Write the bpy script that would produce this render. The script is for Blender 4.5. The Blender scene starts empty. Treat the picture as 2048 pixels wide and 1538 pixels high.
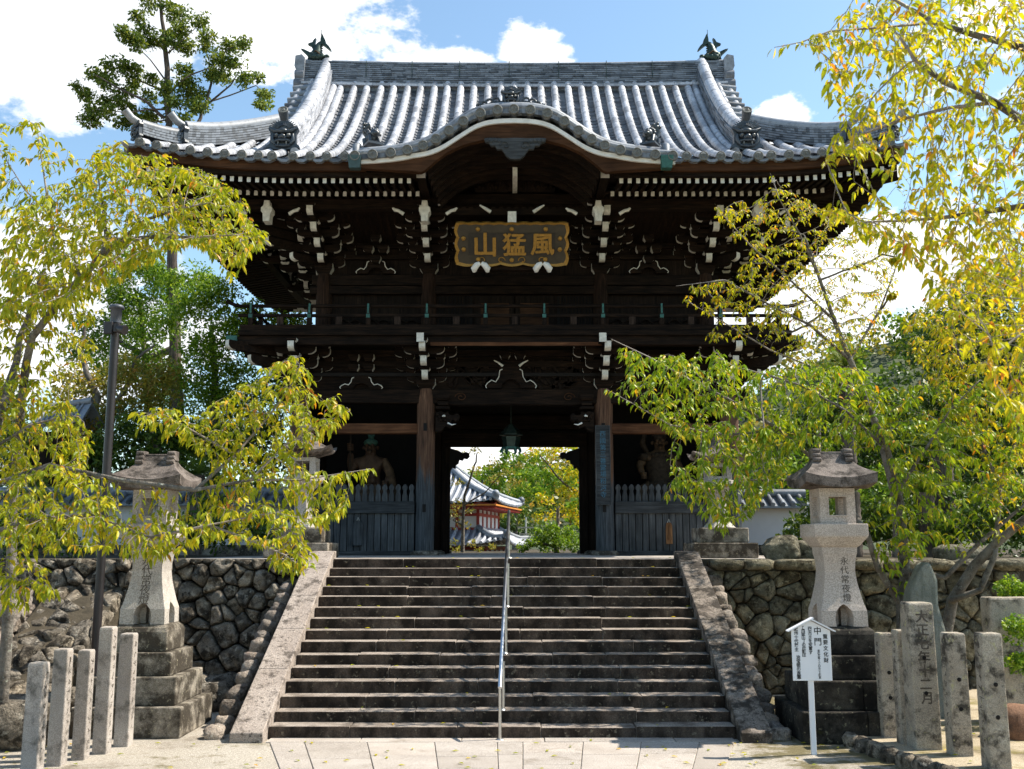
import bpy, math, random
import numpy as np
from mathutils import Vector, Matrix, kdtree, noise as mnoise
from math import sin, cos, pi, radians, sqrt, atan2

SC = bpy.context.scene
COL = SC.collection
RNG = random.Random(7)

# ------------------------------------------------------------------ camera
F = 2050.0            # focal length in photo pixels (photo 2048 wide)
H = 2.43              # eye height above the lower court
TH = math.atan(323.0 / F)
CT, ST = cos(TH), sin(TH)
cam_d = bpy.data.cameras.new('camera')
cam = bpy.data.objects.new('camera', cam_d)
COL.objects.link(cam)
cam.location = (0, 0, H)
cam.rotation_euler = (pi / 2 + TH, 0, 0)
cam_d.sensor_width = 36.0
cam_d.lens = F / 2048 * 36.0
cam_d.clip_end = 2000
cam_d.dof.use_dof = True
cam_d.dof.focus_distance = 22.0
cam_d.dof.aperture_fstop = 4.5
SC.camera = cam

# ------------------------------------------------------------------ light
SUN_EL, SUN_AZ = radians(52), radians(78)     # azimuth clockwise from +Y
S = Vector((cos(SUN_EL) * sin(SUN_AZ), cos(SUN_EL) * cos(SUN_AZ), sin(SUN_EL)))
sl = bpy.data.lights.new('sun', 'SUN')
sl.energy = 5.0
sl.angle = radians(0.5)
sl.color = (1.0, 0.94, 0.83)
sun = bpy.data.objects.new('sun', sl)
COL.objects.link(sun)
sun.rotation_euler = S.to_track_quat('Z', 'Y').to_euler()
sun.location = S * 60

SC.view_settings.view_transform = 'Standard'
SC.view_settings.look = 'None'
SC.view_settings.exposure = 0.86
SC.view_settings.gamma = 1.0
SC.render.engine = 'CYCLES'
SC.cycles.max_bounces = 6
SC.cycles.diffuse_bounces = 3
SC.cycles.glossy_bounces = 2
SC.cycles.transmission_bounces = 3
SC.cycles.use_adaptive_sampling = True
SC.cycles.adaptive_threshold = 0.02


def ray(px, py):
    u = (px - 1024) / F
    v = (769 - py) / F
    return Vector((u, CT - v * ST, ST + v * CT))


def P(px, py, Y):
    """world point seen at photo pixel (px,py) on the vertical plane y=Y"""
    d = ray(px, py)
    t = Y / d.y
    return Vector((d.x * t, Y, H + d.z * t))


W = bpy.data.worlds.new('World')
SC.world = W
W.use_nodes = True


def build_world():
    nt = W.node_tree
    N, L = nt.nodes, nt.links
    N.clear()
    out = N.new('ShaderNodeOutputWorld')
    bg = N.new('ShaderNodeBackground')
    bg.inputs['Strength'].default_value = 0.115
    L.new(bg.outputs[0], out.inputs[0])
    sky = N.new('ShaderNodeTexSky')
    sky.sky_type = 'NISHITA'
    sky.sun_disc = False
    sky.sun_elevation = SUN_EL
    sky.sun_rotation = SUN_AZ
    sky.altitude = 100
    sky.air_density = 1.0
    sky.dust_density = 0.8
    sky.ozone_density = 0.35
    tc = N.new('ShaderNodeTexCoord')
    # clouds: soft blobs around fixed directions, broken up by noise
    nz = N.new('ShaderNodeTexNoise')
    nz.inputs['Scale'].default_value = 7.5
    nz.inputs['Detail'].default_value = 9
    nz.inputs['Roughness'].default_value = 0.58
    mp = N.new('ShaderNodeMapping')
    mp.inputs['Scale'].default_value = (1, 1, 1.7)
    mp.inputs['Location'].default_value = (3.1, 0.4, 1.2)
    L.new(tc.outputs['Generated'], mp.inputs['Vector'])
    L.new(mp.outputs[0], nz.inputs['Vector'])
    blobs = [  # px, py, rx, ry, weight  (where each cloud stands in the sky)
        (300, -20, 400, 150, 1.15), (120, 100, 230, 130, 1.1), (430, 5, 150, 70, 1.0), (570, 0, 80, 45, .75), (170, 180, 80, 65, .85),
        (1065, 108, 60, 54, 1.15), (915, 140, 80, 36, 1.05), (805, 138, 45, 30, .75), (1110, 135, 50, 42, .9),
        (1558, 250, 60, 56, 1.15), (1520, 285, 50, 24, .8),
        (120, 640, 280, 190, 1.0), (480, 300, 110, 60, .7), (1700, 620, 300, 240, 1.0),
        (2020, 360, 200, 260, .5), (1990, 40, 160, 80, .4),
        (960, 930, 200, 120, 1.2), (2600, 500, 450, 350, .9), (700, -500, 500, 250, .9),
        (1450, -700, 420, 220, .8),
    ]
    acc = None
    for (px, py, rx, ry, w) in blobs:
        c = ray(px, py).normalized()
        right = c.cross(Vector((0, 0, 1))).normalized()
        up = right.cross(c).normalized()
        dots = []
        for ax, r in ((right, rx), (up, ry)):
            vm = N.new('ShaderNodeVectorMath'); vm.operation = 'DOT_PRODUCT'
            L.new(tc.outputs['Generated'], vm.inputs[0])
            vm.inputs[1].default_value = ax
            m = N.new('ShaderNodeMath'); m.operation = 'MULTIPLY'
            L.new(vm.outputs['Value'], m.inputs[0]); m.inputs[1].default_value = F / r
            m2 = N.new('ShaderNodeMath'); m2.operation = 'POWER'
            L.new(m.outputs[0], m2.inputs[0]); m2.inputs[1].default_value = 2
            dots.append(m2)
        a = N.new('ShaderNodeMath'); a.operation = 'ADD'
        L.new(dots[0].outputs[0], a.inputs[0]); L.new(dots[1].outputs[0], a.inputs[1])
        f = N.new('ShaderNodeVectorMath'); f.operation = 'DOT_PRODUCT'
        L.new(tc.outputs['Generated'], f.inputs[0]); f.inputs[1].default_value = c
        g = N.new('ShaderNodeMath'); g.operation = 'LESS_THAN'
        L.new(f.outputs['Value'], g.inputs[0]); g.inputs[1].default_value = 0.0
        a2 = N.new('ShaderNodeMath'); a2.operation = 'MULTIPLY_ADD'
        L.new(g.outputs[0], a2.inputs[0]); a2.inputs[1].default_value = 9; L.new(a.outputs[0], a2.inputs[2])
        e = N.new('ShaderNodeMath'); e.operation = 'MULTIPLY_ADD'     # w - w*r2*.6
        L.new(a2.outputs[0], e.inputs[0]); e.inputs[1].default_value = -0.55 * w; e.inputs[2].default_value = w
        if acc is None:
            acc = e
        else:
            mx = N.new('ShaderNodeMath'); mx.operation = 'SMOOTH_MAX'
            mx.inputs[2].default_value = 0.1
            L.new(acc.outputs[0], mx.inputs[0]); L.new(e.outputs[0], mx.inputs[1])
            acc = mx
    ma = N.new('ShaderNodeMath'); ma.operation = 'MULTIPLY_ADD'
    L.new(nz.outputs['Fac'], ma.inputs[0]); ma.inputs[1].default_value = 2.3
    ma.inputs[2].default_value = -1.3
    cl = N.new('ShaderNodeMath'); cl.operation = 'MAXIMUM'
    L.new(acc.outputs[0], cl.inputs[0]); cl.inputs[1].default_value = -0.7
    ad = N.new('ShaderNodeMath'); ad.operation = 'ADD'
    L.new(cl.outputs[0], ad.inputs[0]); L.new(ma.outputs[0], ad.inputs[1])
    nz3 = N.new('ShaderNodeTexNoise'); nz3.inputs['Scale'].default_value = 42; nz3.inputs['Detail'].default_value = 6; nz3.inputs['Roughness'].default_value = .6
    L.new(mp.outputs[0], nz3.inputs['Vector'])
    m3 = N.new('ShaderNodeMath'); m3.operation = 'MULTIPLY_ADD'
    L.new(nz3.outputs['Fac'], m3.inputs[0]); m3.inputs[1].default_value = 1.5; m3.inputs[2].default_value = -.75
    ad3 = N.new('ShaderNodeMath'); ad3.operation = 'ADD'
    L.new(ad.outputs[0], ad3.inputs[0]); L.new(m3.outputs[0], ad3.inputs[1])
    ad = ad3
    mr = N.new('ShaderNodeMapRange'); mr.interpolation_type = 'SMOOTHSTEP'
    mr.inputs['From Min'].default_value = 0.2
    mr.inputs['From Max'].default_value = 0.62
    L.new(ad.outputs[0], mr.inputs['Value'])
    # cloud brightness with soft grey undersides
    nz2 = N.new('ShaderNodeTexNoise'); nz2.inputs['Scale'].default_value = 5; nz2.inputs['Detail'].default_value = 5
    L.new(mp.outputs[0], nz2.inputs['Vector'])
    rp = N.new('ShaderNodeValToRGB')
    rp.color_ramp.elements[0].position = 0.35; rp.color_ramp.elements[0].color = (5.0, 5.3, 5.7, 1)
    rp.color_ramp.elements[1].position = 0.6; rp.color_ramp.elements[1].color = (7.2, 7.25, 7.3, 1)
    L.new(nz2.outputs['Fac'], rp.inputs[0])
    tint = N.new('ShaderNodeMix'); tint.data_type = 'RGBA'; tint.blend_type = 'MULTIPLY'
    tint.inputs[0].default_value = 1.0
    tint.inputs[7].default_value = (1.08, 1.20, 1.16, 1)
    L.new(sky.outputs[0], tint.inputs[6])
    mix = N.new('ShaderNodeMix'); mix.data_type = 'RGBA'
    L.new(mr.outputs['Result'], mix.inputs[0])
    L.new(tint.outputs[2], mix.inputs[6]); L.new(rp.outputs[0], mix.inputs[7])
    L.new(mix.outputs[2], bg.inputs['Color'])


build_world()

# ------------------------------------------------------------------ mesh helpers
ORG = {}


def org(o):
    return ORG.get(o.name, Vector((0, 0, 0)))


DEEP = [False]        # the gate's upper storey is deeper behind its ridge than in front of it


def deep(y): return y if y < 27.6 else 27.6 + (y - 27.6) * 1.46


class MB:
    def __init__(self):
        self.v, self.f, self.m, self.s = [], [], [], []

    def add(self, vs, fs, mi=0, sm=False):
        b = len(self.v)
        self.v += [tuple(p) for p in vs]
        for f in fs:
            self.f.append(tuple(i + b for i in f))
            self.m.append(mi)
            self.s.append(sm)
        return self

    def box(self, x0, y0, z0, x1, y1, z1, mi=0, front=None):
        vs = [(x0, y0, z0), (x1, y0, z0), (x1, y1, z0), (x0, y1, z0), (x0, y0, z1), (x1, y0, z1), (x1, y1, z1), (x0, y1, z1)]
        self.add(vs, [(0, 3, 2, 1), (4, 5, 6, 7), (1, 2, 6, 5), (2, 3, 7, 6), (3, 0, 4, 7)], mi)
        self.add(vs[:], [(0, 1, 5, 4)], mi if front is None else front)
        return self

    def cbox(self, c, s, mi=0, front=None, M=None):
        """box centred at c with size s, optionally turned by the 3x3 matrix M"""
        hx, hy, hz = s[0] / 2, s[1] / 2, s[2] / 2
        t = MB().box(-hx, -hy, -hz, hx, hy, hz, mi, front)
        MM = Matrix.Translation(Vector(c))
        if M is not None:
            MM = MM @ M.to_4x4()
        return self.merge(t, MM)

    def prism(self, pts, a, b, ax='y', mi=0, side=None, sm=False):
        n = len(pts)
        def q(p, t):
            if ax == 'y': return (p[0], t, p[1])
            if ax == 'x': return (t, p[0], p[1])
            return (p[0], p[1], t)
        A = [q(p, a) for p in pts]; B = [q(p, b) for p in pts]
        vs = A + B
        self.add(vs, [tuple(range(n)), tuple(range(2 * n - 1, n - 1, -1))], mi)
        for i in range(n):
            j = (i + 1) % n
            sd = mi if side is None else (side(i) if callable(side) else side)
            self.add([A[i], A[j], B[j], B[i]], [(0, 3, 2, 1)], sd, sm)
        return self

    def tube(self, pts, rad, n=8, mi=0, cap=True, sm=True, a0=0.0):
        pts = [Vector(p) for p in pts]
        if not hasattr(rad, '__len__'):
            rad = [rad] * len(pts)
        rings = []
        up = None
        for i, p in enumerate(pts):
            d = (pts[min(i + 1, len(pts) - 1)] - pts[max(i - 1, 0)])
            if d.length < 1e-9: d = Vector((0, 0, 1))
            d.normalize()
            if up is None:
                up = Vector((0, 0, 1)) if abs(d.z) < 0.9 else Vector((1, 0, 0))
            x = up.cross(d)
            if x.length < 1e-6:
                x = Vector((1, 0, 0)).cross(d)
            x.normalize()
            y = d.cross(x).normalized()
            up = y
            rings.append([p + (x * cos(a0 + 2 * pi * k / n) + y * sin(a0 + 2 * pi * k / n)) * rad[i] for k in range(n)])
        vs = [v for r in rings for v in r]
        fs = []
        for i in range(len(rings) - 1):
            for k in range(n):
                k2 = (k + 1) % n
                fs.append((i * n + k, i * n + k2, (i + 1) * n + k2, (i + 1) * n + k))
        self.add(vs, fs, mi, sm)
        if cap:
            self.add(rings[0], [tuple(range(n - 1, -1, -1))], mi)
            self.add(rings[-1], [tuple(range(n))], mi)
        return self

    def lathe(self, prof, n=16, c=(0, 0, 0), mi=0, sm=True, a0=0.0, cap=True):
        vs, fs = [], []
        for (r, z) in prof:
            for k in range(n):
                a = a0 + 2 * pi * k / n
                vs.append((c[0] + r * cos(a), c[1] + r * sin(a), c[2] + z))
        for i in range(len(prof) - 1):
            for k in range(n):
                k2 = (k + 1) % n
                fs.append((i * n + k, i * n + k2, (i + 1) * n + k2, (i + 1) * n + k))
        self.add(vs, fs, mi, sm)
        if cap:
            b = len(prof) - 1
            self.add(vs[:n], [tuple(range(n - 1, -1, -1))], mi)
            self.add(vs[b * n:], [tuple(range(n))], mi)
        return self

    def sq(self, prof, c=(0, 0, 0), mi=0, sm=False):
        """square lathe: profile (half width, z)"""
        return self.lathe([(r * sqrt(2), z) for r, z in prof], 4, c, mi, sm, pi / 4)

    def sphere(self, c, r, n=10, m=6, mi=0, sc=(1, 1, 1)):
        prof = [(max(1e-4, sin(pi * i / m)) * r, -cos(pi * i / m) * r) for i in range(m + 1)]
        t = MB().lathe(prof, n, (0, 0, 0), mi, True)
        return self.merge(t, Matrix.Translation(Vector(c)) @ Matrix.Diagonal((sc[0], sc[1], sc[2], 1)))

    def merge(self, o, M=None):
        vs = o.v if M is None else [tuple(M @ Vector(p)) for p in o.v]
        b = len(self.v)
        self.v += vs
        self.f += [tuple(i + b for i in f) for f in o.f]
        self.m += o.m
        self.s += o.s
        return self

    def mirror_x(self, x0=0.0):
        r = MB()
        r.v = [(2 * x0 - p[0], p[1], p[2]) for p in self.v]
        r.f = [tuple(reversed(f)) for f in self.f]
        r.m = self.m[:]; r.s = self.s[:]
        return r

    def build(self, name, mats, parent=None, loc=None, bevel=0.0, seg=1, label=None, weld=False):
        """one mesh object; without loc the vertices are world coordinates, with loc they are local to loc"""
        if DEEP[0]:
            if loc is None: self.v = [(p[0], deep(p[1]), p[2]) for p in self.v]
            else: loc = (loc[0], deep(loc[1]), loc[2])
        me = bpy.data.meshes.new(name)
        po = org(parent) if parent else Vector((0, 0, 0))
        if loc is None:
            o_ = po
            vs = [(p[0] - po.x, p[1] - po.y, p[2] - po.z) for p in self.v] if parent else self.v
            l = Vector((0, 0, 0))
        else:
            loc = Vector(loc); o_ = loc; vs = self.v; l = loc - po
        me.from_pydata(vs, [], self.f)
        if not isinstance(mats, (list, tuple)): mats = [mats]
        for m in mats: me.materials.append(m)
        me.polygons.foreach_set('material_index', self.m)
        me.polygons.foreach_set('use_smooth', self.s)
        me.update()
        ob = bpy.data.objects.new(name, me)
        COL.objects.link(ob)
        ob.location = l
        if parent: ob.parent = parent
        ORG[ob.name] = o_
        if bevel > 0:
            w = ob.modifiers.new('weld', 'WELD'); w.merge_threshold = 1e-4
            b = ob.modifiers.new('bevel', 'BEVEL'); b.width = bevel; b.segments = seg
            b.limit_method = 'ANGLE'; b.angle_limit = radians(35)
        elif weld:
            w = ob.modifiers.new('weld', 'WELD'); w.merge_threshold = 1e-4
        if label: ob['label'] = label
        return ob


def tag(o, label=None, cat=None, group=None, kind=None):
    if label: o['label'] = label
    if cat: o['category'] = cat
    if group: o['group'] = group
    if kind: o['kind'] = kind
    return o


def thing(name, loc, label, cat, group=None):
    o = bpy.data.objects.new(name, None)
    o.empty_display_size = 0.3
    COL.objects.link(o)
    o.location = loc
    ORG[o.name] = Vector(loc)
    return tag(o, label, cat, group)


def copy_tree(o, parent=None, loc=None):
    c = o.copy(); COL.objects.link(c)
    if parent: c.parent = parent
    if loc is not None: c.location = loc
    for ch in o.children:
        copy_tree(ch, c)
    return c


def structure(o):
    o['kind'] = 'structure'
    return o


def text_mb(s, size, depth, mi=0, weight=0.0):
    """characters as a solid, centred, facing -Y"""
    c = bpy.data.curves.new('lettering', 'FONT')
    c.body = s; c.size = size; c.extrude = depth / 2; c.offset = weight
    c.resolution_u = 2
    o = bpy.data.objects.new('lettering', c)
    COL.objects.link(o)
    dg = bpy.context.evaluated_depsgraph_get()
    dg.update()
    me = bpy.data.meshes.new_from_object(o.evaluated_get(dg))
    vs = [Vector(v.co) for v in me.vertices]
    fs = [tuple(p.vertices) for p in me.polygons]
    bpy.data.objects.remove(o); bpy.data.curves.remove(c); bpy.data.meshes.remove(me)
    r = MB()
    if not vs: return r
    x0 = min(v.x for v in vs); x1 = max(v.x for v in vs); y0 = min(v.y for v in vs); y1 = max(v.y for v in vs)
    cx, cy = (x0 + x1) / 2, (y0 + y1) / 2
    r.add([(v.x - cx, -v.z, v.y - cy) for v in vs], fs, mi)
    return r


def vtext(s, size, step, depth, mi=0, weight=0.0):
    """one vertical column of characters, top character centred at z=0, going down"""
    r = MB()
    z = 0.0
    for ch in s:
        if ch != ' ':
            r.merge(text_mb(ch, size, depth, mi, weight), Matrix.Translation((0, 0, z)))
            z -= step
        else:
            z -= step * 0.6
    return r


def interp(x, xs, ys):
    return float(np.interp(x, xs, ys))


def smooth_curve(xs, ys, n):
    """cubic (Catmull-Rom) resampling of a function table"""
    out = []
    for k in range(n):
        x = xs[0] + (xs[-1] - xs[0]) * k / (n - 1)
        i = max(0, min(len(xs) - 2, int(np.searchsorted(xs, x, 'right')) - 1))
        t = (x - xs[i]) / (xs[i + 1] - xs[i])
        def sl(j):
            if j <= 0: return (ys[1] - ys[0]) / (xs[1] - xs[0])
            if j >= len(xs) - 1: return (ys[-1] - ys[-2]) / (xs[-1] - xs[-2])
            return (ys[j + 1] - ys[j - 1]) / (xs[j + 1] - xs[j - 1])
        h = xs[i + 1] - xs[i]
        m0, m1 = sl(i) * h, sl(i + 1) * h
        y = (2 * t**3 - 3 * t**2 + 1) * ys[i] + (t**3 - 2 * t**2 + t) * m0 + (-2 * t**3 + 3 * t**2) * ys[i + 1] + (t**3 - t**2) * m1
        out.append((x, y))
    return out


# ------------------------------------------------------------------ materials
def new_mat(name):
    m = bpy.data.materials.new(name)
    m.use_nodes = True
    nt = m.node_tree
    b = nt.nodes['Principled BSDF']
    return m, nt, b


def coords(nt, scale=(1, 1, 1), island=False):
    N, L = nt.nodes, nt.links
    tc = N.new('ShaderNodeTexCoord')
    oi = N.new('ShaderNodeObjectInfo')
    mu = N.new('ShaderNodeVectorMath'); mu.operation = 'MULTIPLY_ADD'
    cx = N.new('ShaderNodeCombineXYZ')
    for i in range(3):
        L.new(oi.outputs['Random'], cx.inputs[i])
    L.new(cx.outputs[0], mu.inputs[0]); mu.inputs[1].default_value = (37, 53, 71)
    L.new(tc.outputs['Object'], mu.inputs[2])
    src = mu
    if island:
        ge = N.new('ShaderNodeNewGeometry')
        m2 = N.new('ShaderNodeVectorMath'); m2.operation = 'MULTIPLY_ADD'
        c2 = N.new('ShaderNodeCombineXYZ')
        for i in range(3): L.new(ge.outputs['Random Per Island'], c2.inputs[i])
        L.new(c2.outputs[0], m2.inputs[0]); m2.inputs[1].default_value = (91, 47, 63)
        L.new(mu.outputs[0], m2.inputs[2])
        src = m2
    mp = N.new('ShaderNodeMapping')
    mp.inputs['Scale'].default_value = scale
    L.new(src.outputs[0], mp.inputs['Vector'])
    return mp.outputs[0]


def noise(nt, vec, scale, detail=6, rough=0.55, dist=0.0):
    n = nt.nodes.new('ShaderNodeTexNoise')
    n.inputs['Scale'].default_value = scale
    n.inputs['Detail'].default_value = detail
    n.inputs['Roughness'].default_value = rough
    n.inputs['Distortion'].default_value = dist
    nt.links.new(vec, n.inputs['Vector'])
    return n.outputs['Fac']


def ramp(nt, fac, stops, interp_='LINEAR'):
    r = nt.nodes.new('ShaderNodeValToRGB')
    cr = r.color_ramp
    cr.interpolation = interp_
    while len(cr.elements) < len(stops): cr.elements.new(0.5)
    for e, (p, c) in zip(cr.elements, stops):
        e.position = p
        e.color = (c[0], c[1], c[2], 1) if hasattr(c, '__len__') else (c, c, c, 1)
    nt.links.new(fac, r.inputs[0])
    return r.outputs[0]


def mixc(nt, fac, a, b, mode='MIX'):
    m = nt.nodes.new('ShaderNodeMix'); m.data_type = 'RGBA'; m.blend_type = mode
    if isinstance(fac, (int, float)): m.inputs[0].default_value = fac
    else: nt.links.new(fac, m.inputs[0])
    for i, c in ((6, a), (7, b)):
        if hasattr(c, '__len__') and not hasattr(c, 'is_linked'): m.inputs[i].default_value = (c[0], c[1], c[2], 1)
        else: nt.links.new(c, m.inputs[i])
    return m.outputs[2]


def bump(nt, b, h, strength=0.3, dist=0.02):
    n = nt.nodes.new('ShaderNodeBump')
    n.inputs['Strength'].default_value = strength
    n.inputs['Distance'].default_value = dist
    nt.links.new(h, n.inputs['Height'])
    nt.links.new(n.outputs[0], b.inputs['Normal'])


def wood(name, dark, light, scale, rough=0.75, island=False, contrast=(0.35, 0.7), bmp=0.35):
    m, nt, b = new_mat(name)
    v = coords(nt, scale, island)
    n1 = noise(nt, v, 3.0, 7, 0.6, 0.6)
    v2 = coords(nt, (1, 1, 1), island)
    n2 = noise(nt, v2, 1.3, 4)
    c = ramp(nt, n1, [(contrast[0], dark), (contrast[1], light)])
    c = mixc(nt, ramp(nt, n2, [(0.35, 0.0), (0.65, 0.6)]), c, [x * 0.55 for x in dark])
    nt.links.new(c, b.inputs['Base Color'])
    b.inputs['Roughness'].default_value = min(.95, rough + .1)
    b.inputs['Specular IOR Level'].default_value = 0.10
    bump(nt, b, n1, bmp, 0.02)
    return m


def stone(name, c1, c2, dirt, scale=2.0, dirt_amt=(0.5, 0.65), speck=0.25, rough=0.85, bmp=0.4, island=False, moss=None, moss_rng=(0.58, 0.7), speck_scale=90, lichen=None, streak=None, lsc=14, lth=(0.6, 0.66)):
    m, nt, b = new_mat(name)
    v = coords(nt, (1, 1, 1), island)
    n1 = noise(nt, v, scale, 8, 0.62)
    c = ramp(nt, n1, [(0.3, c1), (0.7, c2)])
    if speck > 0:
        n2 = noise(nt, v, speck_scale, 2, 0.6)
        c = mixc(nt, speck, c, ramp(nt, n2, [(0.38, 0.02), (0.5, 0.5), (0.62, 0.95)]), 'OVERLAY')
    vd = coords(nt, streak, island) if streak else v
    n3 = noise(nt, vd, scale * 1.7, 9, 0.68)
    c = mixc(nt, ramp(nt, n3, [(dirt_amt[0], 0.0), (dirt_amt[1], 0.9)]), c, dirt)
    if lichen is not None:
        n5 = noise(nt, v, lsc, 5, 0.7)
        c = mixc(nt, ramp(nt, n5, [(lth[0], 0.0), (lth[1], 0.8)]), c, lichen)
    if moss is not None:
        n4 = noise(nt, v, scale * 0.9, 7, 0.7)
        c = mixc(nt, ramp(nt, n4, [(moss_rng[0], 0.0), (moss_rng[1], 0.85)]), c, moss)
    if island:
        ge = nt.nodes.new('ShaderNodeNewGeometry')
        c = mixc(nt, 1.0, c, ramp(nt, ge.outputs['Random Per Island'], [(0, (.86, .85, .83)), (.5, (.97, .97, .97)), (1, (1.08, 1.06, 1.04))] if name == 'paving_slab' else [(0, (.55, .53, .5)), (.5, (.95, .95, .95)), (1, (1.3, 1.22, 1.1))]), 'MULTIPLY')
    nt.links.new(c, b.inputs['Base Color'])
    b.inputs['Roughness'].default_value = rough
    b.inputs['Specular IOR Level'].default_value = 0.14
    nb = noise(nt, v, scale * 9, 8, 0.7)
    nb2 = noise(nt, v, scale * 2.6, 5, 0.6)
    ma = nt.nodes.new('ShaderNodeMath'); ma.operation = 'MULTIPLY_ADD'
    nt.links.new(nb2, ma.inputs[0]); ma.inputs[1].default_value = 2.2 if bmp > .6 else .5; nt.links.new(nb, ma.inputs[2])
    bump(nt, b, ma.outputs[0], bmp, 0.035)
    return m


def plain(name, c, rough=0.6, metal=0.0, var=0.15, scale=6, bmp=0.1, spec=0.4, island=False):
    m, nt, b = new_mat(name)
    v = coords(nt, (1, 1, 1), island)
    n1 = noise(nt, v, scale, 6, 0.6)
    nt.links.new(ramp(nt, n1, [(0.3, [x * (1 - var) for x in c]), (0.7, [min(1, x * (1 + var)) for x in c])]), b.inputs['Base Color'])
    b.inputs['Roughness'].default_value = rough
    b.inputs['Metallic'].default_value = metal
    b.inputs['Specular IOR Level'].default_value = spec
    if bmp > 0: bump(nt, b, n1, bmp, 0.01)
    return m


def tile_mat(name, lo, hi, rough=0.42):
    m, nt, b = new_mat(name)
    v = coords(nt)
    ge = nt.nodes.new('ShaderNodeNewGeometry')
    isl = ge.outputs['Random Per Island']
    n1 = noise(nt, v, 4, 7, 0.65)
    ad = nt.nodes.new('ShaderNodeMath'); ad.operation = 'MULTIPLY_ADD'
    nt.links.new(isl, ad.inputs[0]); ad.inputs[1].default_value = 0.65
    nt.links.new(n1, ad.inputs[2])
    c = ramp(nt, ad.outputs[0], [(0.42, lo), (1.02, hi)])
    n3 = noise(nt, v, 9, 6, 0.7)
    c = mixc(nt, ramp(nt, n3, [(0.5, 0.0), (0.68, 0.65)]), c, (0.085, 0.08, 0.072))
    nt.links.new(c, b.inputs['Base Color'])
    b.inputs['Roughness'].default_value = rough
    b.inputs['Specular IOR Level'].default_value = 0.6
    bump(nt, b, n1, 0.15, 0.01)
    return m


def leaf_mat(name, stops, transl=0.45, tcol=None, rough=0.42, spec=0.28):
    m, nt, b = new_mat(name)
    N, L = nt.nodes, nt.links
    ge = N.new('ShaderNodeNewGeometry')
    c = ramp(nt, ge.outputs['Random Per Island'], stops)
    L.new(c, b.inputs['Base Color'])
    b.inputs['Roughness'].default_value = rough
    b.inputs['Specular IOR Level'].default_value = spec
    t = N.new('ShaderNodeBsdfTranslucent')
    g = N.new('ShaderNodeMix'); g.data_type = 'RGBA'; g.blend_type = 'MULTIPLY'; g.inputs[0].default_value = 1
    L.new(c, g.inputs[6]); g.inputs[7].default_value = (*(tcol or (1.25, 1.2, 0.7)), 1)
    L.new(g.outputs[2], t.inputs[0])
    mx = N.new('ShaderNodeMixShader'); mx.inputs[0].default_value = transl
    L.new(b.outputs[0], mx.inputs[1]); L.new(t.outputs[0], mx.inputs[2])
    L.new(mx.outputs[0], N['Material Output'].inputs[0])
    return m


def pillar_mat(name, split):
    """cedar column: brown above, grey weathered below, the border ragged along the grain"""
    m, nt, b = new_mat(name)
    v = coords(nt, (14, 14, 0.9))
    n1 = noise(nt, v, 2.0, 7, 0.62, 0.4)
    br = ramp(nt, n1, [(0.3, (0.028, 0.014, 0.009)), (0.5, (0.10, 0.05, 0.029)), (0.75, (0.20, 0.11, 0.066))])
    gr = ramp(nt, n1, [(0.3, (0.022, 0.025, 0.028)), (0.55, (0.065, 0.071, 0.076)), (0.8, (0.14, 0.148, 0.152))])
    tc = nt.nodes.new('ShaderNodeTexCoord')
    sx = nt.nodes.new('ShaderNodeSeparateXYZ'); nt.links.new(tc.outputs['Object'], sx.inputs[0])
    n2 = noise(nt, coords(nt, (5, 5, 0.5)), 1.5, 5, 0.6)
    ad = nt.nodes.new('ShaderNodeMath'); ad.operation = 'MULTIPLY_ADD'
    nt.links.new(n2, ad.inputs[0]); ad.inputs[1].default_value = 3.4; nt.links.new(sx.outputs[2], ad.inputs[2])
    f = ramp(nt, ad.outputs[0], [(0, 0), (1, 1)])
    mr = nt.nodes.new('ShaderNodeMapRange')
    mr.inputs['From Min'].default_value = split + 1.55; mr.inputs['From Max'].default_value = split + 1.9
    nt.links.new(ad.outputs[0], mr.inputs['Value'])
    c = mixc(nt, mr.outputs[0], gr, br)
    nt.links.new(c, b.inputs['Base Color'])
    b.inputs['Roughness'].default_value = 0.8
    b.inputs['Specular IOR Level'].default_value = 0.2
    bump(nt, b, n1, 0.5, 0.02)
    return m


M = {}
M['wood_x'] = wood('dark_cedar', (0.006, 0.004, 0.0028), (0.036, 0.020, 0.012), (0.7, 9, 9), 0.7, contrast=(0.38, 0.72))  # dark cedars: the gate's deep shade is put into their low albedo
M['wood_y'] = wood('dark_cedar_rafter', (0.006, 0.004, 0.0025), (0.03, 0.0155, 0.0085), (9, 0.7, 9), 0.7)
M['wood_z'] = wood('dark_cedar_plank', (0.006, 0.004, 0.003), (0.033, 0.0195, 0.0125), (9, 9, 0.6), 0.7)
M['brown_x'] = wood('lit_brown_cedar', (0.055, 0.022, 0.011), (0.21, 0.095, 0.045), (0.5, 9, 9), 0.7, contrast=(0.3, 0.75))  # brown cedar with the light on it put into the colour
M['board_x'] = wood('eave_board', (0.035, 0.016, 0.008), (0.12, 0.055, 0.027), (0.5, 7, 7), 0.7, contrast=(0.3, 0.75))
M['grey_z'] = wood('weathered_grey_board', (0.026, 0.028, 0.029), (0.155, 0.16, 0.162), (11, 11, 0.5), 0.8, True, (0.25, 0.8))
M['grey_x'] = wood('weathered_grey_rail', (0.03, 0.032, 0.033), (0.09, 0.093, 0.095), (0.5, 9, 9), 0.8)
M['pillar'] = pillar_mat('column_wood', 1.9)
M['white'] = plain('shell_white_paint', (0.62, 0.59, 0.52), 0.8, 0, 0.2, 14, 0.15, 0.2)
M['white2'] = plain('white_fascia', (0.72, 0.70, 0.66), 0.7, 0, 0.12, 5, 0.1, 0.3)
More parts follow.
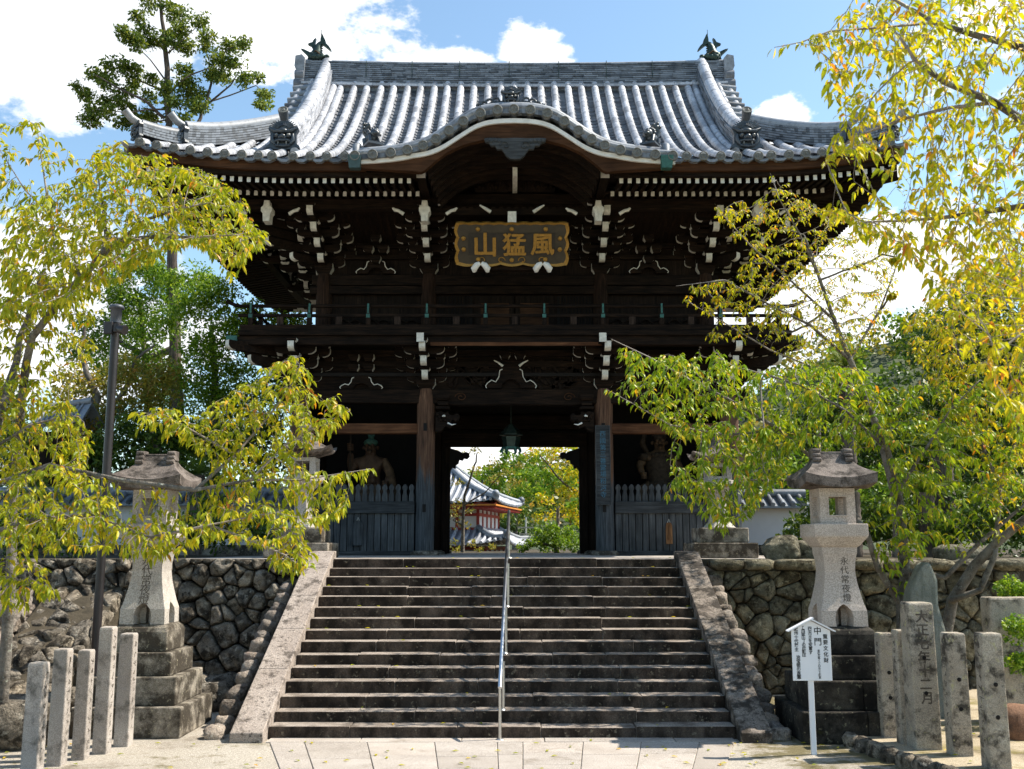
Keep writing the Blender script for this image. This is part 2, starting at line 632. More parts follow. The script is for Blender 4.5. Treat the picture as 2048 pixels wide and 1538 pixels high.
M['tile'] = tile_mat('silver_roof_tile', (0.20, 0.205, 0.225), (0.50, 0.505, 0.54), 0.45)
M['tile_pan'] = tile_mat('trough_tile', (0.035, 0.037, 0.042), (0.15, 0.155, 0.17), 0.55)  # darkened copy of the tile, holds the shade between the cover rows
M['tile_dark'] = tile_mat('blue_grey_ridge_tile', (0.028, 0.033, 0.041), (0.20, 0.22, 0.25), 0.55)
M['tile_orn'] = plain('dark_ornament_tile', (0.035, 0.042, 0.05), 0.38, 0.0, 0.35, 9, 0.3, 0.6)
M['tile_cap'] = plain('tile_end_disc', (0.15, 0.145, 0.13), 0.6, 0, 0.3, 20, 0.2)
M['verdigris'] = plain('verdigris_copper', (0.035, 0.115, 0.095), 0.6, 0.2, 0.4, 12, 0.2)
M['bronze'] = plain('dark_bronze', (0.035, 0.055, 0.045), 0.45, 0.5, 0.4, 10, 0.2)
M['gold'] = plain('old_gold_leaf', (0.30, 0.155, 0.024), 0.48, 0.3, 0.25, 20, 0.2)
M['plaque_bk'] = plain('plaque_lacquer', (0.018, 0.013, 0.007), 0.5, 0, 0.4, 6, 0.2)
M['black'] = plain('black_paint', (0.012, 0.012, 0.012), 0.6, 0, 0.2)
M['void'] = plain('void_black', (0.008, 0.006, 0.005), 0.9, 0, 0.3)  # near-black colour stands in for the shade of interiors, gaps and holes
M['blue_char'] = plain('faded_blue_paint', (0.045, 0.135, 0.20), 0.7, 0, 0.45, 30, 0.1)
M['granite'] = stone('pale_granite', (0.32, 0.28, 0.24), (0.45, 0.405, 0.355), (0.19, 0.165, 0.14), 1.6, (0.55, 0.75), 0.3, bmp=0.25, speck_scale=70)
M['granite_pink'] = stone('warm_granite', (0.37, 0.305, 0.255), (0.50, 0.42, 0.355), (0.23, 0.19, 0.15), 1.6, (0.56, 0.78), 0.28, bmp=0.25, speck_scale=70)
M['granite_dirty'] = stone('mossy_granite_block', (0.25, 0.215, 0.17), (0.39, 0.34, 0.275), (0.028, 0.021, 0.014), 1.7, (0.37, 0.54), 0.35, lichen=(0.34, 0.30, 0.21), bmp=0.5, lsc=18)
M['granite_black'] = stone('blackened_granite', (0.022, 0.019, 0.016), (0.085, 0.073, 0.057), (0.008, 0.007, 0.006), 1.7, (0.42, 0.6), 0.3, lichen=(0.20, 0.18, 0.12), bmp=0.5, moss=(0.07, 0.065, 0.015), moss_rng=(0.62, 0.74))
M['lantern_roof'] = stone('lantern_roof_stone', (0.11, 0.088, 0.076), (0.22, 0.185, 0.16), (0.022, 0.018, 0.014), 2.6, (0.46, 0.62), 0.35, bmp=0.5)
M['post'] = stone('granite_post', (0.30, 0.258, 0.225), (0.44, 0.39, 0.345), (0.07, 0.063, 0.052), 2.2, (0.52, 0.66), 0.3, bmp=0.5, speck_scale=120)
M['post2'] = stone('lichened_granite_post', (0.27, 0.225, 0.175), (0.43, 0.375, 0.30), (0.035, 0.03, 0.025), 2.6, (0.5, 0.62), 0.35, lichen=(0.42, 0.38, 0.20), bmp=0.55, speck_scale=110)
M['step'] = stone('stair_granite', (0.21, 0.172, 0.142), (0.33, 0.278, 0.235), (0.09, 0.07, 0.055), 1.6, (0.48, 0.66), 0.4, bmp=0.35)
M['riser'] = stone('stained_shaded_granite', (0.042, 0.031, 0.024), (0.125, 0.092, 0.070), (0.011, 0.008, 0.006), 1.9, (0.38, 0.58), 0.35, lichen=(0.19, 0.155, 0.11), bmp=0.5, streak=(1, 1, 0.55))  # stains and lichen, base darkened for the shade on the step fronts
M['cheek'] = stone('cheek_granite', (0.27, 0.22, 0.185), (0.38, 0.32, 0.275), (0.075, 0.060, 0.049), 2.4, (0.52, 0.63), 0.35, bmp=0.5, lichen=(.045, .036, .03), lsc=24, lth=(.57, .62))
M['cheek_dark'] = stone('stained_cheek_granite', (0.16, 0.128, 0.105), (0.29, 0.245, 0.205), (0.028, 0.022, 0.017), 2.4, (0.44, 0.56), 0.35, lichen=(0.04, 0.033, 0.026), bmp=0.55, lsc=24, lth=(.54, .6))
M['paving'] = stone('paving_slab', (0.31, 0.27, 0.235), (0.41, 0.365, 0.325), (0.20, 0.165, 0.13), 1.6, (0.56, 0.75), 0.3, island=True, bmp=0.2)
M['boulder'] = stone('wall_boulder', (0.075, 0.063, 0.049), (0.30, 0.26, 0.21), (0.022, 0.018, 0.013), 3.2, (0.47, 0.58), 0.35, island=True, lichen=(0.44, 0.40, 0.33), bmp=1.0, moss=(0.075, 0.06, 0.012), moss_rng=(0.66, 0.78), lsc=9, lth=(.56, .66))
M['boulder_tan'] = stone('tan_wall_stone', (0.075, 0.066, 0.045), (0.26, 0.235, 0.17), (0.03, 0.025, 0.016), 3.0, (0.48, 0.60), 0.35, island=True, lichen=(0.40, 0.365, 0.27), bmp=1.0, moss=(0.10, 0.11, 0.03), moss_rng=(0.66, 0.8), lsc=9, lth=(.56, .68))
M['edging'] = stone('edging_cobble', (0.20, 0.16, 0.135), (0.42, 0.37, 0.32), (0.06, 0.048, 0.037), 3.2, (0.52, 0.66), 0.35, island=True, bmp=1.0, lichen=(.5, .46, .4), lsc=10, lth=(.58, .7))
M['greenrock'] = stone('green_schist', (0.15, 0.16, 0.135), (0.33, 0.34, 0.29), (0.10, 0.11, 0.09), 1.5, (0.5, 0.7), 0.2, bmp=0.9, streak=(5, 5, 0.6))
M['earth'] = stone('packed_earth', (0.055, 0.045, 0.03), (0.10, 0.08, 0.055), (0.03, 0.025, 0.018), 1.2, (0.5, 0.7), 0.3, bmp=0.6)
M['bed'] = stone('mossy_soil', (0.30, 0.24, 0.16), (0.42, 0.35, 0.25), (0.13, 0.10, 0.06), 1.0, (0.5, 0.65), 0.4, bmp=0.5, moss=(0.16, 0.13, 0.025), moss_rng=(0.5, 0.62))
M['steel'] = plain('stainless_pipe', (0.72, 0.73, 0.75), 0.28, 1.0, 0.06, 30, 0.02)
M['steel2'] = plain('stainless_post', (0.50, 0.48, 0.45), 0.32, 0.9, 0.1, 30, 0.02)
M['pole'] = plain('brown_lamp_pole', (0.022, 0.017, 0.0165), 0.42, 0.1, 0.3, 4, 0.05, 0.5)
M['plaster'] = plain('white_plaster', (0.66, 0.62, 0.60), 0.85, 0, 0.06, 2, 0.1, 0.2)
M['vermilion'] = plain('vermilion_paint', (0.30, 0.035, 0.022), 0.55, 0, 0.2, 6, 0.1)
M['orange'] = plain('orange_eave_paint', (0.55, 0.20, 0.03), 0.55, 0, 0.15, 6, 0.1)
M['sign'] = plain('sign_white', (0.74, 0.74, 0.76), 0.5, 0, 0.03, 3, 0.0, 0.4)
M['sign_char'] = plain('sign_black_ink', (0.01, 0.01, 0.012), 0.6, 0, 0.1)
M['carved'] = plain('carved_shadow_stone', (0.10, 0.082, 0.066), 0.9, 0, 0.3, 20, 0.1, 0.1)
M['ochre'] = plain('statue_ochre', (0.075, 0.045, 0.024), 0.75, 0, 0.5, 7, 0.4, 0.2)
M['ochre2'] = plain('statue_skin', (0.065, 0.036, 0.021), 0.7, 0, 0.4, 9, 0.4, 0.2)
M['robe'] = plain('statue_robe', (0.035, 0.024, 0.015), 0.8, 0, 0.6, 9, 0.4, 0.2)
M['green_hair'] = plain('statue_green', (0.04, 0.10, 0.065), 0.7, 0, 0.4, 9, 0.4)
M['bark'] = stone('cherry_bark', (0.10, 0.085, 0.07), (0.24, 0.215, 0.185), (0.05, 0.04, 0.033), 3.0, (0.5, 0.65), 0.2, lichen=(0.34, 0.35, 0.29), bmp=0.8)
M['twig'] = plain('twig_bark', (0.23, 0.195, 0.165), 0.75, 0, 0.35, 12, 0.2)
M['cedar_bark'] = wood('cypress_bark', (0.05, 0.038, 0.03), (0.23, 0.19, 0.16), (9, 9, 0.5), 0.85, contrast=(0.3, 0.7), bmp=0.9)
M['branch_pale'] = plain('pale_conifer_branch', (0.27, 0.22, 0.18), 0.8, 0, 0.3, 9, 0.3)
LG = [(0.0, (0.165, 0.215, 0.008)), (0.35, (0.275, 0.315, 0.010)), (0.7, (0.43, 0.415, 0.012)), (0.94, (0.55, 0.44, 0.018)), (0.985, (0.58, 0.31, 0.03)), (1.0, (0.52, 0.15, 0.02))]
M['leaf_l'] = leaf_mat('cherry_leaf_gold', LG, 0.42)
M['leaf_r'] = leaf_mat('cherry_leaf_green', [(0.0, (0.110, 0.197, 0.010)), (0.4, (0.201, 0.299, 0.011)), (0.8, (0.363, 0.414, 0.015)), (0.97, (0.571, 0.458, 0.028)), (1.0, (0.623, 0.254, 0.019))], 0.4)
M['leaf_y'] = leaf_mat('cherry_leaf_yellow', [(0.0, (0.226, 0.274, 0.010)), (0.4, (0.392, 0.390, 0.012)), (0.8, (0.559, 0.466, 0.015)), (0.96, (0.653, 0.407, 0.026)), (1.0, (0.653, 0.198, 0.026))], 0.5)
M['leaf_c'] = leaf_mat('conifer_spray', [(0.0, (0.046, 0.086, 0.014)), (0.6, (0.132, 0.184, 0.025)), (1.0, (0.265, 0.287, 0.046))], 0.38, rough=0.6, spec=0.25)
M['leaf_d'] = leaf_mat('dark_evergreen_leaf', [(0.0, (0.025, 0.06, 0.010)), (0.6, (0.065, 0.12, 0.015)), (1.0, (0.15, 0.20, 0.025))], 0.35)
M['leaf_b'] = leaf_mat('bright_evergreen_leaf', [(0.0, (0.067, 0.157, 0.011)), (0.6, (0.168, 0.280, 0.020)), (1.0, (0.325, 0.414, 0.034))], 0.4)
M['leaf_t'] = leaf_mat('turning_leaf', [(0.0, (0.13, 0.15, 0.03)), (0.5, (0.26, 0.25, 0.04)), (0.85, (0.40, 0.31, 0.05)), (1.0, (0.34, 0.19, 0.06))], 0.4)
M['leaf_cy'] = leaf_mat('cycad_frond', [(0.0, (0.06, 0.12, 0.016)), (1.0, (0.20, 0.26, 0.035))], 0.4)

# ================================================================== TEMPLE GATE
GX = 0.07
Z0 = 2.21
gate = thing('temple_gate', (GX, 27.6, Z0), 'two-storey dark timber temple gate with curved gable and silver-grey tiled roof above the stairs', 'gate')
ORG[gate.name] = Vector((0, 27.6, Z0))          # gate meshes are written with x measured from the gate's axis


def PG(px, py, Y):
    p = P(px, py, Y)
    return Vector((p.x - GX, p.y, p.z))


def zpx(py, Y):
    return P(1024, py, Y).z


PX = [-5.26, -2.18, 2.18, 5.26]
ROWS = [25.0, 27.6, 30.2]
zcol = zpx(779, 25)


def pillar(x, y, r, z0, z1):
    m = MB().lathe([(r, z0), (r, z1 - 0.3), (r * 0.86, z1)], 24, (x, y, 0))
    if abs(y - 25) < .01 and abs(abs(x) - 2.18) < .01:      # mortise holes left by old rails
        for py in (856, 1017):
            zc = zpx(py, 25)
            m.cbox((x + (0.0 if x < 0 else -.03), y - r + 0.012, zc), (0.085, 0.05, 0.19), 1)
    return m


for y in ROWS:
    for x in PX:
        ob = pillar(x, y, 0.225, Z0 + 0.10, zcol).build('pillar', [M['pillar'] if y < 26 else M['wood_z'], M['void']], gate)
        MB().lathe([(0.36, Z0 - .02), (0.36, Z0 + .06), (0.28, Z0 + 0.11)], 20, (x, y, 0)).build('base_stone', M['granite_dirty'], ob)

# beams of the lower storey
zb0, zb1 = zpx(812, 25), zpx(780, 25)
mb = MB()
pts = []
for (x, z) in [(-5.8, zb1 - .05), (-5.72, zb1), (5.72, zb1), (5.8, zb1 - .05), (5.8, zb0 + .12), (5.65, zb0 + .02), (5.45, zb0 + .05), (5.2, zb0 + .06),
               (2.5, zb0 + .05), (1.9, zb0 + .04), (1.4, zb0 - .0), (0, zb0 + .02), (-1.4, zb0), (-1.9, zb0 + .04), (-2.5, zb0 + .05), (-5.2, zb0 + .06), (-5.45, zb0 + .05), (-5.65, zb0 + .02), (-5.8, zb0 + .12)]:
    pts.append((x, z))
mb.prism(pts, 24.86, 25.14, 'y')
mb.build('tie_beam', M['wood_x'], gate, bevel=.015)
mb = MB()
for sgn in (-1, 1):       # carved scroll near the ends of the rainbow beam
    for k in range(26):
        a = k * 0.36
        r = 0.15 * (1 - k / 30)
        if k:
            mb.tube([p_, (sgn * (1.32 + r * cos(a)), 24.85, (zb0 + zb1) / 2 + r * .75 * sin(a))], .013, 5)
        p_ = (sgn * (1.32 + r * cos(a)), 24.85, (zb0 + zb1) / 2 + r * .75 * sin(a))
mb.build('beam_scroll', M['board_x'], gate)
for sx in (-1, 1):
    z1, z0 = zpx(848, 25), zpx(868, 25)
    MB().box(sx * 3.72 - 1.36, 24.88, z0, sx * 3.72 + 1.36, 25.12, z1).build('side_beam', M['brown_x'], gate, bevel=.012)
    # side bay: back wall and ceiling in the dark
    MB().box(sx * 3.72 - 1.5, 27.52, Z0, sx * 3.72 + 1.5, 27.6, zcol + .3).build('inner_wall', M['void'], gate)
    # passage side wall between front and middle column
    MB().box(sx * 2.18 - .04, 25.2, Z0 + .1, sx * 2.18 + .04, 30.0, zcol).build('passage_wall', M['wood_z'], gate)
    MB().box(sx * 5.26 - .04, 25.2, Z0 + .1, sx * 5.26 + .04, 30.0, zcol).build('end_wall', M['wood_z'], gate)
    MB().box(sx * 1.95 - .0 if sx < 0 else 1.73, 27.48, Z0 + .02, -1.73 if sx < 0 else 1.95, 27.72, zpx(866, 27.6)).build('door_post', M['wood_z'], gate)
    # scalloped bracket in the top corner of the passage
    zt = zpx(897, 27.6)
    pr = [(0, .05), (-.10, .02), (-.22, -.02), (-.34, -.08), (-.42, -.05), (-.50, -.08), (-.52, -.17), (-.45, -.24), (-.37, -.22), (-.33, -.28), (-.24, -.26), (-.22, -.36), (-.15, -.40), (-.14, -.50), (-.06, -.47), (0, -.56)]
    MB().prism([(sx * (1.73 + q[0]), zt + q[1] - .05) for q in pr], 27.5, 27.68, 'y').build('corner_bracket', M['void'], gate)
for (pa, pb, yy) in ((866, 893, 27.45), (831, 858, 27.35)):
    MB().box(-1.95, yy, zpx(pb, yy), 1.95, yy + .25, zpx(pa, yy)).build('lintel', M['wood_x'], gate, bevel=.01)
MB().box(-2.1, 27.74, zpx(893, 27.7) + .01, 2.1, 27.80, zcol + .3).build('transom_void', M['void'], gate)  # black panel, the dark above the lintels put into its colour
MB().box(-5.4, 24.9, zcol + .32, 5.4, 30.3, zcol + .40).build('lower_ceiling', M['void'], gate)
MB().box(-5.4, 30.1, zb0, 5.4, 30.32, zcol + .3).build('rear_beam', M['wood_x'], gate)

# beast-headed noses on the passage side of the front columns
for sx in (-1, 1):
    zc = zpx(840, 24.9)
    xo = sx * 1.93
    m = MB()
    prof = [(0, .18), (-.14, .20), (-.22, .16), (-.30, .20), (-.33, .12), (-.42, .10), (-.52, .16), (-.58, .10), (-.56, .0), (-.48, -.04), (-.42, -.0), (-.36, -.06), (-.40, -.14), (-.34, -.20), (-.22, -.16), (-.16, -.26), (-.06, -.30), (0, -.30)]
    m.prism([(xo + sx * q[0], zc + q[1]) for q in prof], 24.78, 25.06, 'y')
    for k in range(6):
        m.sphere((xo - sx * (.06 + .035 * k), 24.78, zc + .12 - .07 * (k % 3)), .05, 8, 5)
    hd = m.build('beast_nose', M['wood_x'], gate)
    MB().sphere((xo - sx * .20, 24.755, zc + .08), .045, 10, 6, 0, (1, .5, .8)).build('eye', M['white'], hd)
    MB().tube([(xo - sx * .30, 24.76, zc - .09), (xo - sx * .40, 24.72, zc - .14), (xo - sx * .5, 24.72, zc - .12)], [.025, .02, .006], 6).build('tusk', M['white2'], hd)
    m = MB()
    m.cbox((xo - sx * .17, 24.9, zc + .29), (.34, .3, .07)).cbox((xo - sx * .17, 24.9, zc + .40), (.26, .24, .10))
    m.sq([(.13, 0), (.17, .06), (.17, .14)], (xo - sx * .17, 24.9, zc + .47), 0)
    m.build('bearing_block', M['wood_x'], hd, bevel=.01)


# ------------------------------------------------------------------ bracket complexes
def arm(L, w, h, ax):
    """boat-shaped bracket arm, ends and the curve under them painted white"""
    e, c = L / 2, min(h * 0.85, L * .3)
    pts = [(-e, h), (-e, h * .55)]
    for k in range(1, 5):
        a = k / 5 * pi / 2
        pts.append((-e + c * (1 - cos(a)) * 1.0, h * .55 * (1 - sin(a))))
    pts.append((-e + c, 0))
    pts = pts + [(-p[0], p[1]) for p in reversed(pts)]
    n = len(pts)
    wh = set(range(0, 6)) | set(range(n // 2, n - 1))
    r = MB()
    r.prism(pts, -w / 2, w / 2, 'y' if ax == 'x' else 'x', 0, lambda i: 1 if i in wh else 0)
    return r


def masu(s, h):
    r = MB()
    r.sq([(s * .34, 0), (s * .38, h * .2), (s * .47, h * .40), (s * .5, h * .5)], (0, 0, 0), 0)
    r.sq([(s * .5, h * .5), (s * .5, h)], (0, 0, 0), 0)
    for i, f in enumerate(r.f):          # only the flanks are white
        if len(f) == 4:
            a = [Vector(r.v[k]) for k in f]
            n = (a[1] - a[0]).cross(a[2] - a[0])
            if abs(n.x) > abs(n.y) and abs(n.x) > .3 * abs(n.z): r.m[i] = 1
    return r


T = Matrix.Translation


def cluster_parts(n, so, su, L):
    """blocks in one mesh, arms one by one (each an own sub-part)"""
    class BL(list):
        def merge(self, b, Mx): self.append(MB().merge(b, Mx))
    blocks = BL()
    arms = []
    hz = su * .78
    for t in range(n):
        z = .18 + su * t
        ln = so * (t + 1) + .40
        a = arm(ln, .15, hz, 'y')
        arms.append((a, (0, -so * (t + 1) - .16 + ln / 2, z)))
        Lt = L * (1.0 if t % 2 == 0 else .94)
        arms.append((arm(Lt, .13, hz, 'x'), (0, -so * t, z)))
        for sx in (-1, 0, 1):
            if sx == 0:
                blocks.merge(masu(.24, su * .3), T((0, -so * (t + 1), z + hz - .005)))
            else:
                blocks.merge(masu(.23, su * .32 + .05), T((sx * Lt * .40, -so * t, z + hz - .01)))
        if t > 0:
            arms.append((arm(L * 1.55, .12, hz, 'x'), (0, -so * (t - 1), z)))
            for sx in (-1, 1):
                blocks.merge(masu(.21, su * .32 + .05), T((sx * L * .66, -so * (t - 1), z + hz - .01)))
    z = .18 + su * n
    if n > 3:
        arms.append((arm(L, .13, hz, 'x'), (0, -so * n, z)))
        for sx in (-1, 0, 1):
            blocks.merge(masu(.22, su * .3 + .04), T((sx * L * .40, -so * n, z + hz - .01)))
    return blocks, arms


WB = [M['wood_x'], M['white']]


def make_cluster(n, so, su, L, loc, ang=0.0):
    d0 = .46 if ang == 0 else .42
    bl, ar = cluster_parts(n, so, su, L)
    Rm = Matrix.Rotation(ang, 4, 'Z')
    ob = MB().merge(masu(d0, .26 if ang == 0 else .24), Rm @ T((0, 0, -.02))).build('bracket_cluster', WB, gate, loc=loc)
    for b in bl:
        MB().merge(b, Rm).build('bearing_block', WB, ob, loc=Vector(loc))
    for (a, p) in ar:
        MB().merge(a, Rm @ T(p)).build('bracket_arm', WB, ob, loc=Vector(loc))
    return ob


def copy_cluster(src, loc):
    if DEEP[0]: loc = (loc[0], deep(loc[1]), loc[2])
    c = copy_tree(src, gate, Vector(loc) - ORG[gate.name])
    ORG[c.name] = Vector(loc)
    return c


def diagonal(n, so, su, loc, sx):
    """long diagonal arms of a corner complex"""
    for t in range(n):
        ln = (so * (t + 1)) * 1.414 + .6
        a = arm(ln, .16, su * .8, 'y')
        Rm = Matrix.Rotation(sx * pi / 4, 4, 'Z')
        MB().merge(a, Rm @ T((0, -(ln / 2 - .3), .18 + su * t))).build('diagonal_arm', WB, gate, loc=loc)


# lower storey
lz = zcol
c0 = make_cluster(3, .42, .275, .98, (-2.18, 25.0, lz))
copy_cluster(c0, (2.18, 25.0, lz))
for sx in (-1, 1):
    copy_cluster(c0, (sx * 5.26, 25.0, lz))
cs = {}
for sx in (-1, 1):
    cs[sx] = make_cluster(3, .42, .275, .98, (sx * 5.26, 25.0, lz + .001), sx * pi / 2)
    diagonal(3, .42, .275, (sx * 5.26, 25.0, lz), sx)
    for yy in (27.6, 30.2):
        copy_cluster(cs[sx], (sx * 5.26, yy, lz))
# beam ends on the top of the lower complexes
yb = 23.62
for (pxx, w) in ((841, .17), (1205, .17)):
    p = PG(pxx, 675, yb)
    MB().box(p.x - w / 2, yb - .1, zpx(685, yb), p.x + w / 2, 25, zpx(667, yb), 0, 1).build('beam_end', WB, gate)

# frog-leg struts and paired blocks between the complexes
def frogleg(cx, cy, cz, w, h, mi=0):
    half = [(0, h), (w * .16, h), (w * .17, h * .86), (w * .22, h * .80), (w * .24, h * .5), (w * .30, h * .28), (w * .38, h * .36), (w * .46, h * .24), (w * .5, h * .10), (w * .48, 0), (w * .40, .0), (w * .2, 0), (w * .16, h * .22), (w * .08, h * .38), (0, h * .42)]
    pts = half + [(-q[0], q[1]) for q in reversed(half[1:-1])]
    r = MB()
    n = len(half)
    r.prism([(cx + q[0], cz + q[1]) for q in pts], cy - .06, cy + .06, 'y', 0)
    for sg in (-1, 1):
        path = [(cx + sg * q[0], cy - .065, cz + q[1]) for q in half[2:10]]
        r.tube(path, .013, 5, 1)
    return r


for (pxx, p0, p1, w, yy) in ((1022, 733, 777, 1.25, 24.93), (723, 752, 778, 1.05, 24.93), (1322, 752, 778, 1.05, 24.93), (752, 520, 548, 1.0, 25.3), (1297, 519, 547, 1.0, 25.3)):
    p = PG(pxx, p1, yy)
    frogleg(p.x, yy, p.z, w, zpx(p0, yy) - p.z).build('frog_leg_strut', WB, gate)
for (pxs, py, yy) in (((708, 738), 716, 24.85), ((708, 738), 736, 24.9), ((1010, 1040), 711, 24.85), ((1307, 1337), 716, 24.85), ((737, 767), 500, 25.1), ((1282, 1312), 500, 25.1), ((752,), 478, 25.0), ((1297,), 478, 25.0), ((752,), 520, 25.2), ((1297,), 520, 25.2)):
    for pxx in pxs:
        p = PG(pxx, py, yy)
        MB().merge(masu(.26, .17), T((p.x, yy, p.z - .09))).build('bearing_block', WB, gate)
p = PG(1022, 733, 24.9)
for sg in (-1, 1):
    MB().tube([(p.x + sg * .2, 24.85, p.z + .0), (p.x + sg * .3, 24.83, p.z + .08), (p.x + sg * .42, 24.82, p.z + .14)], [.035, .025, .012], 6).build('carved_tip', M['white'], gate)

# wall behind the lower complexes, carved with a leafy relief in the middle bay
zfl = zpx(690, 23.75)
MB().box(-5.26, 25.0, zb1, 5.26, 25.06, zfl).build('frieze_wall', M['wood_x'], gate)
m = MB()
rr = random.Random(3)
for k in range(90):
    x = rr.uniform(-1.75, 1.75); z = rr.uniform(zcol + .03, zpx(722, 25))
    a = rr.uniform(0, pi); L = rr.uniform(.08, .2)
    q = [(cos(a) * L * t + sin(a) * .045 * s, sin(a) * L * t - cos(a) * .045 * s) for t, s in ((-1, 0), (-.3, 1), (.4, .8), (1, 0), (.4, -.8), (-.3, -1))]
    m.prism([(x + u[0], z + u[1]) for u in q], 24.94, 25.0, 'y')
m.build('carved_relief', M['wood_z'], gate)
for k, (pa, pb) in enumerate(((700, 712), (722, 733))):
    MB().box(-5.3, 24.9 - k * -.02, zpx(pb, 24.9), 5.3, 24.999, zpx(pa, 24.9)).build('frieze_beam', M['wood_x'], gate)

# ------------------------------------------------------------------ balcony
DEEP[0] = True
YB = 23.75
M['upper_strut'] = wood('strut_wood', (0.012, 0.008, 0.006), (0.075, 0.05, 0.038), (9, 9, .6), .8)
bx = 6.55
z_fl0, z_fl1 = zpx(670, YB), zpx(660, YB)
balc = MB().box(-bx, YB, z_fl0, bx, 31.45, z_fl1).build('balcony', M['wood_x'], gate, bevel=.01)
MB().box(-bx - .28, YB + .08, zpx(688, YB), bx + .28, YB + .34, z_fl0 - .004).build('edge_beam', M['wood_x'], balc, bevel=.01)
for sx in (-1, 1):
    MB().box(sx * (bx + .16) - .13, YB + .05, zpx(688, YB) - .01, sx * (bx + .16) + .13, YB + .37, z_fl0 + .005).build('beam_cap', M['verdigris'], balc, bevel=.01)
    MB().box(sx * (bx - .2) - .13, YB + .342, zpx(688, YB), sx * (bx - .2) + .13, 31.4, z_fl0 - .004).build('side_edge_beam', M['wood_y'], balc)
# thin reddish strip: sunlight on the balcony edge, put into its colour
MB().box(-2.0, YB + .066, zpx(690, YB), 2.05, YB + .078, zpx(683, YB)).build('sunlit_strip', M['brown_x'], balc)
zj0, zj1 = zpx(657, YB), zpx(647, YB)
MB().box(-bx + .02, YB + .10, z_fl1 + .002, bx - .02, YB + .24, zj1).build('sill_rail', M['wood_x'], balc, bevel=.01)
zm, zt = zpx(628, YB), zpx(609, YB)
MB().box(-bx - .05, YB + .13, zm - .035, bx + .05, YB + .21, zm + .035).build('middle_rail', M['wood_x'], balc)
pts = [(-bx - .35, YB + .17, zt + .12), (-bx - .15, YB + .17, zt + .03), (-bx, YB + .17, zt)] + [(x, YB + .17, zt) for x in (-3, 0, 3)] + [(bx, YB + .17, zt), (bx + .15, YB + .17, zt + .03), (bx + .35, YB + .17, zt + .12)]
MB().tube(pts, .045, 8).build('top_rail', M['wood_x'], balc)
for k in range(10):
    x = -6.3 + 1.4 * k
    po = MB().box(x - .055, YB + .115, zj1, x + .055, YB + .225, zt - .03).build('rail_post', M['wood_z'], balc, bevel=.008)
    MB().box(x - .022, YB + .10, zm + .05, x + .022, YB + .24, zt + .05).build('post_fitting', M['verdigris'], po)
    MB().box(x - .045, YB + .10, zm - .06, x + .045, YB + .112, zm + .03).build('post_fitting', M['verdigris'], po)
    if k < 9:
        MB().box(x + .7 - .075, YB + .125, zj1, x + .7 + .075, YB + .215, zm - .036).build('rail_strut', M['upper_strut'], balc)
for sx in (-1, 1):
    xs = sx * (bx - .17)
    m = MB().box(xs - .05, YB + .3, zj0, xs + .05, 31.3, zj1)
    m.box(xs - .035, YB + .25, zm - .03, xs + .035, 31.3, zm + .03)
    m.tube([(xs, YB + .25, zt), (xs, 31.3, zt)], .04, 8)
    for yy in (25.2, 26.6, 28.0, 29.4, 30.8):
        m.box(xs - .045, yy - .05, zj1, xs + .045, yy + .05, zt)
    m.build('side_railing', M['wood_y'], balc)

# ------------------------------------------------------------------ upper storey body
M['upper_pillar'] = wood('upper_column', (0.012, 0.007, 0.005), (0.065, 0.035, 0.022), (9, 9, .6), .8)
YU = 25.4
UX = [-4.85, -2.18, 2.18, 4.85]
zu = zpx(549, YU)
for yy in (YU, 27.6, 29.8):
    for x in UX:
        if yy == 27.6 and abs(x) < 3: continue
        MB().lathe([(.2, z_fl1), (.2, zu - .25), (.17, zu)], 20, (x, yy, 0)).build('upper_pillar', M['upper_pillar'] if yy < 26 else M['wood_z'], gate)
MB().box(-4.85, YU + .04, z_fl1, 4.85, YU + .10, 11.2).build('upper_wall', M['wood_z'], gate)
for sx in (-1, 1):
    MB().box(sx * 4.85 - .05, YU + .11, z_fl1, sx * 4.85 + .05, 29.8, 11.2).build('upper_end_wall', M['wood_z'], gate)
MB().box(-5.2, YU - .12, zpx(590, YU), 5.2, YU + .035, zpx(574, YU)).build('head_beam', M['wood_x'], gate, bevel=.01)
MB().box(-5.15, YU - .10, zpx(572, YU), 5.15, YU + .03, zpx(552, YU)).build('wall_plate', M['wood_x'], gate, bevel=.01)
for k, (pa, pb) in enumerate(((512, 520), (488, 498), (462, 472), (437, 447))):
    MB().box(-5.0, YU - .09, zpx(pb, YU), 5.0, YU + .03, zpx(pa, YU)).build('through_beam', M['wood_x'], gate)
for x in UX:     # six-petalled nail covers
    p = PG(1027, 582, YU - .16)
    r = MB()
    for k in range(6):
        r.sphere((x + .075 * cos(k * pi / 3), YU - .145, p.z + .075 * sin(k * pi / 3)), .045, 8, 5, 0, (1, .5, 1))
    r.lathe([(.1, -.02), (.1, .02)], 6, (0, 0, 0), 0, False)
    r2 = MB().lathe([(.115, -.015), (.115, .015)], 6, (0, 0, 0), 0, False)
    r2 = MB().merge(r2, T((x, YU - .135, p.z)) @ Matrix.Rotation(pi / 2, 4, 'X'))
    r3 = MB(); r3.merge(r2)
    for k in range(6):
        r3.sphere((x + .065 * cos(k * pi / 3), YU - .155, p.z + .065 * sin(k * pi / 3)), .036, 8, 5, 0, (1, .5, 1))
    r3.build('nail_cover', M['verdigris'], gate)
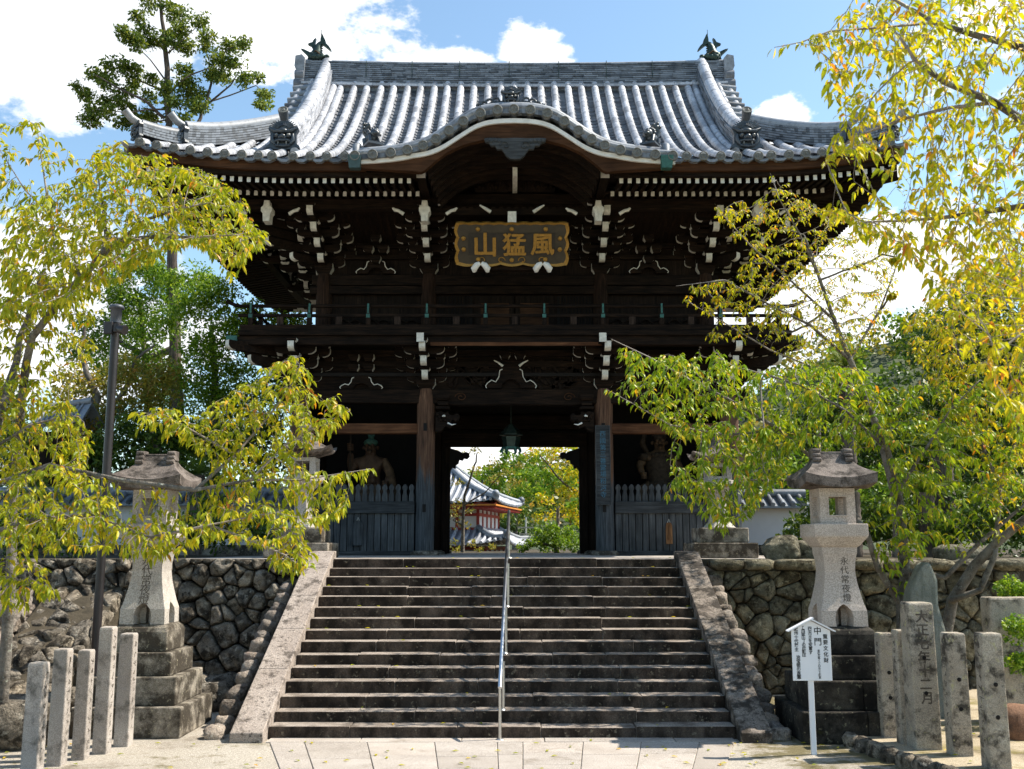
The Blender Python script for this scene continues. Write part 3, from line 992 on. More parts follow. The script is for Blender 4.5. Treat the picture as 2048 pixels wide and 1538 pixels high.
# doors, lattice windows, carved side panels
zd1, zd0 = zpx(576, YU), z_fl1
zd1 = zpx(592, YU)
for sx in (-1, 1):
    m = MB().box(0.02 if sx > 0 else -1.0, YU - .03, zd0, 1.0 if sx > 0 else -.02, YU + .035, zd1)
    d = m.build('door', M['wood_z'], gate)
    MB().box(sx * .5 - .36, YU - .045, zd0 + .2, sx * .5 + .36, YU - .032, zd1 - .2).build('door_panel', M['board_x'], d)
    m = MB()
    for k in range(11):
        x = sx * (1.16 + k * .078)
        m.box(x - .017, YU - .03, zd0, x + .017, YU + .02, zd1)
    m.build('lattice_window', M['wood_z'], gate)
    MB().box(sx * 1.55 - .47, YU + .022, zd0, sx * 1.55 + .47, YU + .036, zd1).build('lattice_backing', M['void'], gate)
    m = MB()
    for j in range(2):
        zc = zm + (.14 if j == 0 else -.20)
        for k in range(3):
            xc = sx * (2.75 + .72 * k)
            for a in range(9):
                t0, t1 = a / 9 * 2 * pi, (a + 1) / 9 * 2 * pi
                m.tube([(xc + .3 * (t0 / pi - 1), YU - .02, zc + .09 * sin(t0)), (xc + .3 * (t1 / pi - 1), YU - .02, zc + .09 * sin(t1))], .025, 5)
                m.tube([(xc + .3 * (t0 / pi - 1), YU - .02, zc - .07 * sin(t0)), (xc + .3 * (t1 / pi - 1), YU - .02, zc - .07 * sin(t1))], .02, 5)
    m.build('carved_panel', M['wood_x'], gate)

# upper complexes
U = make_cluster(4, .5, .245, 1.02, (-2.18, YU, zu))
copy_cluster(U, (2.18, YU, zu))
for sx in (-1, 1):
    copy_cluster(U, (sx * 4.85, YU, zu))
    q = make_cluster(4, .5, .245, 1.02, (sx * 4.85, YU, zu + .001), sx * pi / 2)
    diagonal(4, .5, .245, (sx * 4.85, YU, zu), sx)
    copy_cluster(q, (sx * 4.85, 27.6, zu)); copy_cluster(q, (sx * 4.85, 29.8, zu))
# vertical end pieces under the eave (white), one over every complex, and tail tips
for pxx in (533, 849, 1197, 1519):
    pk = PG(pxx, 440, 23.1)
    x = pk.x
    m = MB()
    prof = [(.06, zpx(402, 23.1)), (.075, zpx(412, 23.1)), (.13, zpx(416, 23.1)), (.13, zpx(423, 23.1)), (.085, zpx(428, 23.1)), (.075, zpx(443, 23.1))]
    m.prism([(x - a, b) for a, b in prof] + [(x + a, b) for a, b in reversed(prof)], 23.05, 23.35, 'y', 1, 1)
    m.build('eave_nose', WB, gate)
    for sg in (-1, 1):
        z = zpx(424, 23.2)
        MB().tube([(x + sg * .5, 23.2, z - .05), (x + sg * .62, 23.17, z + .02), (x + sg * .70, 23.15, z + .03), (x + sg * .76, 23.14, z + .08)], [.045, .04, .045, .02], 6).build('carved_tip', M['white'], gate)
x = 0
p = PG(1024, 437, 23.0)
MB().box(p.x - .1, 22.95, zpx(446, 23), p.x + .1, 23.5, zpx(424, 23), 0, 1).build('eave_nose', WB, gate)
for sg in (-1, 1):
    z = zpx(420, 23.2)
    MB().tube([(p.x + sg * .5, 23.2, z - .05), (p.x + sg * .62, 23.17, z + .02), (p.x + sg * .76, 23.14, z + .1)], [.045, .04, .02], 6).build('carved_tip', M['white'], gate)

# ------------------------------------------------------------------ roof
M['tile_mid'] = tile_mat('grey_ridge_cap', (0.09, 0.095, 0.11), (0.28, 0.29, 0.31), 0.5)
YE, XE = 21.5, 8.72
ZE = zpx(312, YE)           # centre line of the tile ends
SR = 27.6 - YE              # run from eave to ridge
ZRB = zpx(180, 27.3)        # top of the slope under the ridge
b2 = (zpx(181, YE + 5.58) - ZE - .40 * 5.58) / 5.58 ** 2
ZRB = ZE + .40 * SR + b2 * SR ** 2


def zr(s):
    return ZE + .40 * s + b2 * s * s


def lift(x):
    a = abs(x)
    return 0.0 if a < 4.5 else .42 * ((a - 4.5) / 4.2) ** 2.4


def surf(x, s, dz=0.0):
    return Vector((x, YE + s, zr(s) + lift(x) * max(0, 1 - s / 3.5) + dz))


def tile_row(m, fn, s0, s1, r=.098, seg=.30, mi=0, cap=True, capmi=1):
    """half round cover tiles along fn(s)"""
    n = max(1, int(round((s1 - s0) / seg)))
    for k in range(n):
        a, b = s0 + (s1 - s0) * k / n, s0 + (s1 - s0) * (k + 1) / n
        p0, p1 = fn(a), fn(b)
        d = (p1 - p0).normalized()
        up = Vector((0, 0, 1))
        sd = d.cross(up).normalized()
        nn = sd.cross(d).normalized()
        vs = []
        for (p, rr) in ((p0 - d * .012, r * 1.03), (p1, r * .97)):
            for j in range(9):
                t = pi * j / 8 * 1.16 - .08 * pi
                vs.append(p + sd * (rr * cos(t)) + nn * (rr * sin(t)))
        m.add(vs, [(j, j + 1, j + 10, j + 9) for j in range(8)], mi, True)
        m.add(vs[:9], [tuple(range(9))], mi)
    if cap:
        p0 = fn(s0); d = (fn(s0 + .1) - p0).normalized()
        disc(m, p0 - d * .02, -Vector((d.x, d.y, 0)).normalized(), r * 1.08, capmi, mi)


def disc(m, c, nrm, r, mi, rim):
    """round tile end with raised rim and three commas"""
    nrm = Vector(nrm).normalized()
    Q = nrm.to_track_quat('Z', 'Y').to_matrix().to_4x4()
    t = MB()
    t.lathe([(r, -.05), (r, .02), (r * .93, .03), (r * .80, .03), (r * .74, .012), (1e-3, .012)], 20, (0, 0, 0), mi, False, 0, False)
    for k in range(3):
        a0 = k * 2 * pi / 3
        pts = [(r * (.16 + .11 * j) * cos(a0 + .55 * j), r * (.16 + .11 * j) * sin(a0 + .55 * j), .014) for j in range(5)]
        t.tube(pts, [r * .13, r * .11, r * .085, r * .06, r * .03], 5, mi)
    m.merge(t, Matrix.Translation(c) @ Q)


_rr = random.Random(77)
rowX = [i * .376 + _rr.uniform(-.012, .012) for i in range(-23, 24)]
XG = 5.35      # descending ridge
XV = 6.07      # verge


def s_end(x):
    return SR if abs(x) <= XV else max(0.0, XE - abs(x))


kdx = [0, 40, 75, 100, 130, 165, 200, 250, 322]
ky = [205, 207, 215, 228, 248, 270, 283, 292, 298]
YK = 21.2
mx = P(1024 + 100, 260, YK).x / 100
KX = [d * mx for d in kdx]
KZ = [zpx(y, YK) for y in ky]
half = smooth_curve(KX, KZ, 41)
def kz(x): return float(np.interp(abs(x), [h[0] for h in half], [h[1] for h in half]))
def s_start(x):
    if abs(x) > 3.3: return 0.0
    s = 0.0
    while s < 5 and zr(s) < kz(x) - .30: s += .05
    return max(s, .35)


m = MB()
for x in rowX:
    if s_end(x) > .3 and not (abs(abs(x) - XG) < .12):
        s0 = s_start(x)
        tile_row(m, (lambda s, x=x: surf(x, s)), s0, s_end(x), cap=s0 == 0)
# troughs between the rows: stepped pan tiles
for i in range(len(rowX) - 1):
    xa, xb = rowX[i] + .05, rowX[i + 1] - .05
    xm = (xa + xb) / 2
    se = min(s_end(rowX[i]), s_end(rowX[i + 1]))
    if se < .1: se = .1
    n = max(1, int(se / .175))
    for k in range(n):
        a, b = se * k / n, se * (k + 1) / n
        if a < s_start(xm) - .1: continue
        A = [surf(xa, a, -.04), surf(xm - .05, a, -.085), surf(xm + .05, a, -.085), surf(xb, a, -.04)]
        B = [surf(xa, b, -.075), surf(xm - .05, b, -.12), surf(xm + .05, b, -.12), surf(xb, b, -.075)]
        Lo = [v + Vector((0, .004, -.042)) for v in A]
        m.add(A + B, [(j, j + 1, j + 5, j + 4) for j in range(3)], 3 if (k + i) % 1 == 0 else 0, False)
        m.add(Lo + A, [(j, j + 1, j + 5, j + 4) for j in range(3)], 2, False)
    # eave pan tile front: hanging crescent
    y0 = YE - .03
    z = surf(xm, 0).z
    if abs(xm) < 3.3: continue
    pts = [(xa - .02, z - .03), (xm - .06, z - .085), (xm + .06, z - .085), (xb + .02, z - .03), (xb + .02, z - .085), (xm + .06, z - .145), (xm - .06, z - .145), (xa - .02, z - .085)]
    m.prism(pts, y0, y0 + .12, 'y', 2)
# far slope and both hipped ends
for x in rowX[::2]:
    tile_row(m, (lambda s, x=x: Vector((x, 55.2 - (YE + s), zr(s)))), 0, s_end(x), r=.098, seg=1.5, cap=False)
g = []
def sheet(m, fn, us, vs, mi=0):
    V = [fn(u, v) for u in us for v in vs]
    nv = len(vs)
    m.add(V, [(i * nv + j, i * nv + j + 1, (i + 1) * nv + j + 1, (i + 1) * nv + j) for i in range(len(us) - 1) for j in range(nv - 1)], mi, True)
nn_ = 13
sheet(m, lambda u, v: Vector((u * (XE - v) if XE - v < XV else u * max(XE - v, XV), 55.2 - (YE + v), zr(v) - .06)), [-1 + 2 * k / 20 for k in range(21)], [SR * k / nn_ for k in range(nn_ + 1)])
for sx in (-1, 1):
    # hipped end: s runs inward from the side eave
    def side(y, s, sx=sx):
        a = abs(y - 27.6)
        lf = 0.0 if a < 2.0 else .42 * ((a - 2.0) / 4.1) ** 2.4
        return Vector((sx * (XE - s), y, zr(s) + lf * max(0, 1 - s / 3.5)))
    smax = XE - 5.0
    sheet(m, lambda u, v: side(27.6 + u * (SR - v if v < smax else SR - smax), v) - Vector((0, 0, .07)), [-1 + k / 10 for k in range(21)], [smax * k / 9 for k in range(10)])
    for k in range(-15, 16):
        y = 27.6 + k * .376
        e = min(smax, SR - abs(y - 27.6))
        if e > .3:
            tile_row(m, (lambda s, y=y, side=side: side(y, s)), 0, e, seg=.5, cap=True)
roof = m.build('roof', [M['tile'], M['tile_cap'], M['tile_dark'], M['tile_pan']], gate)

# stacked-tile ridge
def brickwall(m, p0, p1, zlo, zhi, y0, y1, courses, rnd, zfun=None, mi=0, lmin=.25, lmax=.42):
    """courses of flat tiles between x=p0 and p1 (x axis)"""
    hc = (zhi - zlo) / courses
    for c in range(courses):
        x = p0
        off = rnd.uniform(0, .3)
        while x < p1 - 1e-4:
            L = rnd.uniform(lmin, lmax) if x > p0 else off + .08
            xe = min(p1, x + L)
            dz0, dz1 = (zfun(x), zfun(xe)) if zfun else (0, 0)
            za, zb = zlo + c * hc, zlo + (c + 1) * hc - .016
            ins = rnd.uniform(0, .02)
            vs = [(x + .003, y0 + ins, za + dz0), (xe - .003, y0 + ins, za + dz1), (xe - .003, y1, za + dz1), (x + .003, y1, za + dz0),
                  (x + .003, y0 + ins, zb + dz0), (xe - .003, y0 + ins, zb + dz1), (xe - .003, y1, zb + dz1), (x + .003, y1, zb + dz0)]
            m.add(vs, [(0, 3, 2, 1), (4, 5, 6, 7), (0, 1, 5, 4), (1, 2, 6, 5), (2, 3, 7, 6), (3, 0, 4, 7)], mi)
            x = xe
    return m


rz0, rz1 = zpx(176, 27.3), zpx(126, 27.3)
def rsag(x):
    return .10 * (abs(x) / 6.0) ** 2.2
m = MB()
brickwall(m, -5.95, 5.95, rz0 + .05, rz1, 27.28, 27.95, 12, random.Random(5), rsag)
m.tube([(x, 27.6, rz1 + .02 + rsag(x)) for x in np.linspace(-6.0, 6.0, 25)], .13, 10, 1)
m.box(-5.95, 27.25, ZRB - .5, 5.95, 28.0, rz0 + .02, 0)
ridge = m.build('ridge', [M['tile_dark'], M['tile_dark']], roof)
m = MB()
for k in range(24):
    x0, x1 = -6 + .5 * k, -6 + .5 * (k + 1)
    m.add([(x0 + .004, 27.12, rz0 - .04 + rsag(x0)), (x1 - .004, 27.12, rz0 - .04 + rsag(x1)), (x1 - .004, 27.12, rz0 + .03 + rsag(x1)), (x0 + .004, 27.12, rz0 + .03 + rsag(x0)),
           (x0 + .004, 27.9, rz0 - .04 + rsag(x0)), (x1 - .004, 27.9, rz0 - .04 + rsag(x1)), (x1 - .004, 27.9, rz0 + .03 + rsag(x1)), (x0 + .004, 27.9, rz0 + .03 + rsag(x0))],
          [(0, 1, 2, 3), (3, 2, 6, 7), (0, 4, 5, 1), (1, 5, 6, 2), (0, 3, 7, 4)], 0)
m.build('ridge_base_course', M['tile'], roof)
for x in (-4.2, -2.9, -1.55, -.15, 1.25, 2.6, 3.9):
    MB().tube([(x, 27.26, rz1 + .05), (x, 27.26, rz0 + .3)], .011, 5).build('ridge_wire', M['bronze'], roof)
for sx in (-1, 1):
    # end plate of the ridge and the stack of ornament tiles stepping down the gable
    m = MB()
    za = rz1 + .12
    m.prism([(sx * 5.93, rz0 - .05), (sx * 5.93, za), (sx * 6.02, za + .1), (sx * 6.2, za + .06), (sx * 6.22, za - .25), (sx * 6.16, za - .4), (sx * 6.2, rz0)], 27.2, 28.0, 'y', 1)
    for (dx, dz, r) in ((.22, -.5, .16), (.24, -.78, .17), (.22, -1.05, .13)):
        m.tube([(sx * (5.95), 27.3, za + dz), (sx * (5.98 + dx), 27.3, za + dz)], r, 12, 1)
    m.build('ridge_end_tile', [M['tile_orn'], M['tile_mid']], roof)

# fish finials
def fish(sx):
    Mx = T((sx * 5.62, 27.6, rz1 + .14 + rsag(5.6)))
    m = MB()
    def pt(a, b): return (sx * a * .0143 * 1.0, 0, b * .0143)
    path = [(-10, 8), (-6, 12), (0, 14), (3, 20), (3, 28), (5, 36), (9, 42)]      # body: head low, tail up
    m.tube([pt(-a, b) for a, b in [(22, 2), (15, 4), (6, 5)]], [.05, .09, .12], 8)
    m.tube([pt(*q) for q in [(14, 2), (10, 8), (4, 12), (3, 20), (2, 28), (-2, 36), (-5, 40)]], [.14, .17, .17, .14, .11, .07, .04], 10)
    for poly in ([(-3, 36), (-3, 44), (-5, 57), (-8, 53), (-9, 50), (-11, 46), (-13, 42), (-14, 36), (-20, 30), (-25, 22), (-24, 20), (-16, 27), (-10, 32)],
                 [(6, 24), (8, 36), (6, 47), (10, 44), (13, 38), (19, 36), (22, 34), (16, 31), (12, 24)],
                 [(10, 12), (20, 18), (30, 23), (36, 24), (30, 18), (24, 12), (20, 6), (22, 2), (12, 2)]):
        r = MB().prism([pt(*q)[::2] for q in poly], -.05, .05, 'y')
        m.merge(r)
    for k in range(5):
        b = 10 + 5 * k
        m.prism([pt(-4, b)[::2], pt(-8, b + 1)[::2], pt(-4, b + 3)[::2]], -.03, .03, 'y')
    m.sphere(pt(5, 8), .13, 10, 6, 0, (1.2, 1.2, .9))
    for (a, b, r) in ((0, 4, .1), (8, 4, .11), (-7, 5, .09), (-18, 4, .07), (12, 8, .09)):
        m.sphere((pt(a, b)[0], -.13, pt(a, b)[2]), r, 8, 5, 0, (1.2, .7, .9))
    m2 = MB().tube([(pt(8, 12)[0], -.14, pt(8, 12)[2]), (pt(4, 15)[0], -.17, pt(4, 15)[2]), (pt(0, 12)[0], -.17, pt(0, 12)[2]), (pt(-5, 8)[0], -.15, pt(-5, 8)[2])], .022, 6, 1)
    m.merge(m2)
    m.tube([pt(-4, 52), pt(-4.2, 66)], .008, 4)
    return MB().merge(m, Mx)
for sx in (-1, 1):
    fish(sx).build('fish_finial', [M['bronze'], M['ochre']], roof)

# ridges running down the slope, with demon-face end tiles
def demon(c, sc, nrm_yaw=0.0, tubeup=True):
    """ridge-end tile with a demon face, facing -Y, about one metre square before scaling"""
    m = MB()
    half = [(0, -.5), (.30, -.5), (.46, -.44), (.55, -.47), (.53, -.38), (.43, -.30), (.42, .05), (.50, .20), (.46, .30), (.36, .26), (.30, .38), (.18, .46), (0, .5)]
    pts = half + [(-q[0], q[1]) for q in reversed(half[1:-1])]
    m.prism(pts, -.08, .12, 'y')
    for k in range(13):        # mane fan
        a = radians(25 + k * 130 / 12)
        m.tube([(.18 * cos(a), -.09, .16 + .14 * sin(a)), (.50 * cos(a), -.05, .18 + .36 * sin(a))], [.035, .012], 5)
    m.sphere((0, -.16, .10), .13, 12, 8, 0, (1.2, .8, .7))
    for s in (-1, 1):
        m.tube([(s * .08, -.14, .10), (s * .28, -.16, .10), (s * .46, -.10, .22)], [.075, .06, .02], 8)   # brow/horn
        m.sphere((s * .19, -.16, -.06), .085, 10, 6)
        m.sphere((s * .19, -.235, -.06), .04, 8, 5, 1)
        m.tube([(s * .32, -.10, .0), (s * .34, -.14, -.2), (s * .25, -.14, -.36)], [.05, .07, .04], 7)
        m.tube([(s * .13, -.2, -.30), (s * .14, -.22, -.40)], [.03, .008], 6, 1)
        m.sphere((s * .09, -.2, -.13), .06, 8, 5)
    m.sphere((0, -.2, -.10), .10, 10, 6, 0, (1.1, .9, .8))
    m.tube([(-.27, -.12, -.25), (-.12, -.18, -.22), (.12, -.18, -.22), (.27, -.12, -.25)], .05, 7)
    m.tube([(-.24, -.12, -.38), (0, -.17, -.43), (.24, -.12, -.38)], .045, 7)
    if tubeup:
        m.tube([(0, .10, .36), (0, .02, .56), (0, -.22, .78)], [.12, .135, .17], 14)
        disc(m, Vector((0, -.235, .79)), (0, -1, .55), .165, 1, 0)
        m.lathe([(.16, 0), (.16, .02), (.12, .02), (.11, .005), (.001, .005)], 14, (0, 0, 0), 1) if False else None
    return MB().merge(m, T(c) @ Matrix.Rotation(nrm_yaw, 4, 'Z') @ Matrix.Scale(sc, 4))


def slope_ridge(m, fn, s0, s1, hw, hts, rnd, mi_b=0, mi_t=1, side=(1, 0, 0), seg=.30, taper=None):
    """stacked tile ridge following fn(s); hts = number of courses"""
    sd = Vector(side)
    n = int((s1 - s0) / seg)
    hc = .062
    for c in range(hts):
        off = rnd.uniform(0, .3)
        k = 0
        s = s0
        while s < s1 - 1e-3:
            L = rnd.uniform(.22, .36) if s > s0 else off + .06
            e = min(s1, s + L)
            p0, p1 = fn(s), fn(e)
            w = hw * (1 + (.15 if c == 0 else 0)) + rnd.uniform(-.008, .008)
            za, zb = c * hc, (c + 1) * hc - .01
            vs = []
            for p in (p0, p1):
                for sg in (-1, 1):
                    for z in (za, zb):
                        vs.append(p + sd * (sg * w) + Vector((0, 0, z)))
            m.add(vs, [(0, 1, 5, 4), (2, 6, 7, 3), (1, 3, 7, 5), (0, 2, 3, 1), (4, 5, 7, 6)], mi_b)
            s = e
    k = int((s1 - s0) / .33)
    for j in range(k):
        a, b = s0 + (s1 - s0) * j / k, s0 + (s1 - s0) * (j + 1) / k
        m.tube([fn(a) + Vector((0, 0, hts * hc + .03)), fn(b) + Vector((0, 0, hts * hc + .03))], [hw * .86, hw * .82], 10, mi_t)


for sx in (-1, 1):
    m = MB()
    fn = lambda s: surf(sx * XG, s, .02)
    slope_ridge(m, fn, 1.2, SR - .05, .19, 8, random.Random(8 + sx))
    tile_row(m, lambda s: surf(sx * XG - sx * .27, s, .03), 1.0, SR, r=.10, mi=1, cap=False)
    tile_row(m, lambda s: surf(sx * XG, s, .0), 0, 1.3, r=.10, mi=1, cap=True, capmi=2)
    dr = m.build('descending_ridge', [M['tile_dark'] if sx > 0 else M['tile'], M['tile'], M['tile_cap']], roof)  # sunlit left ridge paler, shaded right one darker, set by tile colour
    p = PG(566 if sx < 0 else 1485, 278, YE + 1.05)
    demon((sx * XG, YE + 1.02, surf(XG, 1.1).z + .38), .70).build('demon_tile', [M['tile_orn'], M['tile_cap']], roof)
    # verge: short tubes laid sideways down the gable edge
    m = MB()
    s = 2.55
    while s < SR - .25:
        q = surf(sx * 5.74, s, .10)
        m.tube([q, q + Vector((sx * .45, 0, -.05))], .10, 10, 0)
        s += .30
    tile_row(m, lambda s: surf(sx * 5.72, s, .10), 2.4, SR - .2, r=.09, mi=1, cap=False)
    m.build('verge_tiles', [M['tile_dark'], M['tile']], roof)
    # gable wall
    m = MB()
    pts = [(YE + s, zr(s) - .12) for s in np.linspace(2.7, SR, 9)]
    m.prism(pts + [(55.2 - a, b) for a, b in reversed(pts[:-1])], sx * 5.55, sx * 5.62, 'x')
    m.build('gable_wall', M['wood_z'], roof)
    # hip ridges: two tiers with upturned ends
    def hip(t):      # t=0 at the gable foot, 1 at the corner
        ax = XV - .25 + (XE - .12 - XV + .25) * t
        s = XE - ax
        up = .0 if t < .45 else .34 * ((t - .45) / .55) ** 2.0
        return Vector((sx * ax, YE + s, zr(s) + lift(ax) * max(0, 1 - s / 3.5) + up * .55))
    sdv = Vector((sx * .7071, .7071, 0))
    m = MB()
    slope_ridge(m, lambda t: hip(t) , 0.0, .72, .17, 6, random.Random(3), 0, 1, sdv, .06)
    m2 = MB()
    def rs(mm, t0, t1, hts, hw):
        n = 26
        for c in range(hts):
            for k in range(n):
                a, b = t0 + (t1 - t0) * k / n, t0 + (t1 - t0) * (k + 1) / n
                p0, p1 = hip(a), hip(b)
                vs = []
                for p in (p0, p1):
                    for sg in (-1, 1):
                        for z in (c * .062, c * .062 + .05):
                            vs.append(p + sdv * (sg * hw) + Vector((0, 0, z)))
                mm.add(vs, [(0, 1, 5, 4), (2, 6, 7, 3), (1, 3, 7, 5), (0, 2, 3, 1), (4, 5, 7, 6)], 0)
        pts = [hip(t0 + (t1 - t0) * k / 12) + Vector((0, 0, hts * .062 + .02)) for k in range(13)]
        mm.tube(pts, hw * .85, 10, 1)
    m = MB()
    rs(m, 0, .66, 7, .17)
    rs(m, .64, .93, 4, .15)
    for (t, hts) in ((.67, 7), (.94, 4)):
        p = hip(t) + Vector((0, 0, hts * .062))
        d = Vector((sx * .7071, -.7071, 0))
        m.tube([p - d * .35, p + d * .0 + Vector((0, 0, .04)), p + d * .18 + Vector((0, 0, .11)), p + d * .34 + Vector((0, 0, .25))], [.09, .09, .085, .09], 12, 1)
        m.prism([(-.2, -.36), (.2, -.36), (.16, .2), (-.16, .2)], -.05, .05, 'y') if False else None
    m.build('hip_ridge', [M['tile_dark'], M['tile_mid']], roof)
    for (t, hts, sc) in ((.68, 7, .50), (.95, 4, .42)):
        p = hip(t) + Vector((0, 0, hts * .04 - .04))
        demon(p, sc, sx * pi / 4, False).build('demon_tile', [M['tile_orn'], M['tile_cap']], roof)

# ------------------------------------------------------------------ curved front gable
YK = 21.2
kc = [(-x, z) for x, z in reversed(half[1:])] + half           # the tile line of the gable
KW = KX[-1]
def koff(x, tab): return float(np.interp(abs(x) / mx, [t[0] for t in tab], [t[1] for t in tab]))
kx0 = -.03
curve = thing  # keep the name short below
m = MB()
sheet(m, lambda u, v: Vector((kc[u][0] + kx0, v, kc[u][1] - .09)), list(range(len(kc))), [YK - .02, 22.4, 23.4, 24.6], 0)
for k in range(len(kc) - 1):
    (xa, za), (xb, zb) = kc[k], kc[k + 1]
    m.prism([(xa + kx0, za - .09), (xb + kx0, zb - .09), (xb + kx0, zb - .24), (xa + kx0, za - .24)], YK, YK + .15, 'y', 2)
# smooth border tiles along the edge
nb = 17
for k in range(nb):
    a = int(k * (len(kc) - 1) / nb); b = int((k + 1) * (len(kc) - 1) / nb)
    m.tube([(kc[i][0] + kx0, YK + .16, kc[i][1] - .04) for i in range(a, b + 1)], .115, 12, 0)
    m.tube([(kc[i][0] + kx0, YK + .05, kc[i][1] - .085) for i in range(a, b + 1)], .07, 8, 0)
cap_px = [706, 741, 777, 810, 841, 867, 893, 921, 955, 989, 1022]
for c in cap_px:
    for sg in ((-1, 1) if c != 1022 else (1,)):
        X = (1022 - c) * mx * sg
        z = kz(X) - .175
        m.tube([(X + kx0, YK - .03, z), (X + kx0, YK + .5, z)], .10, 14, 0)
        disc(m, Vector((X + kx0, YK - .05, z)), (0, -1, 0), .112, 1, 0)
kg = m.build('curved_gable', [M['tile_mid'], M['tile_cap'], M['tile_dark']], gate)
# white fascia, thick carved board, inner ribs
fo = [(0, .335), (60, .34), (100, .37), (140, .36), (200, .24), (322, .22)]
def ribbon(m, top, bot, y0, y1, mi=0):
    for k in range(len(top) - 1):
        m.prism([top[k], top[k + 1], bot[k + 1], bot[k]], y0, y1, 'y', mi)
xs = [c[0] for c in kc]
ft = [(x + kx0, kz(x) - koff(x, fo)) for x in xs]
fb = [(x + kx0, kz(x) - koff(x, fo) - .10) for x in xs]
m = MB(); ribbon(m, ft, fb, YK + .06, YK + .2)
m.build('white_fascia', M['white2'], kg)
low = [(0, 277), (60, 280), (100, 290), (135, 306), (160, 325), (182, 345), (200, 343), (250, 340), (322, 336)]
lowz = lambda x: zpx(koff(x, low), YK + .15)
m = MB()
ribbon(m, [(x, z + .005) for x, z in fb], [(x + kx0, lowz(x)) for x in xs], YK + .12, YK + .28)
m.build('bargeboard', M['board_x'], kg)
inner = [x for x in xs if abs(x) <= 185 * mx]
for k in range(1, 7):
    sc = 1 - .018 * k
    m = MB()
    ribbon(m, [((x * sc) + kx0, lowz(x) + .25 - .015 * k) for x in inner], [((x * sc) + kx0, lowz(x) - .045 * k) for x in inner], YK + .30 + .26 * k, YK + .42 + .26 * k)
    m.build('arch_rib', M['wood_x'], kg)
m = MB()
sheet(m, lambda u, v: Vector((inner[u] * .985 + kx0, v, lowz(inner[u]) + .03)), list(range(len(inner))), [YK + .3, 23, 24.4], 0)
m.build('arch_soffit', M['wood_x'], kg)
MB().prism([(inner[0], 10.2)] + [(x + kx0, lowz(x) + .02) for x in inner] + [(inner[-1], 10.2)], 24.35, 24.45, 'y').build('tympanum', M['wood_z'], kg)
MB().box(-2.1, 23.85, zpx(409, 23.85), 2.1, 24.15, zpx(387, 23.85)).build('rainbow_beam', M['wood_x'], kg, bevel=.02)
# pendant under the crown
pz = lambda y: zpx(y, YK)
hp = [(0, 276), (30, 277), (50, 276), (62, 277), (60, 284), (52, 286), (48, 292), (40, 292), (36, 299), (27, 299), (22, 305), (18, 312), (10, 318), (0, 319)]
pts = [(x * mx, pz(y)) for x, y in hp]
m = MB().prism(pts + [(-a, b) for a, b in reversed(pts[1:-1])], YK - .02, YK + .08, 'y')
for sg in (-1, 1):
    for k in range(14):
        a0, a1 = k * .42, (k + 1) * .42
        r0, r1 = .12 * (1 - k / 16), .12 * (1 - (k + 1) / 16)
        m.tube([(sg * (.21 + r0 * cos(a0)), YK - .03, pz(293) + r0 * sin(a0)), (sg * (.21 + r1 * cos(a1)), YK - .03, pz(293) + r1 * sin(a1))], .016, 5)
    for k in range(4):
        m.sphere((sg * (.34 + .09 * k), YK - .02, pz(283) + .02 * (k % 2)), .05, 8, 5, 0, (1, .5, 1))
m.build('gable_pendant', M['grey_x'], kg, bevel=.008)
# strut carving and nose in the arch
m = MB()
yt = 23.8
zt_ = zpx(386, yt)
for sg in (-1, 1):
    base = [(0, 0), (.95, 0), (.98, .09), (.80, .12), (.78, .2), (.6, .26), (.5, .22), (.42, .33), (.3, .38), (.2, .34), (0, .4)]
    m.prism([(sg * a, zt_ + b) for a, b in base], yt - .1, yt, 'y')
    for k in range(8):
        m.sphere((sg * (.16 + .1 * k), yt - .1, zt_ + .10 + .09 * ((k * 7) % 3) * (1 - k / 9)), .06, 8, 5)
m.box(-.16, yt - .14, zt_, .16, yt + .02, zpx(345, yt))
m.build('gable_strut', M['wood_z'], kg)
for sg in (-1, 1):
    MB().tube([(sg * .38, yt - .1, zpx(346, yt)), (sg * .31, yt - .14, zpx(350, yt)), (sg * .34, yt - .14, zpx(356, yt)), (sg * .24, yt - .14, zpx(357, yt)), (sg * .22, yt - .14, zpx(362, yt))], [.02, .03, .03, .025, .01], 6).build('curl', M['white'], kg)
MB().prism([(-.055, zpx(329, 22.6)), (.055, zpx(329, 22.6)), (.055, zpx(351, 22.6)), (-.055, zpx(351, 22.6))], 22.6, 23.8, 'y', 0).build('gable_nose', M['white'], kg)
# crest on the crown and a small guardian lion at either foot
m = MB()
c = PG(1022, 192, YK + .2)
demon((c.x, YK + .25, c.z - .02), .42, 0, False)
m.merge(demon((c.x, YK + .22, c.z + .0), .46, 0, False))
for sg in (-1, 1):
    for (dx, dz, r) in ((.32, -.12, .10), (.45, -.16, .11), (.58, -.20, .08), (.70, -.24, .06)):
        for k in range(10):
            a0, a1 = k * .6, (k + 1) * .6
            r0, r1 = r * (1 - k / 12), r * (1 - (k + 1) / 12)
            m.tube([(c.x + sg * (dx + r0 * cos(a0)), YK + .2, c.z + dz + r0 * sin(a0)), (c.x + sg * (dx + r1 * cos(a1)), YK + .2, c.z + dz + r1 * sin(a1))], .03, 5)
    m.prism([(c.x, c.z - .33), (c.x + sg * .72, c.z - .36), (c.x + sg * .66, c.z - .25), (c.x + sg * .4, c.z - .12), (c.x, c.z - .1)], YK + .2, YK + .36, 'y')
m.build('gable_crest', [M['tile_orn'], M['tile_cap']], kg)


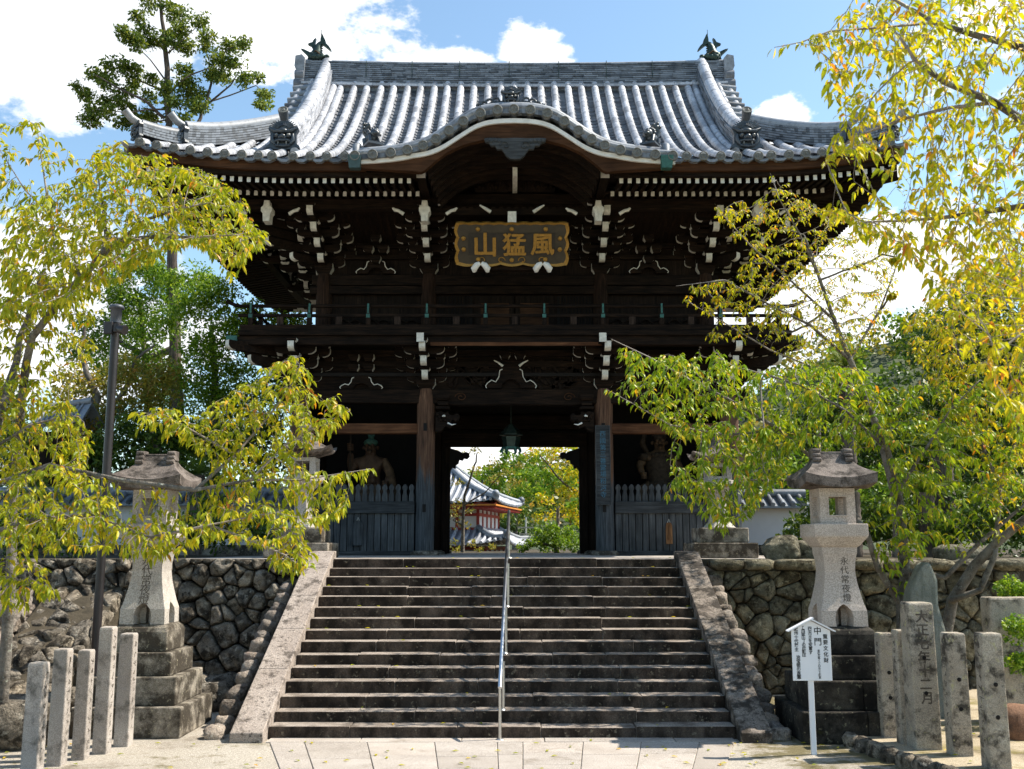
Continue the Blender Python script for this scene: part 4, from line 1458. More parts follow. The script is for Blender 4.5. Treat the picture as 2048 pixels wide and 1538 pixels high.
def lion(c, sx):
    m = MB()
    rr = random.Random(5)
    m.sphere((0, .06, .17), .16, 12, 8, 0, (1.0, 1.3, 1.0))
    m.sphere((sx * .03, -.10, .27), .13, 12, 8)
    m.sphere((sx * .03, -.22, .24), .075, 10, 6, 0, (1.2, 1, .8))
    for k in range(22):
        a = rr.uniform(0, 2 * pi); b = rr.uniform(.2, 1.2)
        m.sphere((sx * .03 + .15 * cos(a), -.04 + .04 * rr.random(), .28 + .14 * sin(a)), rr.uniform(.035, .055), 7, 5)
    for s in (-1, 1):
        m.tube([(s * .10, -.08, .2), (s * .12, -.16, .08), (s * .12, -.2, .0)], [.055, .045, .05], 7)
        m.tube([(s * .13, .16, .16), (s * .15, .12, .02)], [.09, .06], 7)
        m.sphere((s * .05 + sx * .03, -.235, .30), .025, 7, 5)
    m.tube([(-sx * .05, .2, .22), (-sx * .12, .26, .40), (-sx * .10, .22, .52), (-sx * .02, .16, .60)], [.05, .07, .08, .05], 8)
    for k in range(12):
        m.sphere((-sx * .08 + rr.uniform(-.1, .1), .2, .46 + rr.uniform(-.08, .16)), .05, 7, 5)
    m.box(-.2, -.26, -.06, .2, .3, 0)
    return MB().merge(m, T(c) @ Matrix.Rotation(sx * .5, 4, 'Z') @ Matrix.Scale(.86, 4))
for (pxx, sx) in ((744, 1), (1302, -1)):
    p = PG(pxx, 286, YK + .3)
    lion((p.x, YK + .35, p.z - .02), sx).build('roof_lion', M['tile_orn'], kg)
# copper rain boxes
for (pxx, mt) in ((710, 'bronze'), (1333, 'verdigris')):
    a, b = PG(pxx - 13, 314, YE - .25), PG(pxx + 13, 338, YE - .25)
    m = MB()
    vs = [(a.x, YE - .38, a.z), (b.x, YE - .38, a.z), (b.x, YE - .12, a.z), (a.x, YE - .12, a.z), (a.x + .03, YE - .34, b.z), (b.x - .03, YE - .34, b.z), (b.x - .03, YE - .16, b.z), (a.x + .03, YE - .16, b.z)]
    m.add(vs, [(4, 5, 6, 7), (0, 1, 5, 4), (1, 2, 6, 5), (2, 3, 7, 6), (3, 0, 4, 7)], 0)
    bxo = m.build('rain_box', M['verdigris'] if mt == 'verdigris' else plain('dark_copper', (.05, .085, .085), .5, .3, .3), gate)
    MB().tube([((a.x + b.x) / 2 + .02, YE - .05, a.z + .32), ((a.x + b.x) / 2 + .01, YE - .2, a.z + .26), ((a.x + b.x) / 2, YE - .24, a.z - .02)], [.09, .085, .07], 12).build('spout', M['tile_dark'], bxo)

# ------------------------------------------------------------------ eaves: boards and two rows of rafters with white ends
def eave_ribbon(x0, x1, ytop, ybot, y0, y1, n=26):
    m = MB()
    X = np.linspace(x0, x1, n)
    for i in range(n - 1):
        xa, xb = X[i], X[i + 1]
        m.prism([(xa, ytop + lift(xa)), (xb, ytop + lift(xb)), (xb, ybot + lift(xb)), (xa, ybot + lift(xa))], y0, y1, 'y')
    return m
zb_a, zb_b = zpx(327, YE + .1), zpx(341, YE + .1)
for sx in (-1, 1):
    a, b = (3.3, 8.55) if sx > 0 else (-8.55, -3.3)
    eave_ribbon(a, b, zb_a + .05, zb_b, YE + .1, YE + .22).build('eave_board', M['board_x'], gate)
    a, b = (2.2, 8.5) if sx > 0 else (-8.5, -2.2)
    eave_ribbon(a, b, zb_b - .004, zb_b - .10, YE + .2, YE + .34).build('eave_batten', M['wood_x'], gate)
    a, b = (2.1, 8.3) if sx > 0 else (-8.3, -2.1)
    eave_ribbon(a, b, zpx(377, 22.75) , zpx(382, 22.75) , 22.9, 23.0).build('rafter_batten', M['wood_x'], gate)
    # boarded soffit above the rafters
    m = MB()
    X = np.linspace(a, b, 20)
    sheet(m, lambda u, v: Vector((X[u], v[0], v[1] + lift(X[u]) * max(0, 1 - (v[0] - 21.5) / 3.5))), list(range(20)), [(YE + .2, zb_b + .0), (22.9, 10.80), (25.5, 11.42)])
    m.build('soffit', M['wood_y'], gate)
zf, zfb = zpx(361.5, 21.8), zpx(387.5, 22.8)
def rafter(x, y0, z0, y1, z1, w, h, name):
    lf0 = lift(x) * max(0, 1 - (y0 - 21.5) / 3.5); lf1 = lift(x) * max(0, 1 - (y1 - 21.5) / 3.5)
    m = MB()
    vs = [(x - w / 2, y0, z0 - h / 2 + lf0), (x + w / 2, y0, z0 - h / 2 + lf0), (x + w / 2, y0, z0 + h / 2 + lf0), (x - w / 2, y0, z0 + h / 2 + lf0),
          (x - w / 2, y1, z1 - h / 2 + lf1), (x + w / 2, y1, z1 - h / 2 + lf1), (x + w / 2, y1, z1 + h / 2 + lf1), (x - w / 2, y1, z1 + h / 2 + lf1)]
    m.add(vs, [(0, 1, 2, 3)], 1)
    m.add(vs, [(0, 4, 5, 1), (1, 5, 6, 2), (2, 6, 7, 3), (3, 7, 4, 0)], 0)
    m.build(name, [M['wood_y'], M['white']], gate)
for k in range(33):
    for sx in (-1, 1):
        x = sx * (2.36 + .1875 * k)
        rafter(x, 21.8, zf, 23.2, zf + .20, .085, .115, 'flying_rafter')
        if x * sx < 8.0:
            rafter(x - sx * .1, 22.8, zfb, min(25.45, 22.8 + 8.5 - abs(x) + 1.2), zfb + .22 * (min(25.45, 22.8 + 8.5 - abs(x) + 1.2) - 22.8), .085, .12, 'base_rafter')
for sx in (-1, 1):
    # big arm ends either side of the arch
    a, b = PG(842 if sx < 0 else 1210, 345, 21.95), 0
    MB().box(a.x - .10, 21.95, zpx(356, 21.95), a.x + .10, 24.0, zpx(344, 21.95), 0, 1).build('arch_beam', [M['wood_y'], M['white2']], gate)
    # corner beam and side eaves
    t = MB()
    Q = Matrix.Rotation(sx * pi / 4, 4, 'Z')
    t.box(-.12, -5.2, -.14, .12, 0, .14, 0, 1)
    MB().merge(t, T((sx * 4.85, 25.4, zfb + .12)) @ Q).build('corner_rafter', [M['wood_y'], M['white2']], gate)
    m = MB(); m2 = MB()
    k = 0
    y = 22.0
    while y < 33.3:
        a = abs(y - 27.6)
        lf = 0.0 if a < 2.0 else .42 * ((a - 2.0) / 4.1) ** 2.4
        xo = 8.42
        xi = 4.95 if a < 2.3 else 4.95 + (a - 2.3)
        if xi < 8.2:
            vs = []
            for (xx, zz) in ((xo, zf + lf), (xi, zf + .16 * (xo - xi) + lf * .2)):
                for dy in (-.043, .043):
                    for dz in (-.06, .06):
                        vs.append((sx * xx, y + dy, zz + dz))
            m.add(vs, [(0, 1, 5, 4), (2, 6, 7, 3), (0, 4, 6, 2), (1, 3, 7, 5)], 0)
            m.add(vs, [(0, 2, 3, 1)], 1)
        y += .1875
    o = m.build('side_rafter', [M['wood_x'], M['white']], gate)
    o['kind'] = 'stuff'
    m = MB()
    Y = np.linspace(21.7, 33.5, 24)
    def lfy(y):
        a = abs(y - 27.6)
        return 0.0 if a < 2.0 else .42 * ((a - 2.0) / 4.1) ** 2.4
    sheet(m, lambda u, v: Vector((sx * v[0], 27.6 + (Y[u] - 27.6) * (v[2]), v[1] + lfy(Y[u]) * v[3])), list(range(24)), [(8.5, zb_b, 1, 1), (6.7, zb_b + .22, .72, .5), (4.9, 11.3, .42, 0)])
    m.build('side_soffit', M['wood_x'], gate)
    m = MB()
    for i in range(23):
        ya, yc = Y[i], Y[i + 1]
        m.prism([(ya, zb_a + .05 + lfy(ya)), (yc, zb_a + .05 + lfy(yc)), (yc, zb_b + lfy(yc)), (ya, zb_b + lfy(ya))], sx * 8.5, sx * 8.6, 'x')
    m.build('side_eave_board', M['board_x'], gate)
MB().box(-7.2, 23.3, zpx(418, 23.3), -2.0, 23.52, zpx(398, 23.3)).build('eave_purlin', M['wood_x'], gate)
MB().box(2.0, 23.3, zpx(418, 23.3), 7.2, 23.52, zpx(398, 23.3)).build('eave_purlin', M['wood_x'], gate)
MB().box(-2.0, 23.56, zpx(428, 23.5), 2.0, 23.7, zpx(411, 23.5)).build('eave_purlin', M['wood_x'], gate)
for sx in (-1, 1):
    MB().box(sx * 6.95 - .11, 23.53, zpx(418, 23.3), sx * 6.95 + .11, 31.8, zpx(398, 23.3)).build('side_purlin', M['wood_y'], gate)
# slatted ceiling between wall and purlin
m = MB()
for k in range(58):
    x = -5.1 + k * .18
    m.add([(x - .04, 23.5, 10.42), (x + .04, 23.5, 10.42), (x + .04, 25.36, 10.05), (x - .04, 25.36, 10.05)], [(0, 3, 2, 1)], 0)
m.build('eave_slats', M['wood_y'], gate)
MB().add([(-5.2, 23.5, 10.46), (5.2, 23.5, 10.46), (5.2, 25.36, 10.09), (-5.2, 25.36, 10.09)], [(0, 3, 2, 1)], 0).build('eave_ceiling', M['wood_z'], gate)

DEEP[0] = False

# ================================================================== SITE
def GY(py, z=0.0):
    d = ray(1024, py); t = (z - H) / d.z
    return d.y * t


ZT = 2.21            # upper terrace
Y1 = GY(1478)        # foot of the stairs
RISE, RUN, NST = ZT / 15, 0.322, 15
SX0, SX1 = -3.11, 2.86
YT = Y1 + RUN * 14   # edge of the terrace


def ground_mat():
    m, nt, b = new_mat('court_gravel')
    v = coords(nt)
    n1 = noise(nt, v, .55, 6, .6)
    n2 = noise(nt, v, 160, 3, .7)
    n3 = noise(nt, v, 34, 4, .7)
    c = ramp(nt, n1, [(.3, (.36, .315, .26)), (.7, (.48, .43, .365))])
    c = mixc(nt, .55, c, ramp(nt, n2, [(.35, 0.05), (.5, .5), (.65, .95)]), 'OVERLAY')
    c = mixc(nt, .35, c, ramp(nt, n3, [(.35, 0.15), (.5, .5), (.65, .9)]), 'OVERLAY')
    n5 = noise(nt, v, .9, 8, .7)
    c = mixc(nt, ramp(nt, n5, [(.56, 0), (.68, .7)]), c, (.15, .115, .075))
    n6 = noise(nt, v, 2.2, 8, .72)
    sx = nt.nodes.new('ShaderNodeSeparateXYZ'); nt.links.new(v, sx.inputs[0])
    tc = nt.nodes.new('ShaderNodeTexCoord'); s2 = nt.nodes.new('ShaderNodeSeparateXYZ'); nt.links.new(tc.outputs['Object'], s2.inputs[0])
    mr = nt.nodes.new('ShaderNodeMapRange'); mr.inputs['From Min'].default_value = 2.6; mr.inputs['From Max'].default_value = 3.3; mr.inputs['To Max'].default_value = .16
    nt.links.new(s2.outputs[0], mr.inputs['Value'])
    a6 = nt.nodes.new('ShaderNodeMath'); a6.operation = 'ADD'; nt.links.new(n6, a6.inputs[0]); nt.links.new(mr.outputs[0], a6.inputs[1])
    c = mixc(nt, ramp(nt, a6.outputs[0], [(.55, 0), (.68, .85)]), c, (.13, .105, .035))
    nt.links.new(c, b.inputs['Base Color'])
    b.inputs['Roughness'].default_value = .9
    b.inputs['Specular IOR Level'].default_value = .1
    bump(nt, b, n2, .8, .02)
    return m


m = MB()
sheet(m, lambda u, v: Vector((u, v, 0)), list(np.linspace(-90, 90, 13)), list(np.linspace(-30, 90, 9)))
structure(m.build('ground', ground_mat()))
m = MB()
m.box(-90, YT + .45, -1, 90, 92, ZT - .012)
structure(m.build('terrace_ground', M['earth']))
m = MB()
m.box(-5.9, YT + .46, ZT - .5, 5.9, 32, ZT - .004)
structure(m.build('gate_pavement', M['paving']))

# fanned paving in front of the stairs
m = MB()
rr = random.Random(4)
def pw(Y):
    t = (Y - 13.5) / -1.7
    return -3.08 + .58 * t * .9, 2.82 - .52 * t * .9
xa, xb = pw(13.5)
x = xa
while x < xb - .05:
    xe = min(xb, x + rr.uniform(1.0, 1.7))
    m.box(x + .005, Y1 - .27, -.05, xe - .005, Y1 + .06, .014 + rr.uniform(0, .004))
    x = xe
cols = [0, .06, .18, .34, .485, .53, .66, .80, .93, 1.0]
cols = [0, .075, .21, .355, .49, .545, .675, .80, .925, 1.0]
for ci in range(len(cols) - 1):
    Y = Y1 - .28
    first = True
    while Y > 8:
        L = rr.uniform(.55, 1.1) if 0 < ci < len(cols) - 2 else rr.uniform(1.2, 1.8)
        Yn = Y - L
        (a0, b0), (a1, b1) = pw(Y - .006), pw(Yn + .006)
        z = .012 + rr.uniform(0, .005)
        q = [(a1 + (b1 - a1) * cols[ci] + .005, Yn + .006), (a1 + (b1 - a1) * cols[ci + 1] - .005, Yn + .006), (a0 + (b0 - a0) * cols[ci + 1] - .005, Y - .006), (a0 + (b0 - a0) * cols[ci] + .005, Y - .006)]
        m.prism(q, -.05, z, 'z')
        Y = Yn
structure(m.build('path', M['paving'], bevel=.005))

# ------------------------------------------------------------------ stairs
st = thing('stone_staircase', (-.12, Y1, 0), 'broad flight of stained granite steps with sloping side slabs leading up to the gate', 'stairs')
rr = random.Random(12)
for i in range(NST):
    y0 = Y1 + RUN * i
    z1 = RISE * (i + 1)
    m = MB()
    x = SX0
    n = rr.choice((3, 4, 4, 5))
    cuts = sorted([SX0] + [SX0 + (SX1 - SX0) * (k + rr.uniform(-.28, .28)) / n for k in range(1, n)] + [SX1])
    for a, b in zip(cuts, cuts[1:]):
        dz, dy = rr.uniform(-.009, .009), rr.uniform(-.014, .014)
        m.box(a + .003, y0 + dy, z1 - RISE - .02, b - .003, y0 + RUN + .12 if i < 14 else y0 + .9, z1 + dz, 0, 1)
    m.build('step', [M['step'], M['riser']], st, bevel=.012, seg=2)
for sx in (-1, 1):
    xa, xb = (SX0 - .42, SX0 - .004) if sx < 0 else (SX1 + .004, SX1 + .40)
    ya, yb = Y1 - .28, YT + .30
    za = .12
    sl = RISE / RUN
    cuts = [0, .27, .47, .66, .84, 1.0]
    if sx > 0: cuts = [0, .25, .52, .70, .88, 1.0]
    for a, b in zip(cuts, cuts[1:]):
        y0, y1 = ya + (yb - ya) * a + .003, ya + (yb - ya) * b - .003
        z0, z1 = za + (y0 - ya) * sl, za + (y1 - ya) * sl
        pts = [(y0, max(-.1, z0 - .45)), (y0, z0), (y1, z1), (y1, z1 - .45)]
        if a == 0: pts = [(y0, -.1), (y0, z0), (y1, z1), (y1, -.1)]
        if b == 1.0: pts = [(y0, z0 - .45), (y0, z0), (y1 - .25, z1 - .25 * sl), (y1, z1 - .25 * sl + .01), (y1, z1 - .6)]
        m = MB().prism(pts, xa, xb, 'x')
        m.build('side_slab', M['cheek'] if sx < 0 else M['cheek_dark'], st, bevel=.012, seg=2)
    m = MB().prism([(ya + .3, -.1), (ya + .3, .0), (yb, za + (yb - ya) * sl - .46), (yb, -.1)], xa + .03, xb - .03, 'x')
    m.build('side_core', M['granite_black'], st)

# small stones bedded along the outside of both side slabs
def boulder(m, c, s, rnd, mi=0, n=8, k=6, rot=True):
    off = Vector((rnd.uniform(0, 90), rnd.uniform(0, 90), rnd.uniform(0, 90)))
    Q = Matrix.Rotation(rnd.uniform(-.5, .5) if rot else 0, 3, Vector((rnd.uniform(-1, 1), rnd.uniform(-1, 1), rnd.uniform(-1, 1)))) if rot else Matrix.Identity(3)
    vs = []
    for i in range(k + 1):
        th = pi * i / k
        for j in range(n):
            ph = 2 * pi * j / n
            d = Vector((sin(th) * cos(ph), sin(th) * sin(ph), -cos(th)))
            d = Vector([math.copysign(abs(a) ** .62, a) for a in d])
            q = 1 + .26 * mnoise.noise(d * 1.4 + off) + .12 * mnoise.noise(d * 4 + off)
            p = Q @ Vector((d.x * s[0] * q, d.y * s[1] * q, d.z * s[2] * q))
            vs.append(Vector(c) + p)
    fs = [(i * n + j, i * n + (j + 1) % n, (i + 1) * n + (j + 1) % n, (i + 1) * n + j) for i in range(k) for j in range(n)]
    m.add(vs, fs, mi, True)


for sx in (-1, 1):
    m = MB(); rnd = random.Random(20 + sx)
    xo = (SX0 - .42 - .30) if sx < 0 else (SX1 + .40 + .16)
    y = Y1 - .1
    while y < YT - .1:
        L = rnd.uniform(.11, .19)
        z = max(.02, (y - Y1 + .1) * RISE / RUN - (.18 if sx < 0 else .08))
        boulder(m, (xo + rnd.uniform(-.03, .03), y + L, z), (rnd.uniform(.11, .16), L, rnd.uniform(.09, .14)), rnd, 0, 10, 7)
        zz = z - .2
        while zz > -.05:
            boulder(m, (xo + rnd.uniform(-.06, .02) * 1, y + L, zz), (.15, L, .13), rnd, 0, 8, 5)
            zz -= .2
        y += 2 * L * .93
    o = m.build('stone_edging', M['edging'])
    tag(o, 'sloping row of small pale cobbles along the %s side slab of the stairs' % ('left' if sx < 0 else 'right'), 'edging', 'cobble edgings of the stairs')

# handrail
hr = thing('handrail', (-.15, Y1 + .05, 0), 'thin stainless steel handrail running up the middle of the stairs', 'handrail')
pa = P(1000, 1370, Y1 - .12); pb = P(1018, 1022, YT + .55)
MB().tube([pa + Vector((0, -.03, -.03)), pa, pb, pb + Vector((0, .06, .0))], .026, 12).build('rail', M['steel'], hr)
for k, f in enumerate((.0, .10, .36, .62, .98)):
    p = pa.lerp(pb, f)
    i = int((p.y + .06 - Y1) / RUN) + 1 if p.y > Y1 - .05 else 0
    zb_ = min(ZT, RISE * i)
    po = MB().tube([(p.x + (.03 if 0 < k < 4 else 0), p.y, zb_), (p.x + (.03 if 0 < k < 4 else 0), p.y, p.z)], .021, 10).build('rail_post', M['steel2'], hr)
    MB().lathe([(.07, zb_), (.055, zb_ + .02), (.03, zb_ + .03)], 12, (p.x, p.y, 0)).build('foot_plate', M['steel2'], po)

# ------------------------------------------------------------------ dry-stone walls
def clip(poly, p, n):
    out = []
    for i in range(len(poly)):
        a, b = poly[i], poly[(i + 1) % len(poly)]
        da = (a[0] - p[0]) * n[0] + (a[1] - p[1]) * n[1]
        db = (b[0] - p[0]) * n[0] + (b[1] - p[1]) * n[1]
        if da <= 0: out.append(a)
        if (da < 0 < db) or (db < 0 < da):
            t = da / (da - db)
            out.append((a[0] + (b[0] - a[0]) * t, a[1] + (b[1] - a[1]) * t))
    return out


def voronoi(w, h, cw, ch, rnd, jit=.45, vary=.28):
    pts = []
    rows = max(1, int(h / ch))
    for r in range(rows + 2):
        n = int(w / cw) + 2
        for c in range(n + 1):
            pts.append(((c - .5 + (.5 if r % 2 else 0) + rnd.uniform(-jit, jit)) * cw, (r - .5 + rnd.uniform(-jit, jit)) * h / rows))
    pts = [p for p in pts if rnd.random() > vary]
    pts += [(rnd.uniform(0, w), rnd.uniform(0, h)) for _ in range(int(len(pts) * vary * 1.2))]
    cells = []
    for i, p in enumerate(pts):
        poly = [(0, 0), (w, 0), (w, h), (0, h)]
        for j, q in enumerate(pts):
            if i == j or abs(q[0] - p[0]) > cw * 4 or abs(q[1] - p[1]) > ch * 4: continue
            poly = clip(poly, ((p[0] + q[0]) / 2, (p[1] + q[1]) / 2), (q[0] - p[0], q[1] - p[1]))
            if len(poly) < 3: break
        if len(poly) >= 3: cells.append(poly)
    return cells


def stone_wall(O, Ud, Vd, Nd, w, h, cw, ch, rnd, gap=.02, bulge=.13, roundness=2, vary=.28):
    """dry-stone face: every stone a domed polygon; O corner, Ud along, Vd up, Nd outwards"""
    O, Ud, Vd, Nd = Vector(O), Vector(Ud), Vector(Vd), Vector(Nd)
    m = MB()
    for poly in voronoi(w, h, cw, ch, rnd, .45, vary):
        cx = sum(p[0] for p in poly) / len(poly); cy = sum(p[1] for p in poly) / len(poly)
        size = sqrt(sum((p[0] - cx) ** 2 + (p[1] - cy) ** 2 for p in poly) / len(poly))
        if size < .035: continue
        k = max(.3, 1 - gap / size)
        q = [(cx + (p[0] - cx) * k, cy + (p[1] - cy) * k) for p in poly]
        q2 = []
        for i in range(len(q)):      # subdivide so rounding works
            a, b = q[i], q[(i + 1) % len(q)]
            q2 += [a, ((a[0] + b[0]) / 2, (a[1] + b[1]) / 2)]
        for _ in range(roundness):
            q3 = []
            for i in range(len(q2)):
                a, b = q2[i], q2[(i + 1) % len(q2)]
                q3 += [(a[0] * .75 + b[0] * .25, a[1] * .75 + b[1] * .25), (a[0] * .25 + b[0] * .75, a[1] * .25 + b[1] * .75)]
            q2 = q3 if len(q2) < 16 else [((q2[i - 1][0] + 2 * q2[i][0] + q2[(i + 1) % len(q2)][0]) / 4, (q2[i - 1][1] + 2 * q2[i][1] + q2[(i + 1) % len(q2)][1]) / 4) for i in range(len(q2))]
        n = len(q2)
        out = rnd.uniform(-.05, .06)
        tilt = (rnd.uniform(-.25, .25), rnd.uniform(-.3, .25))
        B = bulge * rnd.uniform(.7, 1.25) * min(1.3, size / .16)
        off = Vector((rnd.uniform(0, 99), rnd.uniform(0, 99), 0))
        rings = []
        for (sc, d) in ((1.02, -.16), (1.0, .0), (.95, B * .55), (.80, B * .86), (.62, B * .94), (.34, B * (.98)), (.0, B)):
            R_ = []
            for (a, b) in (q2 if sc > 0 else [(cx, cy)]):
                x, y = cx + (a - cx) * sc, cy + (b - cy) * sc
                nz = .34 * B * mnoise.noise(Vector((x * 9, y * 9, 0)) + off) + .55 * B * mnoise.noise(Vector((x * 3.5, y * 3.5, 3)) + off)
                dd = d + out + (tilt[0] * (x - cx) + tilt[1] * (y - cy)) * (1 if d > 0 else .3) + (nz if d > 0 else 0)
                R_.append(O + Ud * x + Vd * y + Nd * dd)
            rings.append(R_)
        vs = [v for r in rings for v in r]
        fs = []
        for i in range(len(rings) - 2):
            fs += [(i * n + j, i * n + (j + 1) % n, (i + 1) * n + (j + 1) % n, (i + 1) * n + j) for j in range(n)]
        c = len(vs) - 1; b0 = (len(rings) - 2) * n
        fs += [(b0 + j, b0 + (j + 1) % n, c) for j in range(n)]
        m.add(vs, fs, 0, True)
    # dark earth core behind the joints
    c = [O - Nd * .12, O + Ud * w - Nd * .12, O + Ud * w + Vd * h - Nd * .12, O + Vd * h - Nd * .12]
    c2 = [p - Nd * .5 for p in c]
    m.add(c + c2, [(0, 1, 2, 3), (0, 4, 5, 1), (1, 5, 6, 2), (3, 2, 6, 7), (0, 3, 7, 4)], 1)
    return m


YW = GY(1388)
up = Vector((0, .32, ZT)); hgt = up.length; upn = up.normalized(); nd = Vector((0, -upn.z, upn.y))
xl = P(140, 1150, 18).x
o = stone_wall((xl - 5, YW, 0), (1, 0, 0), upn, nd, SX0 - .5 - xl + 5, hgt, .34, .27, random.Random(2), .008, .12, 1).build('stone_wall', [M['boulder'], M['void']])
tag(o, 'dark rounded-boulder retaining wall left of the stairs', 'wall')
xr = P(2030, 1150, 18).x
mm = stone_wall((SX1 + .5, YW, 0), (1, 0, 0), upn, nd, xr - SX1 - .5, hgt - .2, .44, .22, random.Random(6), .006, .08, 1, .35)
rnd = random.Random(8)
x = SX1 + .5
while x < xr:       # flat capping stones
    L = rnd.uniform(.25, .5)
    boulder(mm, (x + L, YW + .26, ZT - .10), (L * 1.02, .3, .10), rnd, 0, 10, 6, False)
    x += 2 * L * .97
o = mm.build('stone_wall', [M['boulder_tan'], M['void']])
tag(o, 'tan squared-stone retaining wall with flat capping right of the stairs', 'wall')
# sunlit side wall and stone ramp on the far left
o = stone_wall((xl - .25, 12.2, 0), (0, 1, 0), Vector((-.15, 0, 1)).normalized(), Vector((1, 0, .15)).normalized(), YW - 12.0, 1.75, .32, .25, random.Random(9), .010, .08, 0).build('stone_wall', [M['edging'], M['void']])
tag(o, 'sunlit tan stone wall at the far left edge beside the ramp', 'wall')
sv = Vector((0, 3.3, 1.75)); svn = sv.normalized()
m = stone_wall((xl - .2, 14.8, .06), (1, 0, 0), svn, Vector((0, -svn.z, svn.y)), 1.25, sv.length, .42, .24, random.Random(31), .006, .07, 1, .3)
m.prism([(14.7, -.1), (14.7, .0), (18.2, 1.95), (18.2, -.1)], xl - .2, xl + 1.0, 'x', 1)
o = m.build('stone_ramp', [M['boulder'], M['earth']])
tag(o, 'rough stepped stone ramp climbing in shade at the far left', 'ramp')
# boulders strewn at the foot of the left wall
for (pxx, pyy, r) in ((420, 1395, .30), (395, 1352, .27), (445, 1345, .24), (135, 1395, .26), (118, 1350, .2), (60, 1440, .36), (20, 1470, .42), (180, 1340, .22)):
    yy = GY(pyy + 25)
    yy = min(yy, YW - .12)
    p = P(pxx, pyy, yy)
    m = MB(); boulder(m, (0, 0, r * .6), (r * 1.2, r * .9, r * .75), random.Random(pxx), 0, 12, 8)
    o = m.build('boulder', M['boulder'], loc=(p.x, yy, 0))
    tag(o, {420: 'grey boulder lying between the lantern base and the stairs', 395: 'rounded grey boulder against the left wall right above the lantern steps', 445: 'small boulder leaning on the left wall nearest the stairs',
            135: 'mossy boulder behind the second granite post', 118: 'small mossy boulder above the other mossy one at the left', 60: 'large dark boulder behind the leftmost granite post',
            20: 'largest dark boulder cut by the left picture edge', 180: 'small boulder beside the foot of the lamp pole'}[pxx], 'boulder', 'boulders below the left wall')

# ------------------------------------------------------------------ big stone lanterns
def skin_prism(m, prof, mi=0):
    return m.sq(prof, (0, 0, 0), mi)


